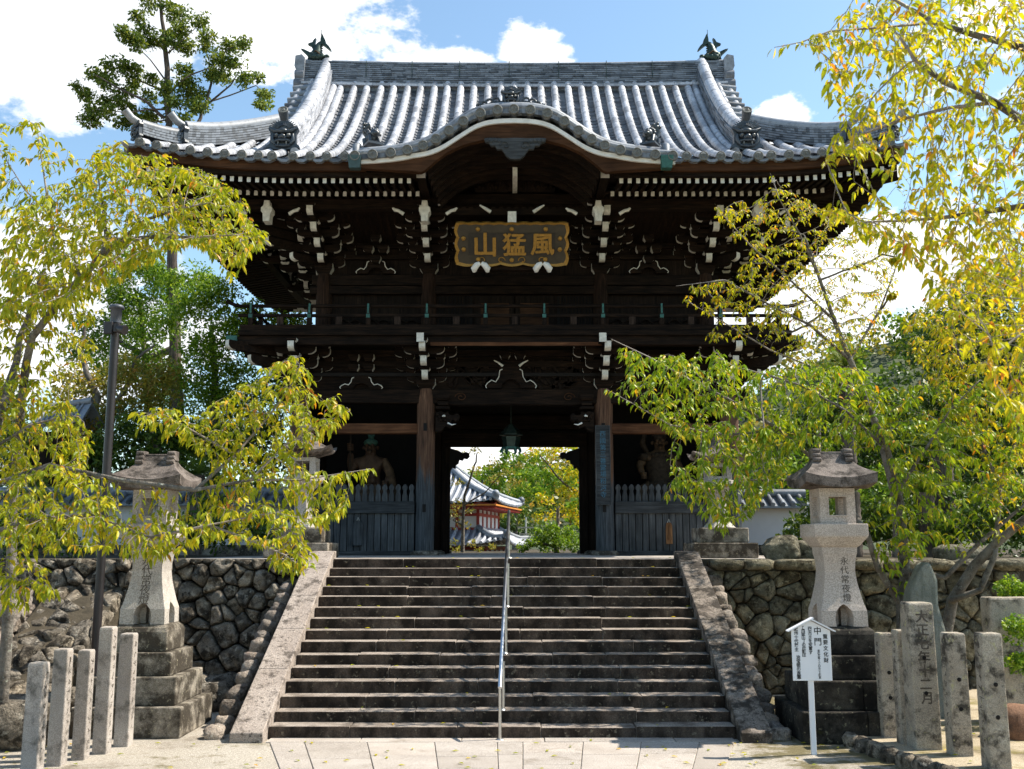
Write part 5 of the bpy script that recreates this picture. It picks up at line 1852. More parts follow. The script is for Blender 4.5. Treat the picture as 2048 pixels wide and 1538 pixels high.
def big_lantern(loc, label, side, mats, texts_px):
    X, Y = loc
    base, body, roofm = mats
    t = thing('stone_lantern', (X, Y, 0), label, 'stone lantern', 'large stone lanterns flanking the stairs')
    L0 = (X, Y, 0)
    hs = [0, .385, .745, 1.045, 1.30]
    ws = [.71, .59, .475, .375]
    for k in range(4):
        m = MB()
        w, z0, z1 = ws[k], hs[k], hs[k + 1]
        if k == 3:
            m.sq([(w, z0), (w, z1 - .0), (w - .02, z1 + .05), (w - .07, z1 + .09), (w - .10, z1 + .095)])
        elif k == 1 or k == 0:
            m.box(-w, -w, z0, -.02 if side < 0 else .1, w, z1).box(-.016 if side < 0 else .104, -w, z0, w, w, z1)
        else:
            m.box(-w, -w, z0, w, w, z1)
        m.build('base_step', base, t, loc=L0, bevel=.018, seg=2)
    zs = 1.395
    hS = 1.02
    # flared shaft with an arched opening at the foot of each side: built as four corner legs + body
    prof = [(0.302, 0), (.298, .20), (.268, .30), (.238, .44), (.215, .56), (.200, .70), (.205, .82), (.218, .90), (.228, .94), (.232, .942), (.232, hS)]
    m = MB()
    arch = [(-.11, 0), (-.12, .12), (-.10, .2), (-.05, .255), (-.02, .262), (0, .285), (.02, .262), (.05, .255), (.10, .2), (.12, .12), (.11, 0)]
    def hw(z): return float(np.interp(z, [p[1] for p in prof], [p[0] for p in prof]))
    for f in range(4):
        Q = Matrix.Rotation(f * pi / 2, 4, 'Z')
        q = MB()
        # face panel around the arch (left, right, above)
        zsn = [0, .06, .12, .16, .2, .225, .255, .285]
        for sg in (-1, 1):
            inn = lambda z: float(np.interp(z, [0, .12, .2, .255, .285], [.11, .12, .10, .05, .0]))
            for a, b in zip(zsn, zsn[1:]):
                va = [(sg * inn(a), -hw(a), a), (sg * hw(a), -hw(a), a), (sg * hw(b), -hw(b), b), (sg * inn(b), -hw(b), b)]
                q.add(va, [(0, 1, 2, 3) if sg > 0 else (3, 2, 1, 0)], 0)
                vi = [(sg * inn(a), -hw(a), a), (sg * inn(b), -hw(b), b), (sg * inn(b) * .8, -.02, b), (sg * inn(a) * .8, -.02, a)]
                q.add(vi, [(0, 1, 2, 3) if sg > 0 else (3, 2, 1, 0)], 0)
        zz = [.285, .35, .44, .50, .56, .63, .70, .76, .82, .90, .94, .9401, hS]
        for a, b in zip(zz, zz[1:]):
            q.add([(-hw(a), -hw(a), a), (hw(a), -hw(a), a), (hw(b), -hw(b), b), (-hw(b), -hw(b), b)], [(0, 1, 2, 3)], 0, False)
        q.add([(-.11, -.30, 0), (-.30, -.30, 0), (-.30, -.28, 0)], [(0, 1, 2)], 0)
        m.merge(q, Q)
    m.box(-.22, -.22, hS - .02, .22, .22, hS)
    m = MB().merge(m, T((0, 0, zs)))
    sh = m.build('shaft', body, t, loc=L0, weld=True)
    # carved inscription lying on the curved front face
    chars = '永代常夜燈'
    tm = MB()
    for i, ch in enumerate(chars):
        cs_, st_ = (.150, .128) if side < 0 else (.115, .118)
        zc = .84 - st_ * i
        ang = atan2(hw(zc - .06) - hw(zc + .06), .12)
        tm.merge(text_mb(ch, cs_, .006), T((texts_px, -hw(zc) - .001, zs + zc)) @ Matrix.Rotation(-ang, 4, 'X'))
    tm.build('inscription', M['carved'], sh, loc=L0)
    z = zs + hS
    m = MB().sq([(.235, z), (.26, z + .02), (.345, z + .13), (.352, z + .15), (.352, z + .30), (.345, z + .307)])
    m.build('platform', body, t, loc=L0, bevel=.01)
    z += .307
    hf = .47
    m = MB()
    w = .235
    for f in range(4):
        Q = Matrix.Rotation(f * pi / 2, 4, 'Z')
        q = MB()
        q.box(-w, -w, 0, -.115, -.115, hf)
        q.box(-.114, -w + .004, 0, .114, -w + .075, .115).box(-.114, -w + .004, hf - .115, .114, -w + .075, hf)
        q.box(-.135, -w - .008, .098, .135, -w, .112).box(-.135, -w - .008, hf - .112, .135, -w, hf - .098)
        q.box(-.135, -w - .008, .112, -.121, -w, hf - .112).box(.121, -w - .008, .112, .135, -w, hf - .112)
        m.merge(q, T((0, 0, z)) @ Q)
    m.build('firebox', body, t, loc=L0)
    z += hf
    # roof: thick eave, concave hips, short ridge with scrolled ends
    m = MB()
    E = .475
    def rp(u, v, s):
        """u,v in -1..1 on the square, s height parameter 0 eave..1 ridge"""
        f = (1 - s)
        ex = .235 + (E - .235) * f ** 1.8
        ey = .06 + (E - .06) * f ** 1.6
        liftc = .07 * (abs(u) * abs(v)) ** 2 * f ** 2
        return Vector((u * ex, v * ey, z + .13 + .34 * (s ** 1.0) + liftc))
    S_ = [0, .08, .18, .3, .45, .62, .8, 1.0]
    ed = [(-1 + k / 4, -1) for k in range(8)] + [(1, -1 + k / 4) for k in range(8)] + [(1 - k / 4, 1) for k in range(8)] + [(-1, 1 - k / 4) for k in range(8)]
    rings = [[rp(u, v, s) for u, v in ed] for s in S_]
    low_ = [Vector((p.x * .985, p.y * .985, p.z - .125)) for p in rings[0]]
    low2 = [Vector((p.x * .43, p.y * .43, z - .0)) for p in rings[0]]
    rings = [low2, low_] + rings
    n = len(ed)
    vs = [v for r in rings for v in r]
    m.add(vs, [(i * n + j, i * n + (j + 1) % n, (i + 1) * n + (j + 1) % n, (i + 1) * n + j) for i in range(len(rings) - 1) for j in range(n)], 0, False)
    m.add(rings[-1], [tuple(range(n))], 0)
    rf = m.build('roof', roofm, t, loc=L0, weld=True)
    zr_ = z + .47
    m = MB().box(-.2, -.05, zr_ - .03, .2, .05, zr_ + .035)
    for sg in (-1, 1):
        m.box(sg * .215 - .05, -.085, zr_ - .06, sg * .215 + .05, .085, zr_ + .075)
        for k in range(3):
            m.tube([(sg * .215 - .055, -.09 - .02 * k, zr_ + .04 - .06 * k), (sg * .215 + .055, -.09 - .02 * k, zr_ + .04 - .06 * k)], .035, 8)
    m.build('ridge', roofm, rf, loc=L0, bevel=.008)
    return t


LX, LY = -4.95, 14.33
RX, RY = 4.33, 13.95
big_lantern((LX, LY), 'large granite lantern left of the stairs, its middle screened by leaves', -1, (M['granite_dirty'], M['granite'], M['lantern_roof']), .0)
big_lantern((RX, RY), 'large pinkish granite lantern on blackened steps right of the stairs', 1, (M['granite_black'], M['granite_pink'], M['lantern_roof']), .06)

# ------------------------------------------------------------------ granite posts
def strokes(n, w, step, rnd):
    """worn, unreadable carved strokes"""
    m = MB()
    for i in range(n):
        z = -i * step
        for k in range(rnd.randint(3, 5)):
            a = rnd.choice((0, 0, pi / 2, .6, -.7))
            L = rnd.uniform(.25, .6) * w
            x, zz = rnd.uniform(-.22, .22) * w, z + rnd.uniform(-.35, .35) * step * .7
            m.cbox((x, 0, zz), (L, .004, .006), 0, None, Matrix.Rotation(a, 3, 'Y'))
    return m


def gpost(px0, px1, py_top, py_base, zb_, mat, label, group, holes=False, text=None, side_text=True, w=None, rz=0.0):
    cx = (px0 + px1) / 2
    Y = GY(py_base, zb_)
    p = P(cx, py_base, Y)
    d = ray(cx, py_base)
    t_ = Y / d.y
    w = w or (px1 - px0) * t_ / F * .78
    zt_ = zpx(py_top, Y + w / 2)
    loc = (p.x, Y + w / 2, zb_)
    h = zt_ - zb_
    m = MB().sq([(w / 2 * 1.03, -.1), (w / 2 * 1.02, .05), (w / 2 * .97, h - .03), (w / 2 * .9, h)])
    Rz = Matrix.Rotation(rz, 4, 'Z')
    ob = MB().merge(m, Rz).build('granite_post', mat, loc=loc, bevel=.014, seg=2)
    tag(ob, label, 'stone post', group)
    rnd = random.Random(int(px0))
    sx = 1 if p.x < 0 else -1
    if side_text:
        q = MB().merge(strokes(int(h / .11) - 1, w * .6, .11, rnd), Rz @ T((sx * (w * .497), 0, h - .14)) @ Matrix.Rotation(sx * pi / 2, 4, 'Z'))
        q.build('carved_strokes', M['carved'], ob, loc=loc)
    if text:
        q = MB().merge(vtext(text, w * .50, h * .093, .006, 0, .003), Rz @ T((0, -w * .495, h * .905)))
        q.build('inscription', M['carved'], ob, loc=loc)
    if holes:
        for f in (.62, .38):
            q = MB().lathe([(.024, 0), (.024, .004)], 12)
            MB().merge(q, Rz @ T((0, -w * .497, h * f)) @ Matrix.Rotation(pi / 2, 4, 'X')).build('bolt_hole', M['void'], ob, loc=loc)
    return ob


g1 = 'granite posts standing in a row at the left'
gpost(30, 80, 1324, 1556, 0, M['post'], 'shortest pale granite post with a joint, at the left picture edge', g1, w=.18)
gpost(84, 128, 1297, 1533, 0, M['post'], 'second granite post from the left picture edge', g1, w=.17)
gpost(134, 175, 1299, 1521, 0, M['post'], 'slim granite post between the second post and the tallest one', g1, w=.155)
gpost(177, 217, 1253, 1509, 0, M['post'], 'tallest granite post of the left row', g1, w=.17)
gpost(219, 262, 1266, 1494, 0, M['post'], 'greyest granite post of the left row, overlapping the lantern base', g1, w=.18)
g2 = 'granite posts standing on the soil bed at the right'
gpost(1767, 1804, 1265, 1476, .10, M['post2'], 'slender blotched post nearest the right lantern base', g2, True, None, True, .20)
gpost(1806, 1836, 1259, 1489, .10, M['post2'], 'narrow post half hidden behind the thick inscribed post', g2, False, None, True, .19)
gpost(1830, 1889, 1204, 1500, .10, M['post2'], 'thick tall granite post with a carved date running down its front', g2, True, '大正七年十二月', False, .30)
gpost(1906, 1951, 1265, 1513, .10, M['post2'], 'speckled post with two holes between the thick post and the rightmost one', g2, True, None, True, .22)
gpost(1977, 2030, 1265, 1540, .10, M['post2'], 'rightmost speckled granite post with two holes', g2, True, None, True, .225)

# raised soil bed with a kerb of rough stones
m = MB()
m.prism([(4.15, 13.2), (4.5, 11.6), (4.65, 9.0), (9.5, 9.0), (9.5, 17.6), (5.1, 17.6), (5.1, 13.3)], -.1, .10, 'z')
structure(m.build('soil_bed', M['bed']))
m = MB(); rnd = random.Random(14)
pth = [(4.15, 13.25), (4.3, 12.4), (4.5, 11.5), (4.6, 10.2), (4.7, 9.0)]
for (a, b) in zip(pth, pth[1:]):
    n = int((Vector(b) - Vector(a)).length / .26)
    for k in range(n):
        f = (k + .5) / n
        boulder(m, (a[0] + (b[0] - a[0]) * f, a[1] + (b[1] - a[1]) * f, .03), (.10, .15, rnd.uniform(.12, .15)), rnd, 0, 10, 7, False)
o = m.build('stone_kerb', M['boulder'])
tag(o, 'low kerb of rough dark stones edging the soil bed at the lower right', 'kerb')

# ------------------------------------------------------------------ notice board
YS = GY(1510)
sp = P(1629, 1510, YS)
sg_ = thing('notice_board', (sp.x, YS, 0), 'white roofed notice board on a white post before the right lantern', 'sign')
zb0_, zb1_ = zpx(1361, YS), zpx(1261, YS)
bc = P(1622.5, 1310, YS).x
zpk = zpx(1241, YS)
MB().box(sp.x - .03, YS, -.05, sp.x + .03, YS + .045, zb0_ + .3).build('post', M['sign'], sg_, bevel=.003)
hw_ = .232
bd = MB().prism([(bc - hw_, zb0_), (bc + hw_, zb0_), (bc + hw_, zb1_), (bc, zpk), (bc - hw_, zb1_)], YS - .025, YS - .002, 'y').build('board', M['sign'], sg_, bevel=.003)
for sx in (-1, 1):
    a = Vector((bc, 0, zpk + .012)); b = Vector((bc + sx * .28, 0, zb1_ - .012))
    d = (b - a).normalized(); nrm = Vector((-d.z, 0, d.x)) * (1 if sx > 0 else -1)
    q = [a - d * (.035 if sx < 0 else 0), b, b + nrm * .014, a - d * (.035 if sx < 0 else 0) + nrm * .014]
    MB().prism([(v.x, v.z) for v in q], YS - .07 - .001 * sx, YS + .04, 'y').build('roof_board', M['sign'], sg_)
u = .00121          # metres per measured unit on the board
x00, z00 = bc - 320 * u, zb0_ + 725 * u
def zc_(x, y): return (x00 + x * u, YS - .0275, z00 - y * u)
for (txt, x, y0, y1, sz) in (('重要文化財', 459, 300, 528, 52), ('中門', 385, 245, 352, 84), ('天保三年(一八三二)建立', 389, 440, 692, 27), ('四天王を安置す', 310, 224, 455, 43),
                             ('「風猛山」の扁額は', 244, 215, 480, 43), ('紀州十代藩主', 172, 228, 425, 43), ('治宝侯の直筆', 184, 500, 690, 46)):
    n = len(txt)
    MB().merge(vtext(txt, sz * u * .95, (y1 - y0) / (n - 1) * u, .002, 0, .0009), T(zc_(x, y0))).build('lettering', M['sign_char'], bd)

# ------------------------------------------------------------------ lamp pole
YP = 16.0
px_ = P(214, 930, YP).x
lp = thing('lamp_pole', (px_, YP, 0), 'tall brown steel pole with a flanged cap and clamp behind the left lantern', 'pole')
zt_ = zpx(612, YP)
MB().tube([(px_, YP, -.1), (px_, YP, zt_ - .1)], .066, 18).build('pole', M['pole'], lp)
MB().lathe([(.085, zt_ - .28), (.085, zt_ - .05), (.115, zt_ - .05), (.12, zt_ - .02), (.10, zt_ + .01), (.03, zt_ + .03)], 18, (px_, YP, 0)).build('cap', plain('pole_cap', (.075, .08, .095), .5, .2, .2), lp)
m = MB().lathe([(.085, zt_ - .42), (.085, zt_ - .34)], 18, (px_, YP, 0))
m.cbox((px_ - .07, YP - .10, zt_ - .38), (.14, .06, .20)).cbox((px_ + .06, YP - .10, zt_ - .38), (.10, .06, .14))
m.build('clamp', M['pole'], lp, bevel=.01)
MB().tube([(px_ + .08, YP - .12, zt_ - .38), (px_ + .14, YP - .14, zt_ - .41), (px_ + .22, YP - .16, zt_ - .43)], [.04, .07, .08], 14).build('lamp_socket', M['pole'], lp)

# ------------------------------------------------------------------ fences in the gate's side bays
def fence(sx):
    x0, x1 = (GX + sx * 2.18 + sx * .24), (GX + sx * 5.26 - sx * .24)
    a, b = min(x0, x1), max(x0, x1)
    f = thing('picket_fence', ((a + b) / 2, 25, ZT), 'weathered grey picket fence closing the bay of the %s guardian statue' % ('green-haired' if sx < 0 else 'armoured'), 'fence', 'picket fences in the gate')
    zr0, zr1 = zpx(1027, 24.95), zpx(1003, 24.95)
    MB().box(a, 24.86, zr0, b, 25.06, zr1).build('rail', M['grey_x'], f, bevel=.01)
    MB().box(a, 24.85, ZT, b, 25.05, zpx(1102, 24.95)).build('sill', M['grey_x'], f, bevel=.01)
    n = 16
    wd = (b - a) / n
    zs0, zp0, zp1 = zpx(1102, 24.95), zr1, zpx(968, 24.95)
    hp_ = zp1 - zp0
    for k in range(n):
        c = a + wd * (k + .5)
        MB().box(c - wd * .44, 24.92 + .006 * (k % 2), zs0 - .01, c + wd * .44, 24.97, zr0 + .01).build('board', M['grey_z'], f)
        pr = [(.40, 0), (.40, .30), (.27, .52), (.24, .62), (.40, .72), (.38, .84), (.2, .95), (0, 1.0)]
        pts = [(c + wd * q[0], zp0 + hp_ * q[1]) for q in pr] + [(c - wd * q[0], zp0 + hp_ * q[1]) for q in reversed(pr[:-1])]
        MB().prism(pts, 24.93, 24.99, 'y').build('picket', M['grey_z'], f, bevel=.008)
for sx in (-1, 1): fence(sx)

# wooden tablets hung on the fences
for (pxx, y0, y1, w, lab, mt) in ((716, 1036, 1091, 19, 'narrow grey wooden tablet hung on the fence left of the passage', 'grey_z'), (1338, 1040, 1088, 13, 'brown wooden tablet with a cut ridge hung on the fence right of the passage', 'board_x')):
    a, b = P(pxx - w / 2, y0, 24.88), P(pxx + w / 2, y1, 24.88)
    t = thing('hanging_tablet', ((a.x + b.x) / 2, 24.88, b.z), lab, 'tablet')
    cx = (a.x + b.x) / 2; h = a.z - b.z
    mat = M['grey_z'] if mt == 'grey_z' else wood('orange_board', (.10, .045, .02), (.30, .16, .075), (9, 9, .6), .7)
    pts = [(cx - w * .006, b.z), (cx + w * .006, b.z), (cx + w * .006, a.z - .14), (cx + w * .004, a.z - .06), (cx - w * .004, a.z - .06), (cx - w * .006, a.z - .14)]
    MB().prism(pts, 24.85, 24.90, 'y').build('panel', mat, t, bevel=.005)
    MB().tube([(cx - .05, 24.87, a.z - .12), (cx, 24.86, a.z + .02), (cx + .05, 24.87, a.z - .12)], .008, 6).build('cord', M['white'], t)
    if mt != 'grey_z':
        MB().prism([(cx - .05, b.z + .1), (cx + .05, b.z + .1), (cx, a.z - .14)], 24.82, 24.849, 'y').build('ridge', mat, t)

# ------------------------------------------------------------------ name plaque
yA, yB = 23.0, 23.5
pT = P(1024, 444, yA); pB = P(1025, 529, yB)
vec = pT - pB; hh = vec.length
tilt = atan2(pB.y - pT.y, vec.z)
wT = P(1136.5, 444, yA).x - P(910.5, 444, yA).x
cxp = P(1023.5, 444, yA).x
pq = thing('name_plaque', (cxp, (yA + yB) / 2, (pT.z + pB.z) / 2), 'dark name plaque with scalloped gilt frame and three gold characters under the arch', 'plaque')
MQ = T(((cxp), (yA + yB) / 2, (pT.z + pB.z) / 2)) @ Matrix.Rotation(tilt, 4, 'X')
w2, h2 = wT / 2, hh / 2
def edge(w, h, amp):
    pts = []
    N1, N2 = 40, 18
    sc = lambda f, n: amp * (abs(sin(f * pi * n)) - .5)
    for k in range(N1): f = k / N1; pts.append((-w + 2 * w * f, -h - sc(f, 5)))
    for k in range(N2): f = k / N2; pts.append((w + sc(f, 3), -h + 2 * h * f))
    for k in range(N1): f = k / N1; pts.append((w - 2 * w * f, h + sc(f, 9) * .5))
    for k in range(N2): f = k / N2; pts.append((-w - sc(f, 3), h - 2 * h * f))
    return pts
eo = edge(w2, h2, .05); ei = edge(w2 - .07, h2 - .055, .05)
m = MB()
n = len(eo)
A = [(p[0], -.10, p[1]) for p in eo]; B = [(p[0], -.07, p[1]) for p in ei]; A2 = [(p[0], .03, p[1]) for p in eo]
m.add(A + B + A2, [(j, n + j, n + (j + 1) % n, (j + 1) % n) for j in range(n)] + [(j, (j + 1) % n, 2 * n + (j + 1) % n, 2 * n + j) for j in range(n)], 0)
MB().merge(m, MQ).build('gilt_border', M['gold'], pq)
m = MB(); wi, hi = w2 - .30, h2 - .24
C = [(-wi, 0, -hi), (wi, 0, -hi), (wi, 0, hi), (-wi, 0, hi)]
m.add([(p[0], -.072, p[1]) for p in ei], [tuple(range(n))], 0)
MB().merge(m, MQ).build('frame', plain('plaque_frame_brown', (.04, .03, .017), .5, .1, .3, 5, .2), pq)
m = MB().box(-wi, -.085, -hi, wi, -.073, hi)
pn = MB().merge(m, MQ).build('panel', M['plaque_bk'], pq)
for ch, xx, sz in (('山', -.62, .60), ('猛', .06, .56), ('風', .72, .56)):
    q0 = text_mb(ch, sz, .03, 0, .004)
    q = MB()
    for ddx, ddz in ((-.012, 0), (.012, .004), (0, -.012)): q.merge(q0, T((ddx, ddx * .1, ddz)))
    MB().merge(q, MQ @ T((xx, -.10, .0))).build('character', M['gold'], pq)
for (xx, zz) in ((-.75, .5), (0, .5), (.75, .5), (-.75, -.5), (0, -.52), (.75, -.5), (-1.07, .14), (-1.07, -.12), (1.07, .14), (1.07, -.12)):
    q = MB().sphere((xx * w2 / 1.25, -.10, zz * h2 / .55 * .78 if abs(xx) < 1 else zz), .055, 12, 6, 0, (1, .6, 1))
    MB().merge(q, MQ).build('gold_boss', M['gold'], pq)
for sx in (-1, 1):
    for side in (-1, 1):
        m = MB()
        for k in range(12):
            a0, a1 = k * .45, (k + 1) * .45
            r0, r1 = .10 * (1 - k / 14), .10 * (1 - (k + 1) / 14)
            m.tube([(sx * (w2 * .36) + side * (.22 + r0 * cos(a0)), -.095, -h2 + .12 + r0 * sin(a0)), (sx * (w2 * .36) + side * (.22 + r1 * cos(a1)), -.095, -h2 + .12 + r1 * sin(a1))], .012, 5)
        MB().merge(m, MQ).build('scroll', M['gold'], pq)
    m = MB()
    for s in (-1, 1):
        m.tube([(sx * .73 + s * .02, -.10, -h2 + .06), (sx * .73 + s * .09, -.12, -h2 + .02), (sx * .73 + s * .16, -.10, -h2 - .08), (sx * .73 + s * .15, -.08, -h2 - .15)], [.045, .075, .08, .05], 8)
    MB().merge(m, MQ).build('cloud_foot', M['white2'], pq)
MB().box(cxp - .9, 23.52, pB.z - .12, cxp + .9, 23.75, pB.z + .05).build('bearer', M['wood_x'], pq)

# vertical board on the right front column
a, b = P(1190, 851, 24.74), P(1222, 1010, 24.74)
vb = thing('column_board', ((a.x + b.x) / 2, 24.74, b.z), 'tall dark board with a column of faded blue characters on the right column', 'sign')
cx = (a.x + b.x) / 2; wv = (b.x - a.x) / 2
MB().box(cx - wv, 24.70, b.z, cx + wv, 24.76, a.z).build('panel', M['grey_x'], vb, bevel=.006)
m = MB()
for (x0_, x1_, z0_, z1_) in ((-wv, -wv + .02, b.z, a.z), (wv - .02, wv, b.z, a.z)):
    m.box(cx + x0_, 24.685, z0_, cx + x1_, 24.699, z1_)
m.box(cx - wv + .021, 24.685, b.z, cx + wv - .021, 24.699, b.z + .02).box(cx - wv + .021, 24.685, a.z - .02, cx + wv - .021, 24.699, a.z)
m.build('frame', M['grey_z'], vb)
MB().merge(vtext('西國第三番霊場粉河寺', .155, (a.z - b.z) * .0845, .006, 0, .0), T((cx, 24.697, a.z - .21))).build('lettering', M['blue_char'], vb)

# ------------------------------------------------------------------ hanging bronze lantern
yh = 26.2
pc = P(1022, 870, yh)
hl = thing('hanging_lantern', (pc.x, yh, zpx(907, yh)), 'dark six-sided bronze lantern hanging in the passage under the beam', 'lantern')
zz = lambda y: zpx(y, yh)
MB().lathe([(.30, zz(871)), (.31, zz(869)), (.2, zz(860)), (.10, zz(852)), (.05, zz(848))], 6, (pc.x, yh, 0), 0, False).build('roof', M['bronze'], hl)
MB().lathe([(.20, zz(893)), (.25, zz(874))], 6, (pc.x, yh, 0), 0, False).build('body', M['bronze'], hl)
m = MB().lathe([(.24, zz(898)), (.24, zz(894))], 6, (pc.x, yh, 0), 0, False)
for k in range(6):
    a_ = k * pi / 3
    m.tube([(pc.x + .22 * cos(a_), yh + .22 * sin(a_), zz(897)), (pc.x + .24 * cos(a_), yh + .24 * sin(a_), zz(903)), (pc.x + .2 * cos(a_), yh + .2 * sin(a_), zz(907))], [.05, .04, .02], 6)
m.build('foot', M['verdigris'], hl)
MB().tube([(pc.x, yh, zz(849)), (pc.x, yh, zcol + .33)], .012, 6).build('chain', M['bronze'], hl)

# ------------------------------------------------------------------ guardian statues
def skin_mb(verts, edges, radii, sub=2):
    me = bpy.data.meshes.new('figure'); me.from_pydata(verts, edges, [])
    ob = bpy.data.objects.new('figure', me); COL.objects.link(ob)
    ob.modifiers.new('skin', 'SKIN')
    for i, r in enumerate(radii): me.skin_vertices[0].data[i].radius = (r, r) if not hasattr(r, '__len__') else r
    me.skin_vertices[0].data[0].use_root = True
    s = ob.modifiers.new('sub', 'SUBSURF'); s.levels = sub; s.render_levels = sub
    dg = bpy.context.evaluated_depsgraph_get(); dg.update()
    r = bpy.data.meshes.new_from_object(ob.evaluated_get(dg))
    m = MB().add([v.co[:] for v in r.vertices], [tuple(p.vertices) for p in r.polygons], 0, True)
    bpy.data.objects.remove(ob); bpy.data.meshes.remove(me); bpy.data.meshes.remove(r)
    return m


def hand(m, c, d, s=1.0):
    """fist closed round a shaft: palm and five bent fingers"""
    c = Vector(c)
    m.sphere(c, .075 * s, 8, 6, 0, (.8, .9, 1.1))
    for k in range(4):
        z = (-.06 + .04 * k) * s
        m.tube([c + Vector((.05 * s, -.03, z)), c + Vector((.03 * s, -.095 * s, z)), c + Vector((-.04 * s, -.10 * s, z)), c + Vector((-.06 * s, -.05 * s, z))], [.024 * s, .023 * s, .02 * s, .016 * s], 6)
    m.tube([c + Vector((-.05 * s, 0, .05)), c + Vector((-.06 * s, -.07 * s, .08)), c + Vector((.0, -.11 * s, .09))], [.028 * s, .024 * s, .018 * s], 6)


def guardian(px_head, py_head, left):
    Yg = 26.3
    p = P(px_head, py_head, Yg)
    base = Vector((p.x, Yg, ZT))
    hz = p.z - ZT
    t = thing('guardian_statue', base, 'weathered wooden guardian with green hair and one raised fist, behind the left fence' if left else 'seated armoured wooden guardian with scowling face, behind the right fence', 'statue', 'guardian statues in the gate')
    s = 1.0
    k = hz          # head height above floor
    V = [(0, 0, k - 1.15), (0, 0, k - .85), (0, -.02, k - .55), (0, -.02, k - .36), (0, -.04, k - .22), (0, -.06, k - .02), (0, -.07, k + .10),
         (-.34, 0, k - .38), (-.52, -.02, k - .58), (-.50, -.12, k - .12) if left else (-.46, -.22, k - .82),
         (.34, 0, k - .38), (.52, -.04, k - .66), (.44, -.2, k - .92),
         (-.30, -.05, k - 1.2), (-.55, -.4, k - 1.25), (-.45, -.35, k - 1.75),
         (.30, -.05, k - 1.2), (.55, -.4, k - 1.25), (.45, -.35, k - 1.75)]
    E_ = [(0, 1), (1, 2), (2, 3), (3, 4), (4, 5), (5, 6), (3, 7), (7, 8), (8, 9), (3, 10), (10, 11), (11, 12), (0, 13), (13, 14), (14, 15), (0, 16), (16, 17), (17, 18)]
    Rr = [.30, .27, .30, .20, .11, .165, .12, .15, .115, .075, .15, .115, .075, .2, .17, .11, .2, .17, .11]
    body = skin_mb(V, E_, Rr)
    if left:
        hand(body, (-.50, -.14, k + .0), 0, 1.1)
    else:
        hand(body, (-.44, -.25, k - .86), 0, 1.1)
    hand(body, (.42, -.24, k - .96), 0, 1.1)
    # face: brow, nose, cheeks, mouth, ears
    for q in ((-.07, -.22, k + .045, .05), (.07, -.22, k + .045, .05), (0, -.245, k - .01, .045), (-.09, -.2, k - .04, .05), (.09, -.2, k - .04, .05), (0, -.21, k - .13, .06), (-.175, -.06, k - .0, .05), (.175, -.06, k - .0, .05)):
        body.sphere(q[:3], q[3], 8, 5)
    for zz_ in (.62, .74, .86):
        body.sphere((-.1, -.27, k - zz_), .085, 8, 5); body.sphere((.1, -.27, k - zz_), .085, 8, 5)
    bo = body.build('body', M['ochre2'] if left else M['ochre'], t, loc=base)
    for sg in (-1, 1):
        MB().sphere((sg * .07, -.245, k + .02), .018, 8, 5).build('eye', M['ochre'], bo, loc=base)
    MB().tube([(-.06, -.265, k - .085), (0, -.275, k - .075), (.06, -.265, k - .085)], .014, 6).build('mouth', M['void'], bo, loc=base)
    m = MB()
    rnd = random.Random(3)
    m.sphere((0, -.03, k + .13), .19, 12, 6, 0, (1, 1, .6))
    if left:
        m.sphere((0, 0, k + .27), .08, 8, 5)
        for j in range(9):
            m.tube([(-.06 + .015 * j, 0, k + .3), (-.14 + .035 * j, 0, k + .52 + .06 * rnd.random())], [.02, .004], 5)
    else:
        for j in range(16):
            a_ = rnd.uniform(0, 2 * pi)
            m.sphere((.15 * cos(a_), -.03 + .1 * sin(a_), k + .13 + .05 * rnd.random()), .05, 7, 5)
    m.build('hair', M['green_hair'] if left else M['robe'], t, loc=base)
    # robe / armour: skirt folds and shoulder drapery
    m = MB()
    m.lathe([(.62, k - 1.75), (.66, k - 1.5), (.50, k - 1.25), (.34, k - 1.0), (.30, k - .95)], 18, (0, -.05, 0))
    for j in range(16):
        a_ = pi + pi * j / 15
        m.tube([(.30 * cos(a_), .3 * sin(a_) - .05, k - 1.0), (.50 * cos(a_), .5 * sin(a_) - .05, k - 1.28), (.66 * cos(a_), .66 * sin(a_) - .05, k - 1.7)], [.03, .05, .06], 6)
    if left:
        m.tube([(.36, -.1, k - .3), (.50, -.16, k - .6), (.60, -.1, k - 1.0), (.72, 0, k - 1.4)], [.08, .12, .12, .06], 8)
        m.tube([(-.25, -.24, k - 1.02), (0, -.33, k - 1.06), (.25, -.24, k - 1.02)], .05, 8)
    else:
        m.lathe([(.34, k - .98), (.37, k - .7), (.36, k - .5), (.26, k - .33), (.16, k - .24)], 14, (0, -.04, 0))
        for sg in (-1, 1):
            m.sphere((sg * .38, -.02, k - .38), .19, 10, 6, 0, (1, 1, .7))
            m.tube([(sg * .30, .05, k - .25), (sg * .42, .1, k + .0), (sg * .36, .1, k + .22), (sg * .44, .1, k + .36)], [.06, .08, .06, .03], 7)
        for j in range(8):
            m.sphere((-.2 + .057 * j, -.26, k - .33 - .03 * (j % 2)), .055, 7, 5)
    m.build('robe', M['robe'] if not left else M['ochre'], t, loc=base)
    if left:
        m = MB().tube([(-.50, -.20, k - 1.2), (-.50, -.20, k + .5)], .02, 8)
        for sg in (-1, 1):
            m.tube([(-.50, -.2, k + .4), (-.50 + sg * .07, -.2, k + .46), (-.50 + sg * .06, -.2, k + .62)], [.02, .02, .006], 6)
        m.build('trident', M['robe'], t, loc=base)
    # rock seat
    m = MB(); boulder(m, (0, 0, (k - 1.7) / 2), (.75, .5, max(.2, (k - 1.7) / 2 + .1)), random.Random(2), 0, 14, 8, False)
    m.build('rock_pedestal', M['robe'], t, loc=base)
guardian(742, 896, True)
guardian(1318, 886, False)

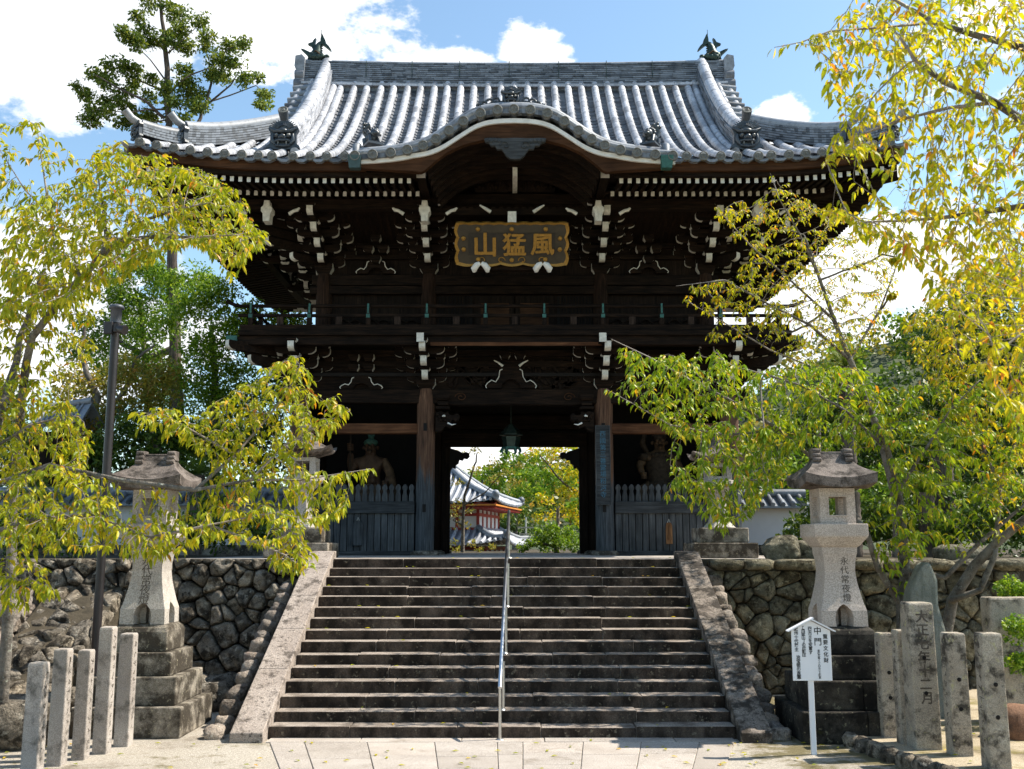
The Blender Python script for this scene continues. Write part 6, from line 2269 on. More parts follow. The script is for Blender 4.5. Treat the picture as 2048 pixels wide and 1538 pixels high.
# ------------------------------------------------------------------ smaller lanterns on the terrace
def small_lantern(pxc, Y, label, ztop_px):
    X = P(pxc, 1100, Y).x
    zb = ZT
    t = thing('stone_lantern', (X, Y, zb), label, 'stone lantern', 'smaller stone lanterns on the terrace')
    L0 = (X, Y, zb)
    Ht = zpx(ztop_px, Y) - zb
    s = Ht / 2.75
    MB().box(-.60, -.60, 0, .60, .60, .28).build('base_step', M['granite_dirty'], t, loc=L0, bevel=.015)
    MB().box(-.46, -.46, .284, .46, .46, .56).build('base_step', M['granite_dirty'], t, loc=L0, bevel=.015)
    m = MB().lathe([(r * s, z * s) for r, z in ((.36, .57 / s), (.34, .66), (.24, .76), (.185, .95), (.17, 1.15), (.18, 1.3), (.21, 1.36), (.23, 1.38))], 6, (0, 0, 0), 0, False)
    m.build('shaft', M['granite'], t, loc=L0)
    m = MB().lathe([(r * s, z * s) for r, z in ((.22, 1.38), (.40, 1.52), (.42, 1.54), (.42, 1.64), (.38, 1.66))], 6, (0, 0, 0), 0, False)
    m.build('platform', M['granite'], t, loc=L0)
    m = MB()
    for k in range(4):
        q = MB().box(-.26 * s, -.26 * s, 1.66 * s, -.15 * s, -.15 * s, 2.02 * s)
        q.box(-.15 * s, -.25 * s, 1.66 * s, .15 * s, -.17 * s, 1.74 * s).box(-.15 * s, -.25 * s, 1.94 * s, .15 * s, -.17 * s, 2.02 * s)
        m.merge(q, Matrix.Rotation(k * pi / 2, 4, 'Z'))
    m.build('firebox', M['granite'], t, loc=L0)
    m = MB()
    prof = [(.24, 2.02), (.56, 2.10), (.60, 2.16), (.48, 2.24), (.30, 2.34), (.18, 2.45), (.14, 2.5)]
    vs, n = [], 24
    for (r, z) in prof:
        for k in range(n):
            a_ = 2 * pi * k / n + pi / 6
            cr = abs(cos(3 * (a_ - pi / 6)))
            f = 1 + (.16 * (cr ** 3) if r > .4 else 0)
            vs.append((r * s * f * cos(a_), r * s * f * sin(a_), (z + (.12 * cr ** 4 if .5 < r else 0)) * s))
    m.add(vs, [(i * n + j, i * n + (j + 1) % n, (i + 1) * n + (j + 1) % n, (i + 1) * n + j) for i in range(len(prof) - 1) for j in range(n)], 0, False)
    rf = m.build('roof', M['lantern_roof'], t, loc=L0)
    MB().lathe([(r * s, z * s) for r, z in ((.14, 2.49), (.17, 2.52), (.10, 2.56), (.15, 2.62), (.13, 2.68), (.05, 2.74), (.005, 2.78))], 12, (0, 0, 0)).build('finial', M['lantern_roof'], rf, loc=L0)
small_lantern(604, 19.9, 'smaller stone lantern on the terrace left of the stair head, half hidden by leaves', 846)
small_lantern(1440, 19.9, 'smaller stone lantern on the terrace right of the stair head, half hidden by leaves', 862)

# ------------------------------------------------------------------ white walls with tiled coping
def plaster_wall(x0, x1, Y, ytop, label):
    zt1 = zpx(ytop, Y)
    w = thing('plaster_wall', ((x0 + x1) / 2, Y, ZT), label, 'wall', 'white plaster walls beside the gate')
    MB().box(x0, Y, ZT - .1, x1, Y + .35, zt1).build('wall', M['plaster'], w)
    MB().box(x0, Y - .02, ZT - .1, x1, Y - .002, ZT + .25).build('base', M['granite_dirty'], w)
    m = MB()
    x = x0
    m.prism([(Y - .35, zt1), (Y + .17, zt1 + .26), (Y + .7, zt1), (Y + .7, zt1 - .05), (Y - .35, zt1 - .05)], x0, x1, 'x', 0)
    while x < x1:
        m.tube([(x, Y - .40, zt1 + .03), (x, Y + .1, zt1 + .28)], .06, 8, 0)
        x += .26
    m.tube([(x0, Y + .17, zt1 + .34), (x1, Y + .17, zt1 + .34)], .11, 10, 0)
    m.build('coping', M['tile_dark'], w)
plaster_wall(5.75, 7.5, 26.2, 1013, 'white plaster wall with tiled coping right of the gate')
plaster_wall(-16, -5.7, 26.6, 1008, 'white plaster wall with tiled coping left of the gate, mostly behind leaves')

# ------------------------------------------------------------------ rocks at the right
m = MB(); rnd = random.Random(3)
Yr = 14.7
a = P(1845, 1110, Yr); 
pr = [(1778, 1500), (1905, 1500), (1905, 1330), (1870, 1210), (1868, 1160), (1852, 1122), (1838, 1128), (1815, 1180), (1800, 1300)]
pts = [P(q[0], q[1], Yr) for q in pr]
bx0 = P(1845, 1500, Yr).x
m.prism([(p.x - bx0, max(-.1, p.z)) for p in pts], -.16, .16, 'y')
o = m.build('standing_stone', M['greenrock'], loc=(bx0, Yr, 0), bevel=.05, seg=2)
tag(o, 'tall grey-green standing stone behind the thick inscribed post', 'stone')
for (pxx, pyy, Y, s, lab) in ((1562, 1100, 18.7, (.34, .25, .26), 'dark boulder on the terrace edge beside the white wall'), (1620, 1098, 18.8, (.30, .25, .22), 'rounded boulder on the terrace edge behind the right lantern shaft'),
                              (1925, 1100, 18.6, (.5, .3, .18), 'flat rock lying on top of the right stone wall')):
    p = P(pxx, pyy, Y)
    m = MB(); boulder(m, (0, 0, s[2] * .5), s, random.Random(pxx), 0, 14, 9)
    tag(m.build('boulder', M['boulder_tan'], loc=(p.x, Y, ZT - .02)), lab, 'boulder', 'boulders on the terrace edge')
p0, p1 = P(1992, 1400, 14.2), P(2080, 1195, 14.2)
m = MB(); m.box(p0.x, 14.2, 0, p1.x, 14.5, p1.z)
tag(m.build('stone_slab', M['post2'], bevel=.03, seg=2), 'upright lichened stone slab cut by the right picture edge', 'stone')
m = MB(); boulder(m, (0, 0, .12), (.34, .26, .26), random.Random(77), 0, 14, 9)
pp = P(2040, 1420, 13.2)
tag(m.build('boulder', stone('rusty_boulder', (.16, .08, .045), (.28, .16, .10), (.06, .04, .03), 2, bmp=.5), loc=(pp.x, 13.2, .1)), 'rust-brown boulder at the right picture edge behind the last post', 'boulder')

# ------------------------------------------------------------------ red and white hall seen through the passage
def hip_roof(m, ae, at, z0, z1, r, step, curve_=.45, lf=.35):
    """square hipped tile roof, eave half width ae, top half width at"""
    for f in range(4):
        q = MB()
        n = 9
        def pt(u, t):     # u along eave, t 0..1 up the slope
            a_ = ae + (at - ae) * t
            z = z0 + (z1 - z0) * (t * (1 - curve_) + curve_ * t * t)
            l_ = lf * abs(u) ** 3 * max(0, 1 - t * 2.2)
            return Vector((u * a_, -a_, z + l_))
        V = [pt(-1 + 2 * i / 16, j / n) for i in range(17) for j in range(n + 1)]
        q.add(V, [(i * (n + 1) + j, (i + 1) * (n + 1) + j, (i + 1) * (n + 1) + j + 1, i * (n + 1) + j + 1) for i in range(16) for j in range(n)], 1, True)
        k = -int(ae / step)
        while k * step <= ae:
            x = k * step
            tmax = 1.0 if abs(x) <= at else (ae - abs(x)) / (ae - at)
            if tmax > .06:
                pts = []
                for j in range(8):
                    t_ = tmax * j / 7
                    a_ = ae + (at - ae) * t_
                    pts.append(pt(max(-1, min(1, x / a_)), t_) + Vector((0, 0, r * .4)))
                q.tube(pts, r, 8, 0)
            k += 1
        q.tube([pt(1, j / 7) + Vector((0, 0, r * 1.2)) for j in range(8)], r * 1.9, 8, 1)
        q.sphere(pt(1, .02) + Vector((0, 0, r * 3)), r * 2.4, 8, 6, 1)
        m.merge(q, Matrix.Rotation(f * pi / 2, 4, 'Z'))


Yh = 48.0
cn = P(956, 1040, Yh)
al = radians(-10)
a_w = 2.5
Qh = Matrix.Rotation(al, 4, 'Z')
cen = Vector((cn.x, Yh, 0)) - (Qh @ Vector((a_w, -a_w, 0)))
hall = thing('temple_hall', (cen.x, cen.y, .6), 'two-tiered vermilion and white hall with tiled roofs seen through the passage', 'temple hall')
MH = T((cen.x, cen.y, 0)) @ Qh
ze_, zt_w, zb_w = zpx(1005, 46.5), zpx(1016, Yh), zpx(1060, Yh)
m = MB(); hip_roof(m, a_w + 1.1, .3, ze_, ze_ + 2.2, .075, .30, .45, .18)
MB().merge(m, MH).build('upper_roof', [M['tile'], M['tile_dark']], hall)
zl = zpx(1092, 46)
m = MB(); hip_roof(m, a_w + 1.7, a_w, zl, zb_w + .05, .075, .30, .3)
MB().merge(m, MH).build('lower_roof', [M['tile'], M['tile_dark']], hall)
MB().merge(MB().box(-a_w, -a_w, zb_w - .3, a_w, a_w, zt_w + .25), MH).build('upper_wall', M['plaster'], hall)
MB().merge(MB().box(-a_w - .4, -a_w - .4, .4, a_w + .4, a_w + .4, zl), MH).build('lower_wall', M['plaster'], hall)
m = MB()
for f in range(4):
    q = MB()
    for k in range(6):
        x = -a_w + k * a_w * .4
        q.box(x - .07, -a_w - .05, zb_w - .3, x + .07, -a_w - .002, zt_w + .2)
    for z in (zb_w + .05, zt_w - .30, zt_w + .05): q.box(-a_w, -a_w - .08, z - .07, a_w, -a_w - .052, z + .07)
    for k in range(6):
        x = -a_w - .4 + k * (a_w + .4) * .4
        q.box(x - .1, -a_w - .46, .4, x + .1, -a_w - .402, zl)
    for z in (1.75, 1.2, zl - .1): q.box(-a_w - .4, -a_w - .50, z - .08, a_w + .4, -a_w - .462, z + .08)
    m.merge(q, Matrix.Rotation(f * pi / 2, 4, 'Z'))
MB().merge(m, MH).build('timber_frame', M['vermilion'], hall)
m = MB()
for f in range(4):
    q = MB()
    q.prism([(-a_w - .98, ze_ - .06), (-a_w - .98, ze_ - .14), (-a_w, zt_w + .1), (-a_w, zt_w + .3)], -a_w - .9, a_w + .9, 'x', 0)
    q.box(-a_w - 1.03, -a_w - 1.05, ze_ - .12, a_w + 1.03, -a_w - .99, ze_ - .05, 1)
    for k in range(30):
        x = -a_w - .9 + k * .234
        q.box(x - .04, -a_w - .985, ze_ - .26, x + .04, -a_w, ze_ - .16, 0)
    m.merge(q, Matrix.Rotation(f * pi / 2, 4, 'Z'))
MB().merge(m, MH).build('eaves', [M['vermilion'], M['orange']], hall)

# small tiled roof among the trees at the left
Yk = 27.0
c0_, c1_ = P(62, 822, Yk), P(150, 850, Yk)
hut = thing('small_tiled_roof', ((c0_.x + c1_.x) / 2, Yk, ZT), 'small dark building with a tiled roof glimpsed among the left trees', 'building')
w_ = (c1_.x - c0_.x) / 2 + .1
cx, zt_ = (c0_.x + c1_.x) / 2, zpx(812, Yk + .7)
Qr = Matrix.Rotation(radians(-9), 4, 'Y')
m = MB()
m.prism([(-.8, -.55), (0, 0), (.8, -.55), (.8, -.62), (0, -.1), (-.8, -.62)], -w_, w_, 'x', 0)
for k in range(int(2 * w_ / .13)):
    m.tube([(-w_ + .13 * k, -.84, -.56), (-w_ + .13 * k, 0, .02)], .035, 6, 0)
m.tube([(-w_, 0, .06), (w_, 0, .06)], .09, 8, 0)
MB().merge(m, T((cx, Yk + .8, zt_)) @ Qr).build('roof', M['tile_dark'], hut)
MB().box(cx - w_ * .85, Yk + .25, ZT, cx + w_ * .85, Yk + 1.4, zt_ - .75).build('wall', M['wood_z'], hut)

# masts beyond the gate
Ym = 60
x_ = P(1052, 1060, Ym).x
am = thing('antenna_mast', (x_, Ym, 1), 'thin metal mast with two crossbars beyond the passage', 'mast')
MB().tube([(x_, Ym, 1), (x_, Ym, zpx(1035, Ym))], .06, 8).build('pole', M['steel2'], am)
for (yy, w_) in ((1055, .45), (1068, .38)):
    MB().box(x_ - w_, Ym - .12, zpx(yy + 1.3, Ym), x_ + w_, Ym - .07, zpx(yy - 1.3, Ym)).build('crossbar', M['steel2'], am)
x_ = P(1116, 1060, 40).x
tag(MB().tube([(x_, 40, 1.5), (x_, 40, zpx(1012, 40))], [.08, .06], 8).build('wooden_pole', M['branch_pale']), 'slim pale wooden pole standing among the trees beyond the passage', 'pole')

# fallen leaves
m = MB(); rnd = random.Random(21)
for k in range(150):
    i = rnd.randint(0, 14) if k < 45 else -1
    x = rnd.uniform(SX0, SX1) if i >= 0 else rnd.uniform(-6.5, 6.5)
    y = Y1 + RUN * i + rnd.uniform(.05, .3) if i >= 0 else rnd.uniform(11.6, 13.4)
    z = RISE * (i + 1) + .012 if i >= 0 else (.022 if abs(x) < 4.1 else (.118 if x > 4.7 else .01))
    if i < 0 and 4.0 < x < 4.8: continue
    a_ = rnd.uniform(0, 6.28); L = .045
    c, s = cos(a_) * L, sin(a_) * L
    m.add([(x - c, y - s, z), (x + s * .45, y - c * .45, z + .01), (x + c, y + s, z + .005), (x - s * .45, y + c * .45, z + .012)], [(0, 1, 2, 3)])
o = m.build('fallen_leaves', M['leaf_y']); o['kind'] = 'stuff'

# ================================================================== VEGETATION
def np_mesh(name, V, Fc, mat, parent=None, smooth=False, loc=None):
    me = bpy.data.meshes.new(name)
    n = len(V); k = Fc.shape[1]; nf = len(Fc)
    me.vertices.add(n); me.vertices.foreach_set('co', np.ascontiguousarray(V, dtype=np.float32).ravel())
    me.loops.add(nf * k); me.loops.foreach_set('vertex_index', np.ascontiguousarray(Fc, dtype=np.int32).ravel())
    me.polygons.add(nf)
    me.polygons.foreach_set('loop_start', np.arange(0, nf * k, k, dtype=np.int32))
    me.polygons.foreach_set('loop_total', np.full(nf, k, dtype=np.int32))
    me.update(calc_edges=True); me.validate()
    me.materials.append(mat)
    me.polygons.foreach_set('use_smooth', np.full(nf, smooth))
    o = bpy.data.objects.new(name, me); COL.objects.link(o)
    if parent:
        o.parent = parent
        po = org(parent)
        me.transform(Matrix.Translation(-po))
        ORG[o.name] = po
    return o


def nrm(a):
    return a / np.maximum(1e-9, np.linalg.norm(a, axis=1))[:, None]


def leaves_np(B, D, L, wid, g, fold=.25, droop=.25):
    """pointed leaves: B base points, D directions, L lengths -> verts, tri faces (folded along the midrib)"""
    n = len(B)
    R_ = g.normal(size=(n, 3)); R_[:, 2] += .6
    Sd = nrm(np.cross(D, R_))
    N_ = nrm(np.cross(Sd, D))
    N_[N_[:, 2] < 0] *= -1
    L = L[:, None]
    dn = np.zeros((n, 3)); dn[:, 2] = -1
    p0 = B
    c1 = B + D * L * .36 + dn * L * droop * .10
    c2 = B + D * L * .70 + dn * L * droop * .45
    tp = B + D * L * .92 + dn * L * droop
    w1, w2 = wid, wid * .82
    l1 = c1 + Sd * L * w1 + N_ * L * fold * w1; r1 = c1 - Sd * L * w1 + N_ * L * fold * w1
    l2 = c2 + Sd * L * w2 + N_ * L * fold * w2; r2 = c2 - Sd * L * w2 + N_ * L * fold * w2
    V = np.stack([p0, l1, c1, r1, l2, c2, r2, tp], axis=1).reshape(-1, 3)
    T_ = np.array([(0, 2, 1), (0, 3, 2), (1, 2, 5), (1, 5, 4), (2, 3, 6), (2, 6, 5), (4, 5, 7), (5, 6, 7)])
    Fc = (np.arange(n)[:, None, None] * 8 + T_[None]).reshape(-1, 3)
    return V, Fc


def simple_leaves(B, D, L, wid, g):
    """four-cornered leaf for foliage farther away"""
    n = len(B)
    Sd = nrm(np.cross(D, g.normal(size=(n, 3))))
    L = L[:, None]
    V = np.stack([B - D * L * .5, B + Sd * L * wid - D * L * .05, B + D * L * .5, B - Sd * L * wid - D * L * .05], axis=1).reshape(-1, 3)
    Fc = (np.arange(n)[:, None] * 4 + np.array([0, 1, 2, 3])[None])
    return V, Fc


def in_poly(x, y, poly):
    c = False
    j = len(poly) - 1
    for i in range(len(poly)):
        if (poly[i][1] > y) != (poly[j][1] > y) and x < (poly[j][0] - poly[i][0]) * (y - poly[i][1]) / (poly[j][1] - poly[i][1]) + poly[i][0]:
            c = not c
        j = i
    return c


def attract(poly, Y0, Y1, n, rnd, holes=()):
    xs = [p[0] for p in poly]; ys = [p[1] for p in poly]
    out = []
    while len(out) < n:
        x, y = rnd.uniform(min(xs), max(xs)), rnd.uniform(min(ys), max(ys))
        if in_poly(x, y, poly) and not any(in_poly(x, y, h) for h in holes):
            out.append(P(x, y, rnd.uniform(Y0, Y1)))
    return out


def colonize(lines, att, step, infl, kill, iters, rnd, droop=0.0):
    """grow twigs from the given limbs towards the attraction points"""
    pos, par, rad0 = [], [], []
    for (pl, r0, r1, pi_) in lines:
        prev = -1
        if pi_ is not None:      # attach to nearest existing node
            prev = min(range(len(pos)), key=lambda i: (pos[i] - pl[0]).length_squared)
        total = sum((pl[i + 1] - pl[i]).length for i in range(len(pl) - 1)); acc = 0
        for i in range(len(pl)):
            if i == 0:
                pts = [pl[0]]
            else:
                d = pl[i] - pl[i - 1]; k = max(1, int(d.length / step))
                pts = [pl[i - 1] + d * ((j + 1) / k) for j in range(k)]
            for p in pts:
                if prev >= 0: acc += (p - pos[prev]).length
                f = min(1, acc / max(total, 1e-6))
                pos.append(p.copy()); par.append(prev); rad0.append(r0 + (r1 - r0) * f)
                prev = len(pos) - 1
    nl = len(pos)
    A = list(att)
    for it in range(iters):
        if not A: break
        kd = kdtree.KDTree(len(pos))
        for i, p in enumerate(pos): kd.insert(p, i)
        kd.balance()
        pull = {}
        keep = []
        for a in A:
            co, i, d = kd.find(a)
            if d < kill: continue
            keep.append(a)
            if d < infl:
                v = (a - co) / d
                if i in pull: pull[i] += v
                else: pull[i] = v.copy()
        if not pull:
            infl *= 1.5
            if infl > 8: break
            A = keep
            continue
        A = keep
        for i, v in pull.items():
            if v.length < 1e-4: continue
            v.normalize()
            if par[i] >= 0:
                v = v + (pos[i] - pos[par[i]]).normalized() * .35
            v = v + Vector((rnd.uniform(-1, 1), rnd.uniform(-1, 1), rnd.uniform(-1, 1) - droop)) * .28
            pos.append(pos[i] + v.normalized() * step); par.append(i); rad0.append(0)
    return pos, par, rad0, nl


def tree_mesh(pos, par, rad0, rtip, expo=.42):
    n = len(pos)
    kids = [[] for _ in range(n)]
    for i, p in enumerate(par):
        if p >= 0: kids[p].append(i)
    tips = [0] * n
    order = list(range(n))
    order.sort(key=lambda i: -i)
    for i in order:
        if not kids[i]: tips[i] = 1
        if par[i] >= 0 and par[i] < i: tips[par[i]] += tips[i]
    rad = [max(rad0[i], rtip * max(1, tips[i]) ** expo) for i in range(n)]
    thick, thin = MB(), MB()
    stack = [i for i in range(n) if par[i] < 0]
    starts = [(i, None) for i in stack]
    while starts:
        i, p = starts.pop()
        chain = ([p] if p is not None else []) + [i]
        c = i
        while kids[c]:
            ks = sorted(kids[c], key=lambda k: -(rad[k] + tips[k] * 1e-6))
            for k in ks[1:]: starts.append((k, c))
            c = ks[0]; chain.append(c)
        if len(chain) < 2: continue
        pts = [pos[k] for k in chain]; rr_ = [rad[k] for k in chain]
        if p is not None: rr_[0] = min(rr_[0], rr_[1] * 1.3)
        rr_[-1] *= .6
        # split thick from thin
        j = 0
        while j < len(chain) and rr_[j] > .016: j += 1
        if j >= 2: thick.tube(pts[:j + 1], rr_[:j + 1], 9 if rr_[0] > .04 else 6, 0, False)
        if j < len(chain) - 1:
            a = max(0, j - 1) if j >= 2 else 0
            thin.tube(pts[a:], rr_[a:], 4 if rr_[a] > .006 else 3, 0, False)
    return thick, thin, rad, kids


def cherry(name, label, base, lines, att, mat, seed, step=.095, infl=.7, kill=.125, iters=70, leaf=.095, spacing=.036, rleaf=.0075, rtip=.0026, prob=1.0, group=None, droop=.15, wid=.215, down=.7):
    rnd = random.Random(seed); g = np.random.default_rng(seed)
    pos, par, rad0, nl = colonize(lines, att, step, infl, kill, iters, rnd, droop)
    thick, thin, rad, kids = tree_mesh(pos, par, rad0, rtip)
    t = thing(name, base, label, 'tree', group)
    thick.build('trunk', M['bark'], t)
    thin.build('twigs', M['twig'], t)
    B, D = [], []
    for i in range(nl // 2, len(pos)):
        p = par[i]
        if p < 0 or rad[i] > rleaf: continue
        if rnd.random() > prob: continue
        a, b = pos[p], pos[i]
        d = b - a; Ls = d.length
        k = max(1, int(Ls / spacing + rnd.random()))
        dn = d / max(Ls, 1e-6)
        sd = dn.cross(Vector((0, 0, 1)))
        if sd.length < .1: sd = Vector((1, 0, 0))
        sd.normalize()
        last = not kids[i]
        for q in range(k + (3 if last else 0)):
            f = rnd.random()
            sg = 1 if rnd.random() < .5 else -1
            v = dn * rnd.uniform(.2, .7) + sd * (sg * rnd.uniform(.3, .9)) + Vector((rnd.uniform(-.3, .3), rnd.uniform(-.3, .3), -rnd.uniform(-.15, 1.0) * down))
            v.normalize()
            B.append(tuple(a + d * f + v * .012)); D.append(tuple(v))
    B = np.array(B); D = np.array(D)
    L = leaf * np.clip(g.normal(1, .2, len(B)), .5, 1.45)
    V, Fc = leaves_np(B, D, L, wid, g, .35, .62)
    np_mesh('foliage', V, Fc, mat, t)
    return t


def pl(Y, *pts):
    """polyline from pixel points; each point may carry its own depth"""
    return [P(q[0], q[1], q[2] if len(q) > 2 else Y) for q in pts]


def ground_pt(pxx, Y, z=0.0):
    return Vector((P(pxx, 1200, Y).x, Y, z))


# ---- left cherry with the leaning trunk: the upper golden mass
rnd = random.Random(40)
b1 = ground_pt(20, 12.9)
L1 = [([b1] + pl(12.6, (22, 1150), (25, 1000), (38, 850, 12.3), (51, 733, 12.0), (64, 675, 11.9), (94, 636, 11.8), (121, 597, 11.7), (166, 554, 11.5), (205, 509, 11.4), (240, 481, 11.3)), .075, .035, None),
      (pl(11.3, (240, 481), (300, 474, 11.1), (390, 474, 10.9), (470, 470, 10.8)), .03, .007, 1),
      (pl(11.4, (205, 509), (212, 470, 11.6), (204, 400, 11.7), (192, 330, 11.8)), .028, .008, 1),
      (pl(11.4, (240, 481), (290, 440, 11.2), (350, 420, 11.0), (420, 405, 10.9)), .022, .006, 1),
      (pl(11.5, (166, 554), (110, 500, 12), (100, 430, 12.2), (85, 330, 12.3), (75, 260, 12.3)), .028, .006, 1),
      (pl(11.5, (100, 430, 12.2), (50, 380, 12.2), (0, 300, 12.2)), .015, .005, 1)]
att = attract([(0, 470), (40, 400), (110, 380), (170, 320), (225, 275), (290, 300), (400, 330), (470, 370), (495, 410), (535, 480), (540, 500), (500, 505), (470, 555), (430, 500), (350, 490), (300, 520), (240, 560), (170, 600), (90, 620), (0, 640)], 10.3, 12.4, 2600, rnd)
att += attract([(-60, 250), (60, 220), (100, 225), (150, 290), (120, 380), (0, 440), (-60, 440)], 11.8, 12.6, 110, rnd)
cherry('cherry_tree', 'cherry tree with a reddish leaning trunk and golden-green leaves before the left eave', b1, L1, att, M['leaf_l'], 41, group='cherry trees', leaf=.076)

# ---- left lower spray in front of the lantern
b2 = ground_pt(-90, 11.6)
L2 = [([b2] + pl(11.5, (-80, 1250), (-60, 1080), (-20, 900), (20, 760, 11.9), (33, 724, 12.0), (39, 675, 12.1), (53, 645, 12.2), (68, 597, 12.2), (88, 538, 12.2)), .09, .03, None),
      (pl(11.5, (-60, 1080), (60, 1040, 11.3), (180, 1030, 11.0), (300, 1075, 10.8), (420, 1050, 10.8), (520, 1030, 10.9)), .03, .008, 1),
      (pl(11.5, (-40, 980), (100, 930, 11.4), (240, 960, 11.2), (390, 980, 11.2), (500, 960, 11.2), (600, 960, 11.3), (740, 938, 11.4)), .03, .005, 1),
      (pl(11.2, (390, 980), (470, 910, 11.4), (540, 830, 11.6), (600, 745, 11.7)), .015, .005, 1),
      (pl(11.2, (500, 960, 11.2), (570, 890, 11.5), (640, 850, 11.6), (700, 822, 11.7)), .012, .005, 1),
      (pl(11.2, (470, 910, 11.4), (400, 870, 11.5), (330, 830, 11.6), (280, 825, 11.6)), .012, .005, 1),
      (pl(11.2, (420, 1050, 10.8), (500, 1080, 10.9), (570, 1110, 11.0), (610, 1140, 11.0)), .012, .005, 1),
      (pl(11.5, (-20, 900), (60, 850, 11.7), (140, 830, 11.8)), .02, .006, 1),
      (pl(11.5, (-60, 1150), (40, 1160, 11.2), (110, 1180, 11.0)), .015, .005, 1)]
hole = [(225, 905), (395, 900), (400, 960), (370, 1030), (250, 1035), (215, 965)]
hole2 = [(240, 1120), (350, 1120), (370, 1260), (220, 1260)]
hole3 = [(185, 780), (250, 780), (240, 960), (180, 960)]
ho = (hole, hole2, hole3)
att = attract([(260, 830), (330, 795), (400, 830), (470, 770), (560, 715), (612, 712), (630, 770), (700, 812), (690, 850), (640, 880), (590, 920), (640, 945), (590, 1000), (560, 960), (470, 1000), (400, 900), (330, 870)], 11.0, 12.0, 1900, rnd, ho)
att += attract([(560, 985), (640, 955), (755, 930), (700, 970), (690, 1020), (640, 1060), (560, 1060)], 11.1, 11.7, 240, rnd, ho)
att += attract([(0, 960), (120, 920), (230, 970), (330, 1040), (480, 980), (590, 1020), (700, 1020), (600, 1060), (630, 1130), (580, 1150), (500, 1080), (430, 1080), (330, 1120), (180, 1100), (0, 1090)], 10.5, 11.6, 2300, rnd, ho)
att += attract([(-60, 750), (100, 760), (180, 850), (170, 950), (-60, 960)], 11.2, 12.6, 900, rnd, ho)
att += attract([(-60, 1090), (60, 1090), (130, 1190), (60, 1210), (-60, 1230)], 10.6, 11.4, 240, rnd, ho)
att += attract([(-60, 560), (120, 560), (210, 600), (190, 720), (60, 760), (-60, 760)], 11.6, 12.8, 420, rnd, ho)
cherry('cherry_tree', 'cherry tree at the left whose low golden sprays hang before the left lantern', b2, L2, att, M['leaf_l'], 43, group='cherry trees', leaf=.074)

# ---- right cherry behind the thick post: the lower green mass
b3 = ground_pt(1815, 15.2, .1)
L3 = [([b3] + pl(15.2, (1806, 1270), (1804, 1215), (1810, 1140), (1806, 1070), (1797, 980), (1775, 900, 15.0), (1740, 820, 14.8)), .11, .03, None),
      (pl(15.2, (1804, 1215), (1755, 1135, 15.0), (1735, 1070, 14.9), (1690, 1000, 15.4), (1640, 930, 15.6), (1560, 860, 15.4), (1460, 800, 15.2), (1380, 760, 15.0), (1300, 715, 14.8), (1222, 678, 14.7)), .05, .006, 1),
      (pl(15.4, (1560, 860, 15.4), (1450, 870, 15.2), (1340, 850, 15.0), (1280, 815, 14.9), (1212, 778, 14.8)), .02, .004, 1),
      (pl(15.2, (1690, 1000, 15.4), (1600, 960, 15.8), (1500, 960, 15.8), (1420, 980, 15.7), (1340, 930, 15.6)), .02, .005, 1),
      (pl(15.2, (1810, 1140), (1890, 1155, 15.0), (1960, 1085, 14.8), (2060, 1000, 14.5)), .045, .02, 1),
      (pl(15.2, (1775, 900, 15.0), (1690, 820, 14.8), (1600, 770, 14.8), (1500, 740, 14.7)), .02, .005, 1),
      (pl(15.2, (1797, 980), (1850, 900, 15), (1900, 820, 15), (1960, 760, 15)), .03, .007, 1)]
hr_ = [(1585, 905), (1760, 895), (1775, 1000), (1750, 1270), (1570, 1270), (1600, 1060)]
att = attract([(1235, 690), (1310, 705), (1430, 690), (1520, 735), (1620, 720), (1720, 730), (1790, 780), (1780, 850), (1740, 900), (1690, 890), (1590, 895), (1540, 990), (1480, 1050), (1410, 1060), (1420, 1020), (1330, 990), (1345, 930), (1410, 900), (1330, 860), (1290, 800), (1255, 760)], 14.4, 16.2, 2300, rnd, (hr_,))
att += attract([(1780, 780), (1860, 740), (2048, 800), (2048, 980), (1960, 1000), (1880, 1090), (1800, 1110), (1760, 1040), (1780, 900)], 14.2, 15.8, 700, rnd)
att += attract([(1760, 1080), (1850, 1090), (1850, 1180), (1790, 1200), (1740, 1130)], 14.6, 15.2, 40, rnd)
cherry('cherry_tree', 'cherry tree behind the thick inscribed post whose green boughs cover the gate\'s right bay', b3, L3, att, M['leaf_r'], 45, step=.11, infl=.9, kill=.15, group='cherry trees', leaf=.09, spacing=.038)

# ---- second right trunk
b4 = ground_pt(1890, 15.8, .1)
L4 = [([b4] + pl(15.8, (1888, 1290), (1905, 1200), (1950, 1130, 15.6), (2000, 1080, 15.4), (2060, 1030, 15.2)), .10, .06, None),
      (pl(15.6, (1905, 1200), (1960, 1180, 15.5), (1990, 1110, 15.4), (2000, 980, 15.6), (1960, 880, 16), (1930, 760, 16.2), (1900, 640, 16.3)), .05, .012, 1),
      (pl(15.6, (2000, 980, 15.6), (2040, 850, 15.8), (2060, 700, 16)), .03, .01, 1)]
att = attract([(1800, 640), (1880, 560), (2048, 480), (2100, 700), (2100, 900), (2000, 980), (1930, 900), (1850, 760)], 14.8, 16.8, 1800, rnd)
att += attract([(1950, 980), (2060, 960), (2060, 1080), (1980, 1080)], 15.0, 15.8, 50, rnd)
cherry('cherry_tree', 'cherry tree with two slanting grey trunks leaving the picture at the right', b4, L4, att, M['leaf_y'], 47, step=.12, infl=.9, kill=.16, group='cherry trees', leaf=.08, spacing=.04)

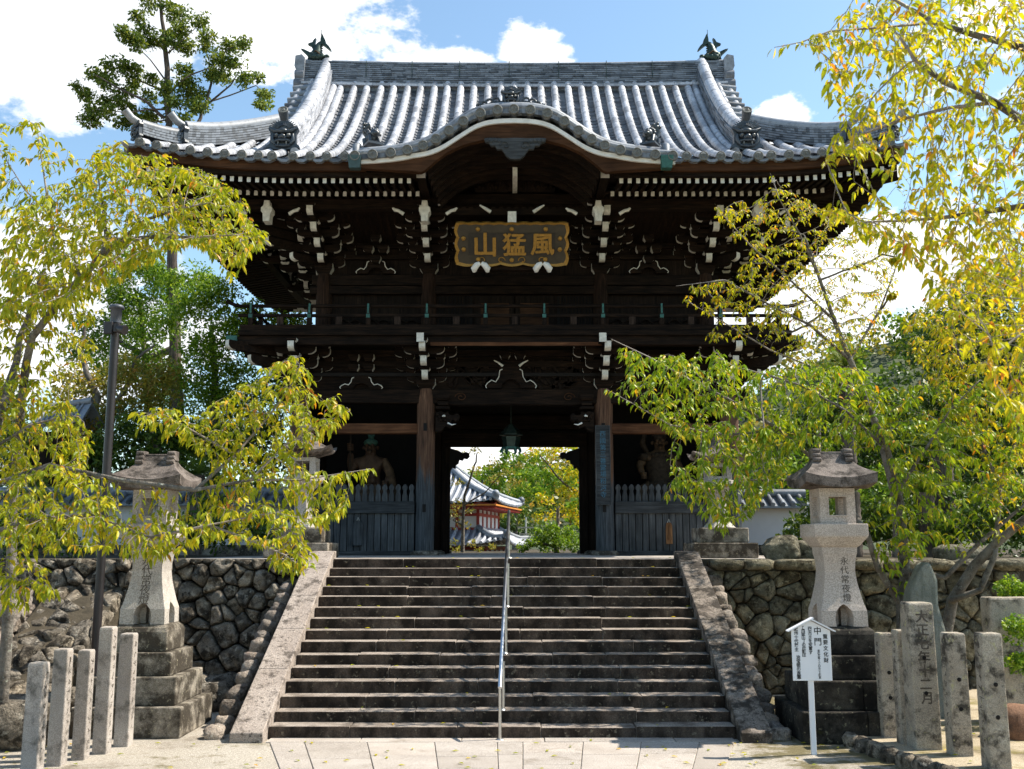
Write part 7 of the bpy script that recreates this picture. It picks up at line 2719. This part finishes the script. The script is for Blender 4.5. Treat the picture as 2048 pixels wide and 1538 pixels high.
# ---- tree on the terrace: the thin, twiggy upper right crown before the eave
b5 = ground_pt(1800, 19.5, ZT)
L5 = [([b5] + pl(19.5, (1796, 1060), (1788, 980), (1765, 890), (1735, 800, 19.2), (1700, 720, 19.0), (1668, 640, 18.8), (1640, 560, 18.6), (1612, 480, 18.5)), .10, .02, None),
      (pl(18.8, (1700, 720, 19.0), (1620, 650, 18.4), (1540, 610, 18.0), (1450, 560, 17.8), (1352, 572, 17.7)), .022, .005, 1),
      (pl(18.8, (1668, 640, 18.8), (1580, 560, 18.3), (1500, 490, 18.0), (1432, 415, 17.8)), .02, .004, 1),
      (pl(18.8, (1640, 560, 18.6), (1600, 470, 18.2), (1560, 400, 18.0), (1540, 345, 17.9)), .02, .004, 1),
      (pl(18.8, (1735, 800, 19.2), (1640, 740, 18.6), (1540, 700, 18.2), (1440, 640, 18.0), (1370, 600, 17.9)), .02, .004, 1),
      (pl(18.8, (1700, 720, 19.0), (1760, 620, 19.2), (1790, 540, 19.3), (1800, 460, 19.3)), .03, .007, 1)]
att = attract([(1420, 420), (1500, 400), (1560, 360), (1640, 410), (1740, 430), (1800, 500), (1790, 620), (1720, 700), (1600, 700), (1500, 650), (1380, 580), (1450, 560), (1500, 520)], 17.4, 19.6, 1250, rnd)
att += attract([(1360, 570), (1450, 600), (1500, 690), (1420, 680)], 17.6, 18.4, 40, rnd)
cherry('cherry_tree', 'thin twiggy cherry tree on the terrace rising before the right eave', b5, L5, att, M['leaf_y'], 49, step=.15, infl=1.1, kill=.15, group='cherry trees', leaf=.064, spacing=.038, rtip=.0036, down=.5, droop=-.1)

# ---- near bough from a tree outside the frame at the upper right
b6 = Vector((5.2, 6.9, 0))
L6 = [([b6, Vector((5.15, 6.9, 1.5)), Vector((5.0, 6.8, 3.0))] + pl(6.6, (2330, 420), (2200, 280, 6.4), (2060, 250, 6.2), (1990, 205, 6.1), (1890, 165, 6.0), (1830, 120, 5.9), (1800, 75, 5.9)), .12, .012, None),
      (pl(6.4, (2200, 280, 6.4), (2120, 140, 6.6), (2048, 95, 6.7), (1950, 70, 6.8), (1870, 45, 6.9), (1790, 0, 7.0), (1730, -20, 7.0)), .04, .010, 1),
      (pl(6.6, (2330, 420, 6.6), (2180, 410, 6.8), (2048, 412, 7.0), (1960, 425, 7.1), (1880, 436, 7.2), (1790, 442, 7.3), (1722, 444, 7.3)), .035, .007, 1),
      (pl(6.1, (1990, 205, 6.1), (1900, 215, 6.3), (1800, 240, 6.5), (1720, 270, 6.6), (1660, 310, 6.7)), .014, .004, 1),
      (pl(6.9, (1870, 45, 6.9), (1760, 55, 6.7), (1660, 62, 6.6), (1600, 85, 6.5), (1548, 95, 6.5)), .012, .003, 1),
      (pl(6.6, (2330, 420, 6.6), (2200, 560, 6.0), (2080, 640, 5.6), (2000, 700, 5.5)), .03, .006, 1)]
att = attract([(1600, 60), (1700, 20), (1780, -30), (2100, -40), (2120, 480), (1980, 470), (1870, 420), (1760, 330), (1640, 310), (1700, 250), (1650, 190), (1700, 110), (1620, 100)], 5.6, 7.4, 1250, rnd)
att += attract([(1620, 420), (1760, 390), (1900, 400), (2060, 420), (2060, 600), (1900, 560), (1760, 510)], 6.2, 7.6, 620, rnd)
att += attract([(1850, 540), (2100, 500), (2120, 800), (2030, 830), (1900, 700)], 5.2, 6.2, 220, rnd)
cherry('cherry_tree', 'near cherry bough with large yellow leaves hanging in from the upper right corner', b6, L6, att, M['leaf_y'], 51, step=.065, infl=.6, kill=.095, iters=70, group='cherry trees', leaf=.054, spacing=.032, rleaf=.0062, rtip=.0020, prob=.9, wid=.23, down=.5, droop=.02)


# ------------------------------------------------------------------ trees made of leaf clumps
def clumps(blobs, Y, dens, leaf, g, depth=1.0, elong=.5, hang=.0, jit=.0, ns=9, fill=.5):
    """blobs: (px,py,r px[,Y]) -> leaf base points and directions"""
    Bs, Ds = [], []
    for b in blobs:
        y = b[3] if len(b) > 3 else Y + g.uniform(-jit, jit)
        c = np.array(P(b[0], b[1], y))
        d = ray(b[0], b[1]); r = b[2] * (y / d.y) / F
        # several smaller sub-clumps so that the outline is ragged
        for k in range(ns):
            o = nrm(g.normal(size=(1, 3)))[0] * r * g.uniform(.25, .85) * np.array([1, depth, .8])
            rs = r * g.uniform(fill * .7, fill * 1.25)
            n = max(6, int(2.9 * dens * rs * rs / (leaf * leaf)))
            q = nrm(g.normal(size=(n, 3)))
            rr_ = rs * g.uniform(.35, 1.0, n) ** .5
            Bs.append(c + o + q * rr_[:, None] * np.array([1.1, 1.1 * depth, .8]))
            dd = nrm(q + g.normal(size=(n, 3)) * .8 + np.array([0, 0, -hang]))
            Ds.append(dd)
    return np.concatenate(Bs), np.concatenate(Ds)


def blob_tree(name, label, base, trunk, blobs, Y, mat, seed, leaf=.16, dens=2.4, wid=.22, bark='bark', group=None, hang=.2, jit=.6, depth=1.0, ns=12, fill=.62):
    g = np.random.default_rng(seed)
    t = thing(name, base, label, 'tree', group)
    m = MB()
    for (pts, r0, r1) in trunk:
        n = len(pts)
        sm_ = []
        for i in range(n - 1):
            for k in range(4): sm_.append(pts[i].lerp(pts[i + 1], k / 4))
        sm_.append(pts[-1])
        n = len(sm_)
        sm_ = [p + Vector((g.normal(), g.normal(), 0)) * min(.03, r0 * .2) for p in sm_]
        m.tube(sm_, [r0 + (r1 - r0) * i / (n - 1) for i in range(n)], 9, 0)
    if trunk: m.build('trunk', M[bark], t)
    B, D = clumps(blobs, Y, dens, leaf, g, depth, hang=hang, jit=jit, ns=ns, fill=fill)
    L = leaf * np.clip(g.normal(1, .25, len(B)), .45, 1.6)
    V, Fc = simple_leaves(B, D, L, wid, g)
    np_mesh('crown', V, Fc, mat, t)
    return t


def Z1(s): return [(x / 2.926, y / 2.926, r * 1.18 / 2.926) for x, y, r in s]
cb = Z1([(870, 10, 60), (970, 30, 45), (800, 100, 50), (1040, 90, 70), (1160, 130, 60), (720, 200, 60), (800, 250, 60), (850, 180, 50), (1050, 170, 60), (900, 240, 60), (1000, 230, 70), (1090, 270, 60), (1210, 210, 50), (1200, 270, 40), (1350, 260, 60), (1430, 260, 50), (1280, 340, 65), (1370, 370, 55), (640, 390, 50), (720, 380, 50), (560, 440, 60), (620, 480, 60), (460, 510, 40), (500, 560, 50), (790, 420, 55), (780, 500, 50), (720, 540, 50), (900, 460, 50), (980, 520, 55), (1090, 400, 55), (1100, 480, 60), (1130, 550, 75), (1150, 620, 65), (1240, 440, 60), (1300, 440, 65), (1440, 460, 55), (1500, 450, 40), (1550, 560, 50), (1540, 620, 50), (560, 630, 65), (620, 600, 50), (520, 700, 60), (640, 660, 50), (700, 600, 50), (880, 570, 50), (760, 640, 50), (740, 700, 60), (830, 720, 75), (870, 670, 50), (1010, 600, 50), (1010, 690, 50), (1090, 690, 40)])
Yc = 33.0
def zl(*p): return [P(x / 2.926, y / 2.926, Yc + d) for (x, y, d) in p]
base = ground_pt(352, Yc, ZT)
tr = [([base] + pl(Yc, (356, 850), (350, 700), (344, 520), (340, 300), (338, 246), (330, 102), (323, 20), (318, -20)), 0.25, 0.028),
      (zl((960, 690, 0), (850, 590, -.4), (700, 520, -.8), (560, 440, -1)), 0.062, 0.019), (zl((965, 560, 0), (930, 520, .2), (790, 460, .6), (640, 400, .8)), 0.050, 0.012), (zl((980, 560, 0), (1030, 500, -.3), (1110, 440, -.6), (1220, 400, -.8)), 0.050, 0.019),
      (zl((1000, 760, 0), (1080, 770, 0), (1140, 760, .2), (1200, 620, .4), (1240, 450, .5), (1260, 300, .5)), 0.099, 0.019), (zl((1200, 620, .4), (1350, 500, 0), (1400, 410, -.2)), 0.043, 0.012), (zl((1210, 600, .4), (1340, 560, .8), (1500, 500, 1.0), (1560, 560, 1)), 0.031, 0.012),
      (zl((965, 300, 0), (880, 210, .3), (800, 120, .4)), 0.031, 0.009), (zl((960, 330, 0), (1050, 250, -.3), (1160, 150, -.4)), 0.031, 0.009), (zl((975, 480, 0), (880, 350, .3), (780, 250, .4)), 0.031, 0.009), (zl((985, 640, 0), (860, 640, -.4), (760, 660, -.6), (560, 640, -.8)), 0.037, 0.012), (zl((985, 700, 0), (880, 720, -.3), (740, 720, -.4)), 0.031, 0.012), (zl((1250, 360, .5), (1350, 280, .3), (1430, 260, .2)), 0.025, 0.007)]
blob_tree('cypress_tree', 'tall cypress tree with bare grey trunk and ragged tufts rising behind the left eave', base, tr, cb, Yc, M['leaf_c'], 3, leaf=.14, dens=3.6, wid=.22, bark='cedar_bark', hang=.5, jit=.7, ns=16, fill=.52)

# evergreens standing below the cypress
lowb = [(380, 610, 45), (430, 590, 50), (455, 660, 55), (405, 700, 55), (470, 740, 45), (440, 800, 55), (480, 830, 45), (395, 860, 55), (330, 640, 40), (365, 760, 45), (490, 690, 35), (400, 560, 40), (420, 760, 55), (500, 780, 45), (350, 560, 30), (450, 880, 50), (520, 860, 40), (510, 625, 30), (550, 650, 34), (590, 640, 30), (480, 640, 35)]
blob_tree('evergreen_tree', 'bright green feathery evergreen between the cypress trunk and the gate', ground_pt(430, 31, ZT), [([ground_pt(430, 31, ZT)] + pl(31, (430, 800), (425, 650)), .18, .06)], lowb, 31, M['leaf_b'], 4, leaf=.115, dens=2.8, group='evergreens left of the gate', hang=.3)
blob_tree('evergreen_tree', 'feathery evergreen with a crooked limb left of the cypress trunk', ground_pt(290, 34, ZT), [([ground_pt(300, 34, ZT)] + pl(34, (300, 850), (290, 700), (280, 600)), .2, .06), (pl(33.5, (345, 700), (300, 715), (250, 690), (200, 640)), .14, .05)],
          [(280, 600, 50), (320, 560, 45), (250, 650, 50), (300, 670, 45), (350, 590, 40), (240, 590, 35), (210, 690, 45), (150, 700, 35), (260, 520, 30), (170, 650, 30), (300, 530, 40), (230, 560, 35), (260, 720, 45), (310, 740, 50), (330, 800, 50), (210, 740, 40)], 33.5, M['leaf_b'], 5, leaf=.12, dens=2.6, group='evergreens left of the gate')
blob_tree('broadleaf_tree', 'low yellow-green broadleaf tree behind the lamp pole', ground_pt(200, 29, ZT), [([ground_pt(190, 29, ZT)] + pl(29, (195, 900), (190, 790), (160, 700), (170, 650)), .15, .04), (pl(29, (195, 850), (250, 780), (270, 720), (310, 690)), .08, .03)],
          [(200, 770, 50), (260, 740, 50), (300, 790, 55), (150, 760, 40), (120, 800, 45), (330, 750, 40), (240, 820, 55), (180, 840, 50)], 29, M['leaf_t'], 6, leaf=.13, dens=2.2, group='broadleaf trees')
blob_tree('broadleaf_tree', 'dense dark broadleaf tree filling the space behind the left lantern', ground_pt(330, 27.8, ZT), [([ground_pt(330, 27.8, ZT)] + pl(27.8, (330, 1000), (320, 900), (300, 820)), .16, .06)],
          [(280, 870, 60), (340, 880, 60), (400, 900, 60), (450, 900, 55), (250, 920, 55), (310, 950, 55), (380, 960, 60), (460, 970, 55), (520, 930, 55), (540, 850, 50), (500, 1000, 45), (200, 900, 45), (560, 780, 40)], 28, M['leaf_d'], 7, leaf=.14, dens=3.0, group='broadleaf trees')
blob_tree('broadleaf_tree', 'shadowy broadleaf tree at the far left behind the small tiled roof', ground_pt(40, 31, ZT), [([ground_pt(60, 31, ZT)] + pl(31, (60, 950), (50, 850)), .16, .06)],
          [(20, 880, 60), (80, 900, 50), (140, 880, 45), (-40, 850, 60), (40, 950, 50), (110, 940, 45), (10, 800, 45)], 31, M['leaf_d'], 8, leaf=.15, dens=3.0, group='broadleaf trees')

# right side: dark evergreens behind the terrace
for (lab, pxx, Y, blobs, mat, sd) in (
        ('large dark evergreen behind the right cherry trees near the picture edge', 1960, 30, [(1880, 700, 70), (1950, 640, 80), (2030, 690, 80), (2090, 620, 80), (1900, 800, 80), (1990, 800, 90), (2080, 800, 90), (1860, 900, 70), (1940, 910, 80), (2030, 930, 90), (1900, 1010, 70), (2000, 1030, 80), (2080, 1040, 80), (1990, 570, 60)], 'leaf_d', 11),
        ('mid green evergreen between the gate and the cycads', 1700, 34, [(1600, 850, 60), (1660, 800, 60), (1730, 790, 60), (1790, 830, 60), (1620, 930, 60), (1690, 900, 70), (1770, 930, 70), (1660, 1000, 60), (1740, 1020, 60), (1590, 1000, 45), (1810, 1010, 50)], 'leaf_d', 12),
        ('yellow-green tree right of the white wall', 1640, 28, [(1620, 1000, 45), (1670, 960, 45), (1720, 1000, 50), (1590, 940, 35), (1760, 960, 45)], 'leaf_b', 13)):
    blob_tree('evergreen_tree', lab, ground_pt(pxx, Y, ZT), [([ground_pt(pxx, Y, ZT)] + pl(Y, (pxx, 980), (pxx - 8, 820)), .2, .06)], blobs, Y, M[mat], sd, leaf=.17, dens=2.8, group='evergreens right of the gate')


# cycads
def cycad(pxx, py, Y, label, n=26, Lf=.95, seed=1, zbase=ZT, tr=.17):
    rnd = random.Random(seed)
    top = P(pxx, py, Y)
    t = thing('cycad', (top.x, Y, zbase), label, 'cycad', 'cycads among the right trees')
    m = MB(); L0 = (top.x, Y, zbase)
    h = top.z - zbase
    prof = []
    k = int(h / .07)
    for i in range(k + 1):
        prof.append((tr * (1 + .12 * (i % 2)), h * i / k))
    m.lathe(prof, 12).build('trunk', M['cedar_bark'], t, loc=L0)
    m = MB()
    for i in range(n):
        a = 2 * pi * i / n + rnd.uniform(-.15, .15); el = rnd.uniform(.15, 1.25)
        L = Lf * rnd.uniform(.8, 1.15)
        pts = []
        for j in range(9):
            s = j / 8
            r = L * s * cos(el) * (1 + .1 * s); z = L * (s * sin(el) - .42 * s * s)
            pts.append(Vector((r * cos(a), r * sin(a), h + z)))
        m.tube(pts, [.012 * (1 - .8 * j / 8) for j in range(9)], 4, 0)
        for j in range(2, 26):
            s = j / 26
            i0 = min(7, int(s * 8)); f = s * 8 - i0
            p = pts[i0].lerp(pts[i0 + 1], f); d = (pts[i0 + 1] - pts[i0]).normalized()
            sd = d.cross(Vector((0, 0, 1))).normalized(); upv = sd.cross(d)
            ll = L * .24 * sin(pi * min(1, s * .92 + .1)) + .02
            for sg in (-1, 1):
                tip = p + sd * (sg * ll * .85) + d * ll * .45 + upv * ll * .25
                w = d * .008
                m.add([p - w, p + w, tip], [(0, 1, 2)], 0)
    m.build('fronds', M['leaf_cy'], t, loc=L0)
cycad(1702, 985, 21.5, 'cycad just right of the right lantern roof', seed=1)
cycad(1690, 735, 26, 'tall cycad with upright fronds against the wooded hill', seed=2, n=20)
cycad(1880, 900, 23, 'cycad with a dark stout trunk between the slanting cherry trunks', seed=3, tr=.24)
cycad(1850, 985, 22, 'low cycad above the right stone wall', seed=5, Lf=.8)
cycad(395, 950, 25.5, 'cycad showing behind the roof of the left lantern', seed=6, Lf=1.0)
cycad(75, 1000, 25, 'cycad at the far left beside the white wall', seed=7, Lf=.9)

# bushes at the right edge
for (pxx, py, r, Y, lab) in ((2030, 1180, 42, 14.9, 'small green bush above the stone slab at the right edge'), (2040, 1255, 40, 13.9, 'small green bush hanging over the stone slab at the right edge'), (2045, 1325, 36, 13.8, 'lowest small bush in front of the stone slab at the right edge')):
    g = np.random.default_rng(int(py))
    B, D = clumps([(pxx, py, r)], Y, 4.5, .05, g)
    V, Fc = simple_leaves(B, D, .05 * np.clip(g.normal(1, .25, len(B)), .5, 1.5), .3, g)
    o = np_mesh('bush', V, Fc, M['leaf_b'])
    tag(o, lab, 'bush', 'bushes at the right edge')

# ------------------------------------------------------------------ beyond the passage and the hill
prof_x = [-900, 0, 300, 700, 900, 960, 1020, 1100, 1160, 1400, 1560, 1650, 1750, 1850, 2048, 2700]
prof_y = [1010, 985, 975, 960, 948, 942, 918, 905, 895, 820, 705, 655, 635, 620, 600, 580]
Yhill = 120.0
m = MB()
xs_ = list(range(-900, 2701, 100))
def hillz(x): return zpx(interp(x, prof_x, prof_y), Yhill) - 3.5
sheet(m, lambda u, v: Vector((P(u, 1000, Yhill).x * (1 - .0 * v), Yhill - 50 * (1 - v) + 30 * max(0, v - 1), ZT + (hillz(u) - ZT) * min(1, v) ** 1.3)), xs_, [0, .2, .4, .6, .8, 1.0, 1.5])
structure(m.build('hill', plain('hill_floor', (.05, .065, .025), .9, 0, .4, .3)))
g = np.random.default_rng(99)
blobs = []
for k in range(640):
    u = g.uniform(-500, 2500); v = g.uniform(.25, 1.05)
    z = ZT + (hillz(u) - ZT) * min(1, v) ** 1.3
    Yv = Yhill - 50 * (1 - v)
    X = P(u, 1000, Yhill).x
    blobs.append((X, Yv, z + 1.6, g.uniform(1.6, 3.0)))
for nm, mt, sel in (('hillside_trees', 'leaf_d', 0), ('hillside_trees', 'leaf_b', 1), ('hillside_trees', 'leaf_t', 2)):
    Bs, Ds = [], []
    for i, (X, Yv, z, r) in enumerate(blobs):
        if (i * 7) % 5 not in ((0, 1), (2,), (3, 4))[sel]: continue
        n = 150
        q = nrm(g.normal(size=(n, 3)))
        Bs.append(np.array([X, Yv, z]) + q * (r * g.uniform(.5, 1.0, n) ** .5)[:, None] * np.array([1, 1, .95]))
        Ds.append(nrm(q + g.normal(size=(n, 3))))
    B, D = np.concatenate(Bs), np.concatenate(Ds)
    V, Fc = simple_leaves(B, D, .55 * np.clip(g.normal(1, .3, len(B)), .5, 1.6), .32, g)
    o = np_mesh(nm, V, Fc, M[mt]); o['kind'] = 'stuff'

blob_tree('juniper', 'round light green trained juniper beyond the passage at the right', ground_pt(1110, 36, ZT - .8), [([ground_pt(1115, 36, ZT - .8)] + pl(36, (1112, 1095), (1105, 1070)), .10, .05), (pl(36, (1112, 1095), (1080, 1085), (1060, 1092)), .05, .02)],
          [(1060, 1088, 18), (1085, 1070, 20), (1110, 1062, 22), (1140, 1068, 20), (1150, 1090, 18), (1120, 1085, 20), (1090, 1092, 16), (1045, 1098, 12), (1165, 1075, 14)], 36, M['leaf_b'], 21, leaf=.11, dens=3.2, jit=.4)
blob_tree('maple_tree', 'golden maple hanging over the right half of the view through the passage', ground_pt(1180, 40, ZT - .8), [([ground_pt(1175, 40, ZT - .8)] + pl(40, (1172, 1000), (1160, 930)), .16, .06), (pl(40, (1170, 1000), (1120, 960), (1080, 910)), .06, .02)],
          [(1140, 905, 26), (1100, 900, 24), (1065, 902, 18), (1150, 945, 26), (1115, 940, 22), (1160, 985, 24), (1120, 985, 22), (1085, 1000, 20), (1140, 1020, 24), (1100, 1030, 20), (1160, 1040, 20), (1075, 1035, 16)], 40, M['leaf_y'], 22, leaf=.14, dens=1.7, jit=1.0, ns=10, fill=.55)
blob_tree('turning_tree', 'thin tree with sparse russet leaves before the red and white hall', ground_pt(925, 38, ZT - .8), [([ground_pt(925, 38, ZT - .8)] + pl(38, (925, 1050), (930, 990), (950, 930), (955, 905)), .08, .02), (pl(38, (928, 1010), (970, 985), (1000, 950)), .035, .012), (pl(38, (925, 1050), (905, 1040), (960, 1005)), .03, .01)],
          [(920, 905, 14), (950, 900, 14), (985, 925, 18), (1010, 945, 18), (985, 960, 16), (950, 940, 12), (915, 1010, 16), (925, 1050, 16), (905, 1085, 16), (945, 1085, 12), (985, 1092, 10), (1030, 965, 16), (1040, 930, 14), (915, 965, 16), (905, 1030, 18), (940, 1020, 14), (915, 1100, 16), (960, 1100, 12)], 38, M['leaf_t'], 23, leaf=.11, dens=1.3, jit=.8, ns=9, fill=.5)
blob_tree('evergreen_tree', 'dark green tree behind the right corner of the red and white hall', ground_pt(1030, 62, ZT - .8), [([ground_pt(1030, 62, ZT - 1)] + pl(62, (1030, 1050), (1032, 1000)), .2, .08)],
          [(1020, 1040, 22), (1045, 1030, 22), (1010, 1065, 20), (1060, 1060, 20), (1040, 1080, 20), (1000, 1050, 14)], 62, M['leaf_d'], 24, leaf=.22, dens=2.8, jit=.5)

for (lab, pxx, Y, blobs, mat, sd) in (
        ('dark low shrubbery on the terrace behind the right lantern', 1680, 22.5, [(1610, 1050, 45), (1660, 1060, 50), (1720, 1060, 50), (1780, 1060, 50), (1840, 1070, 45), (1640, 1010, 40), (1750, 1010, 45), (1590, 1080, 30)], 'leaf_d', 31),
        ('dark low shrubbery on the terrace at the right picture edge', 1960, 22, [(1890, 1060, 50), (1950, 1050, 55), (2020, 1060, 55), (2090, 1060, 50), (1920, 1000, 45), (2000, 990, 50), (2060, 1000, 50)], 'leaf_d', 32),
        ('dark low shrubbery on the terrace behind the left lantern', 420, 22.5, [(330, 1060, 45), (390, 1050, 50), (450, 1060, 50), (510, 1060, 45), (420, 1000, 40), (540, 1080, 30), (280, 1080, 35)], 'leaf_d', 33),
        ('dark low shrubbery at the far left behind the ramp', 60, 21, [(20, 1050, 50), (80, 1060, 50), (-40, 1040, 50), (130, 1080, 40), (40, 1100, 40)], 'leaf_d', 34)):
    blob_tree('shrub', lab, ground_pt(pxx, Y, ZT), [], blobs, Y, M[mat], sd, leaf=.12, dens=2.4, group='low shrubs on the terrace')

blob_tree('evergreen_tree', 'green tree showing behind the roof of the red and white hall', ground_pt(960, 75, ZT - .8), [([ground_pt(960, 75, ZT - 1)] + pl(75, (960, 1050), (965, 960)), .25, .08)],
          [(925, 985, 22), (950, 955, 20), (980, 945, 20), (1005, 935, 18), (1025, 950, 22), (990, 975, 24), (1035, 985, 24), (960, 990, 24), (1060, 950, 24), (1075, 985, 24), (1010, 915, 16), (1040, 922, 20), (1070, 918, 20), (925, 950, 16), (1100, 950, 24), (1130, 960, 24)], 75, M['leaf_b'], 35, leaf=.24, dens=2.6, jit=.8)
